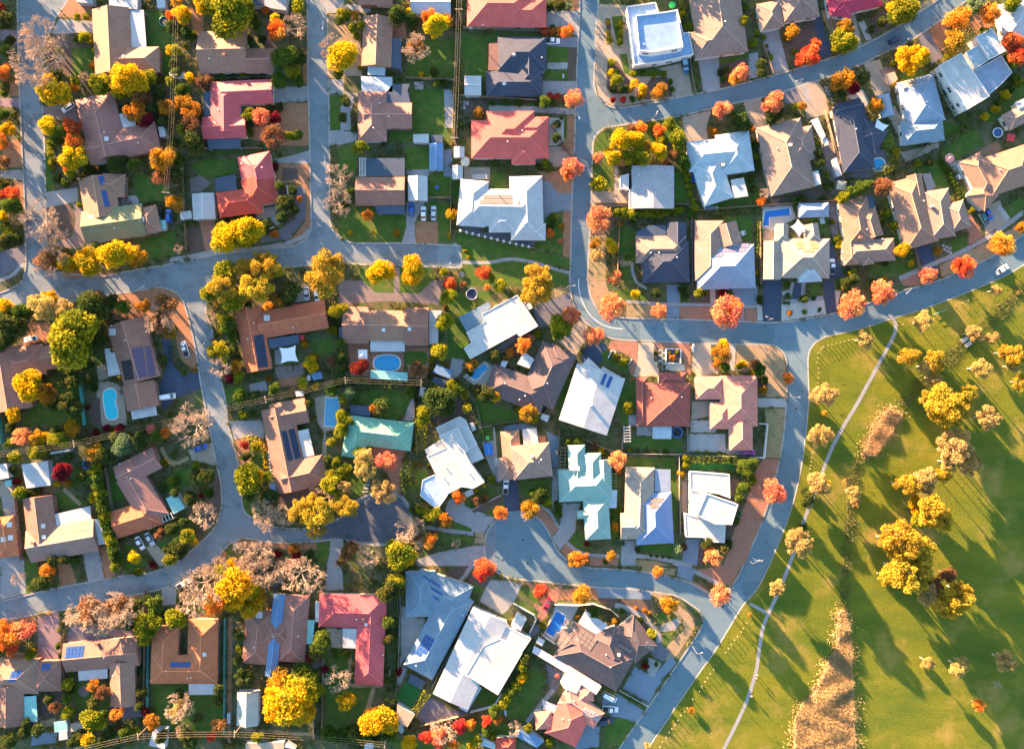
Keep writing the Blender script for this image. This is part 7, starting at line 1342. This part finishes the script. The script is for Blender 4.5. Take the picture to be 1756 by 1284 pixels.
power_line([(-150, 800), (126, 761), (455, 685), (592, 652), (722, 656)], 'three strand power line crossing the road diagonally')
power_line([(60, 1305), (236, 1262), (402, 1258), (660, 1276)], 'three strand power line along the bottom edge')
for s_ in ('795,50 945,57', '790,166 922,174', '697,136 780,140', '784,0 783,90 781,180 780,262', '774,310 773,402', '736,340 772,341', '350,139 465,134', '330,256 452,256', '314,260 318,345 322,430', '1172,58 1192,165', '1306,75 1324,130', '1420,30 1434,95',
           '1196,362 1310,353 1430,345', '1184,372 1186,490', '1301,382 1303,490', '1449,352 1457,465', '1528,312 1578,470', '1412,190 1449,330', '1612,228 1560,275 1535,290', '583,590 598,650', '600,656 740,662', '710,668 716,780', '28,830 40,960', '252,1010 250,1270',
           '184,800 200,900 210,975', '412,690 545,655', '560,540 640,530', '738,700 742,640', '820,700 832,760', '830,730 895,720', '958,735 960,850', '62,1150 64,1260', '110,1090 112,1200', '683,1000 685,1150', '928,1090 945,1060', '150,760 260,735', '300,760 330,745',
           '160,60 125,62', '262,100 262,260', '300,320 318,318', '1020,350 1180,352', '1062,380 1058,470', '945,215 1000,300'):
    fence(s_)
# ------------------------------------------------------------------ reeds, undergrowth: masses nobody could count
def blades(name, P, hmin, hmax, width, seed, clump=False):
    """upright grass blades at points P"""
    g = np.random.default_rng(seed); n = len(P); h = g.uniform(hmin, hmax, n)*((1.0+.55*np.sin(P[:, 0]*.42+np.sin(P[:, 1]*.33)*2.2)*np.sin(P[:, 1]*.29+1)) if clump else 1.0); a = g.uniform(0, 6.28, n); l = g.normal(0, .35, (n, 2))*h[:, None]
    V = np.empty((n*3, 3)); dx = np.cos(a)*width; dy = np.sin(a)*width
    V[0::3] = np.stack([P[:, 0]-dx, P[:, 1]-dy, np.zeros(n)], 1); V[1::3] = np.stack([P[:, 0]+dx, P[:, 1]+dy, np.zeros(n)], 1); V[2::3] = np.stack([P[:, 0]+l[:, 0], P[:, 1]+l[:, 1], h], 1)
    me = bpy.data.meshes.new(name); me.vertices.add(n*3); me.vertices.foreach_set('co', V.astype(np.float32).ravel()); me.loops.add(n*3); me.loops.foreach_set('vertex_index', np.arange(n*3, dtype=np.int32))
    me.polygons.add(n); me.polygons.foreach_set('loop_start', np.arange(0, n*3, 3, dtype=np.int32)); me.polygons.foreach_set('loop_total', np.full(n, 3, dtype=np.int32))
    at = me.attributes.new('rnd', 'FLOAT', 'FACE'); at.data.foreach_set('value', g.random(n).astype(np.float32)); al = me.attributes.new('lump', 'FLOAT', 'FACE'); al.data.foreach_set('value', g.random(n).astype(np.float32))
    me.update(calc_edges=True); return me
def fill(P, n, seed):
    g = np.random.default_rng(seed); A = np.array([p[:2] for p in P]); lo, hi = A.min(0), A.max(0); out = []
    while len(out) < n:
        q = g.uniform(lo, hi, (n, 2))
        out += [tuple(x) for x in q if pip(x[0], x[1], P)]
    return np.array(out[:n])
REED = leafmat('reed_tan', (.76, .54, .31), (.64, .43, .24), (.46, .32, .15), .35); SEDGE = leafmat('sedge_grey', (.20, .18, .09), (.27, .24, .13), (.12, .15, .05), .3)
def band(s, w0):
    L = [Vector((*world(p)[:2], 0)) for p in smooth_line(pts(s), 4)]; a = []; b = []
    for i, p in enumerate(L):
        d = (L[min(i+1, len(L)-1)]-L[max(i-1, 0)]).normalized(); n = Vector((-d.y, d.x, 0)); k = w0*PXM/2*(1+.25*math.sin(i*1.7)); a.append(p+n*k); b.append(p-n*k)
    return [tuple(p[:2]) for p in a+b[::-1]]
def ragged(P, k=.8):
    out = []
    for i, p in enumerate(P):
        p = Vector((p[0], p[1], 0)); q = Vector((P[(i+1) % len(P)][0], P[(i+1) % len(P)][1], 0)); n = max(1, int((q-p).length/1.5)); nr = Vector((-(q-p).y, (q-p).x, 0)).normalized()
        for t in range(n): out.append(p+(q-p)*(t/n)+nr*random.uniform(-k, k)*.6)
    return out
def reeds(P, n, lo, hi, m, name, label, seed, wd=.10):
    Q = fill(P, n, seed); gg = np.random.default_rng(seed); far = gg.random(len(Q)) < .35; Q[far] += gg.normal(0, 1.5, (far.sum(), 2))
    stuff(link(name, blades(name, Q, lo, hi, wd, seed, True), m), label, 'reeds')
big = [tuple(world(p)[:2]) for p in [(1360, 1284), (1362, 1232), (1374, 1205), (1395, 1187), (1418, 1132), (1432, 1113), (1436, 1045), (1450, 1042), (1459, 1100), (1460, 1137), (1468, 1300), (1475, 1420), (1340, 1420)]]
raw_patch('mulch', ragged(big), 'reed_bed_ground')
reeds(big, 70000, .5, 1.3, REED, 'reed_bed', 'dense tan reed bed in the lower part of the park', 11)
lit = [tuple(world(p)[:2]) for p in [(1520, 700), (1545, 710), (1528, 740), (1500, 780), (1478, 778), (1492, 745)]]
raw_patch('mulch', ragged(lit), 'reed_bed_ground')
reeds(lit, 11000, .45, 1.2, REED, 'reed_bed', 'pinkish tan reed patch in the middle of the park creek', 12)
for i, (s_, w_, n) in enumerate((('1800,440 1756,490 1720,530 1690,560 1655,590 1625,615 1595,640 1570,665 1545,695', 24, 4200), ('1482,778 1470,800 1466,830 1460,860 1456,900 1452,940 1450,980 1447,1020 1445,1044', 17, 2600))):
    P = band(s_, w_); raw_patch('park', ragged(P, .5), 'creek_bed')
    reeds(P, n, .15, .6, SEDGE, 'creek_sedge', ('grey brown sedge along the upper park creek', 'grey green sedge along the lower park creek')[i], 20+i)
# park tussocks and fallen leaf litter as low geometry
def mask_points(n, seed, lo, hi, bad):
    g = np.random.default_rng(seed); Q = np.stack([g.uniform(lo[0], hi[0], n), g.uniform(lo[1], hi[1], n)], 1); ok = np.ones(n, bool)
    for P in bad:
        A = np.array([p[:2] for p in P]); l_, h_ = A.min(0), A.max(0); c = np.where(ok & (Q[:, 0] > l_[0]) & (Q[:, 0] < h_[0]) & (Q[:, 1] > l_[1]) & (Q[:, 1] < h_[1]))[0]
        if len(c) == 0: continue
        x, y = Q[c, 0], Q[c, 1]; r = np.zeros(len(c), bool); j = len(A)-1
        for i in range(len(A)):
            a, b = A[i], A[j]; m = (a[1] > y) != (b[1] > y); r ^= m & (x < (b[0]-a[0])*(y-a[1])/(b[1]-a[1]+1e-12)+a[0]); j = i
        ok[c[r]] = False
    return Q[ok]
def in_poly(Q, P):
    A = np.array([p[:2] for p in P]); x, y = Q[:, 0], Q[:, 1]; r = np.zeros(len(Q), bool); j = len(A)-1
    for i in range(len(A)):
        a, b = A[i], A[j]; m = (a[1] > y) != (b[1] > y); r ^= m & (x < (b[0]-a[0])*(y-a[1])/(b[1]-a[1]+1e-12)+a[0]); j = i
    return r
lo = world((-30, 1310)); hi = world((1790, -30))
Q = mask_points(90000, 3, lo, hi, [p for k, p in PATCH_POLYS])
land = np.zeros(len(Q), bool)
for P in BLOCKS[:-1]: land |= in_poly(Q, P)
Q = Q[land]
# keep clear of kerbs: only the inner side of yards, in drifts
g = np.random.default_rng(9); drift = np.sin(Q[:, 0]*.31+np.sin(Q[:, 1]*.27)*1.7)+np.sin(Q[:, 1]*.37+1.3) > -.5; Q = Q[drift][:24000]
C = []; lm = []
for k in range(6):
    C.append(np.stack([Q[:, 0]+g.normal(0, .35, len(Q)), Q[:, 1]+g.normal(0, .35, len(Q)), g.uniform(.08, .45, len(Q))*(1+1.1*(np.sin(Q[:, 0]*.8+Q[:, 1]*.5) > .55))], 1)); lm.append(g.random(len(Q)))
stuff(link('ground_cover', leaf_mesh('ground_cover', np.concatenate(C), .26, np.concatenate(lm), 8), leafmat('ground_cover_leaves', (.075, .12, .026), (.15, .155, .038), (.24, .15, .055), .3)), 'low mixed ground cover plants filling the garden beds', 'ground cover')
west = Q[(Q[:, 0] < world((900, 0)).x)]; rs = g.choice(len(west), 520, replace=False); C2 = []; l2 = []
for q in west[rs]:
    r = g.uniform(.6, 1.35); n = 90; d = g.normal(size=(n, 3)); d /= np.linalg.norm(d, axis=1)[:, None]; d[:, 2] = np.abs(d[:, 2])
    C2.append(np.array([q[0], q[1], .1])+d*r*g.uniform(.5, 1.05, (n, 1))*np.array([1.2, 1, .9])); l2.append(np.full(n, g.random()))
stuff(link('garden_thicket', leaf_mesh('garden_thicket', np.concatenate(C2), .2, np.concatenate(l2), 12), leafmat('thicket_leaves', (.07, .12, .025), (.13, .16, .03), (.30, .20, .04), .3)), 'tangled low understory growing between the western houses', 'undergrowth')
Qp = mask_points(26000, 5, lo, hi, [p for k, p in PATCH_POLYS]); Qp = Qp[in_poly(Qp, BLOCKS[-1])]
stuff(link('grass_tussocks', blades('grass_tussocks', np.repeat(Qp, 4, 0)+np.random.default_rng(2).normal(0, .18, (len(Qp)*4, 2)), .05, .16, .06, 6), leafmat('tussock_blades', (.09, .14, .012), (.17, .17, .015), (.26, .20, .05), .3)), 'rough grass tussocks across the open park', 'grass')
# fallen leaves under the autumn trees
C = []
for p, r, k in TREES:
    if k in 'YORKAE' and r > 9:
        c = world(p); n = int(r*5); a = g.uniform(0, 6.28, n); d = np.abs(g.normal(0, r*PXM*.75, n)); C.append(np.stack([c.x+np.cos(a)*d, c.y+np.sin(a)*d, np.full(n, .07)], 1))
C = np.concatenate(C); C[:, 2] += g.uniform(0, .02, len(C)); stuff(link('fallen_leaves', leaf_mesh('fallen_leaves', C, .13, g.random(len(C)), 4, 6.0), leafmat('fallen_leaf', (.45, .22, .04), (.36, .14, .03), (.24, .12, .05), .1)), 'fallen autumn leaves scattered under the trees', 'leaves')
# unseen trees added beyond the frame on the sun's side to shade the view
C = []; lm = []; tk = MB(); rr = random.Random(77)
spots = [(rr.uniform(-150, -40), rr.uniform(-150, 1200)) for _ in range(46)]+[(rr.uniform(-20, 1500), rr.uniform(-150, -45)) for _ in range(44)]
for i, (x, y) in enumerate(spots):
    r = rr.uniform(2.4, 4.6); c = world((x, y)); n = 420; d = g.normal(size=(n, 3)); d /= np.linalg.norm(d, axis=1)[:, None]
    C.append(np.array([c.x, c.y, r*1.35])+d*r*g.uniform(.5, 1, (n, 1))*np.array([1, 1, .9])); lm.append(np.full(n, rr.random())); tk.tube((c.x, c.y, 0), (c.x, c.y, r*1.2), .2, .1, 6)
tb = link('unseen_shade_belt', leaf_mesh('unseen_shade_belt', np.concatenate(C), .55, np.concatenate(lm), 31), LEAF['G']); stuff(tb, 'unseen belt of mixed trees added for shade beyond the upper left edge', 'trees'); stuff(tk.build('unseen_shade_trunks', M_BARK), 'trunks of the unseen tree belt added for shade', 'trees')
LANDMARKS += [('the park path fork', (1313, 1045)), ('the tan reed bed', (1420, 1190)), ('the creek culvert', (1655, 586)), ('the golden gum grove', (1590, 900)), ('the park path top end', (1535, 555)), ('the lower right paddock', (1640, 1130)), ('the upper right paddock', (1690, 680)), ('the sunlit reed patch', (1505, 745))]
write_labels()
# a thing's Empty stands at the foot of the thing
for o in list(bpy.data.objects):
    if o.type == 'EMPTY' and o.parent is None and o.location.length < 1e-6:
        ch = [c for c in o.children if c.type == 'MESH']
        if not ch: continue
        A = np.array([c.matrix_basis @ v.co for c in ch if c.name.startswith(('roof', 'wall', 'fabric', 'patio')) for v in c.data.vertices])
        if len(A) == 0: continue
        c0 = (A.min(0)+A.max(0))/2; o.location = (c0[0], c0[1], 0)
        for c in o.children: c.location = (c.location.x-c0[0], c.location.y-c0[1], c.location.z)
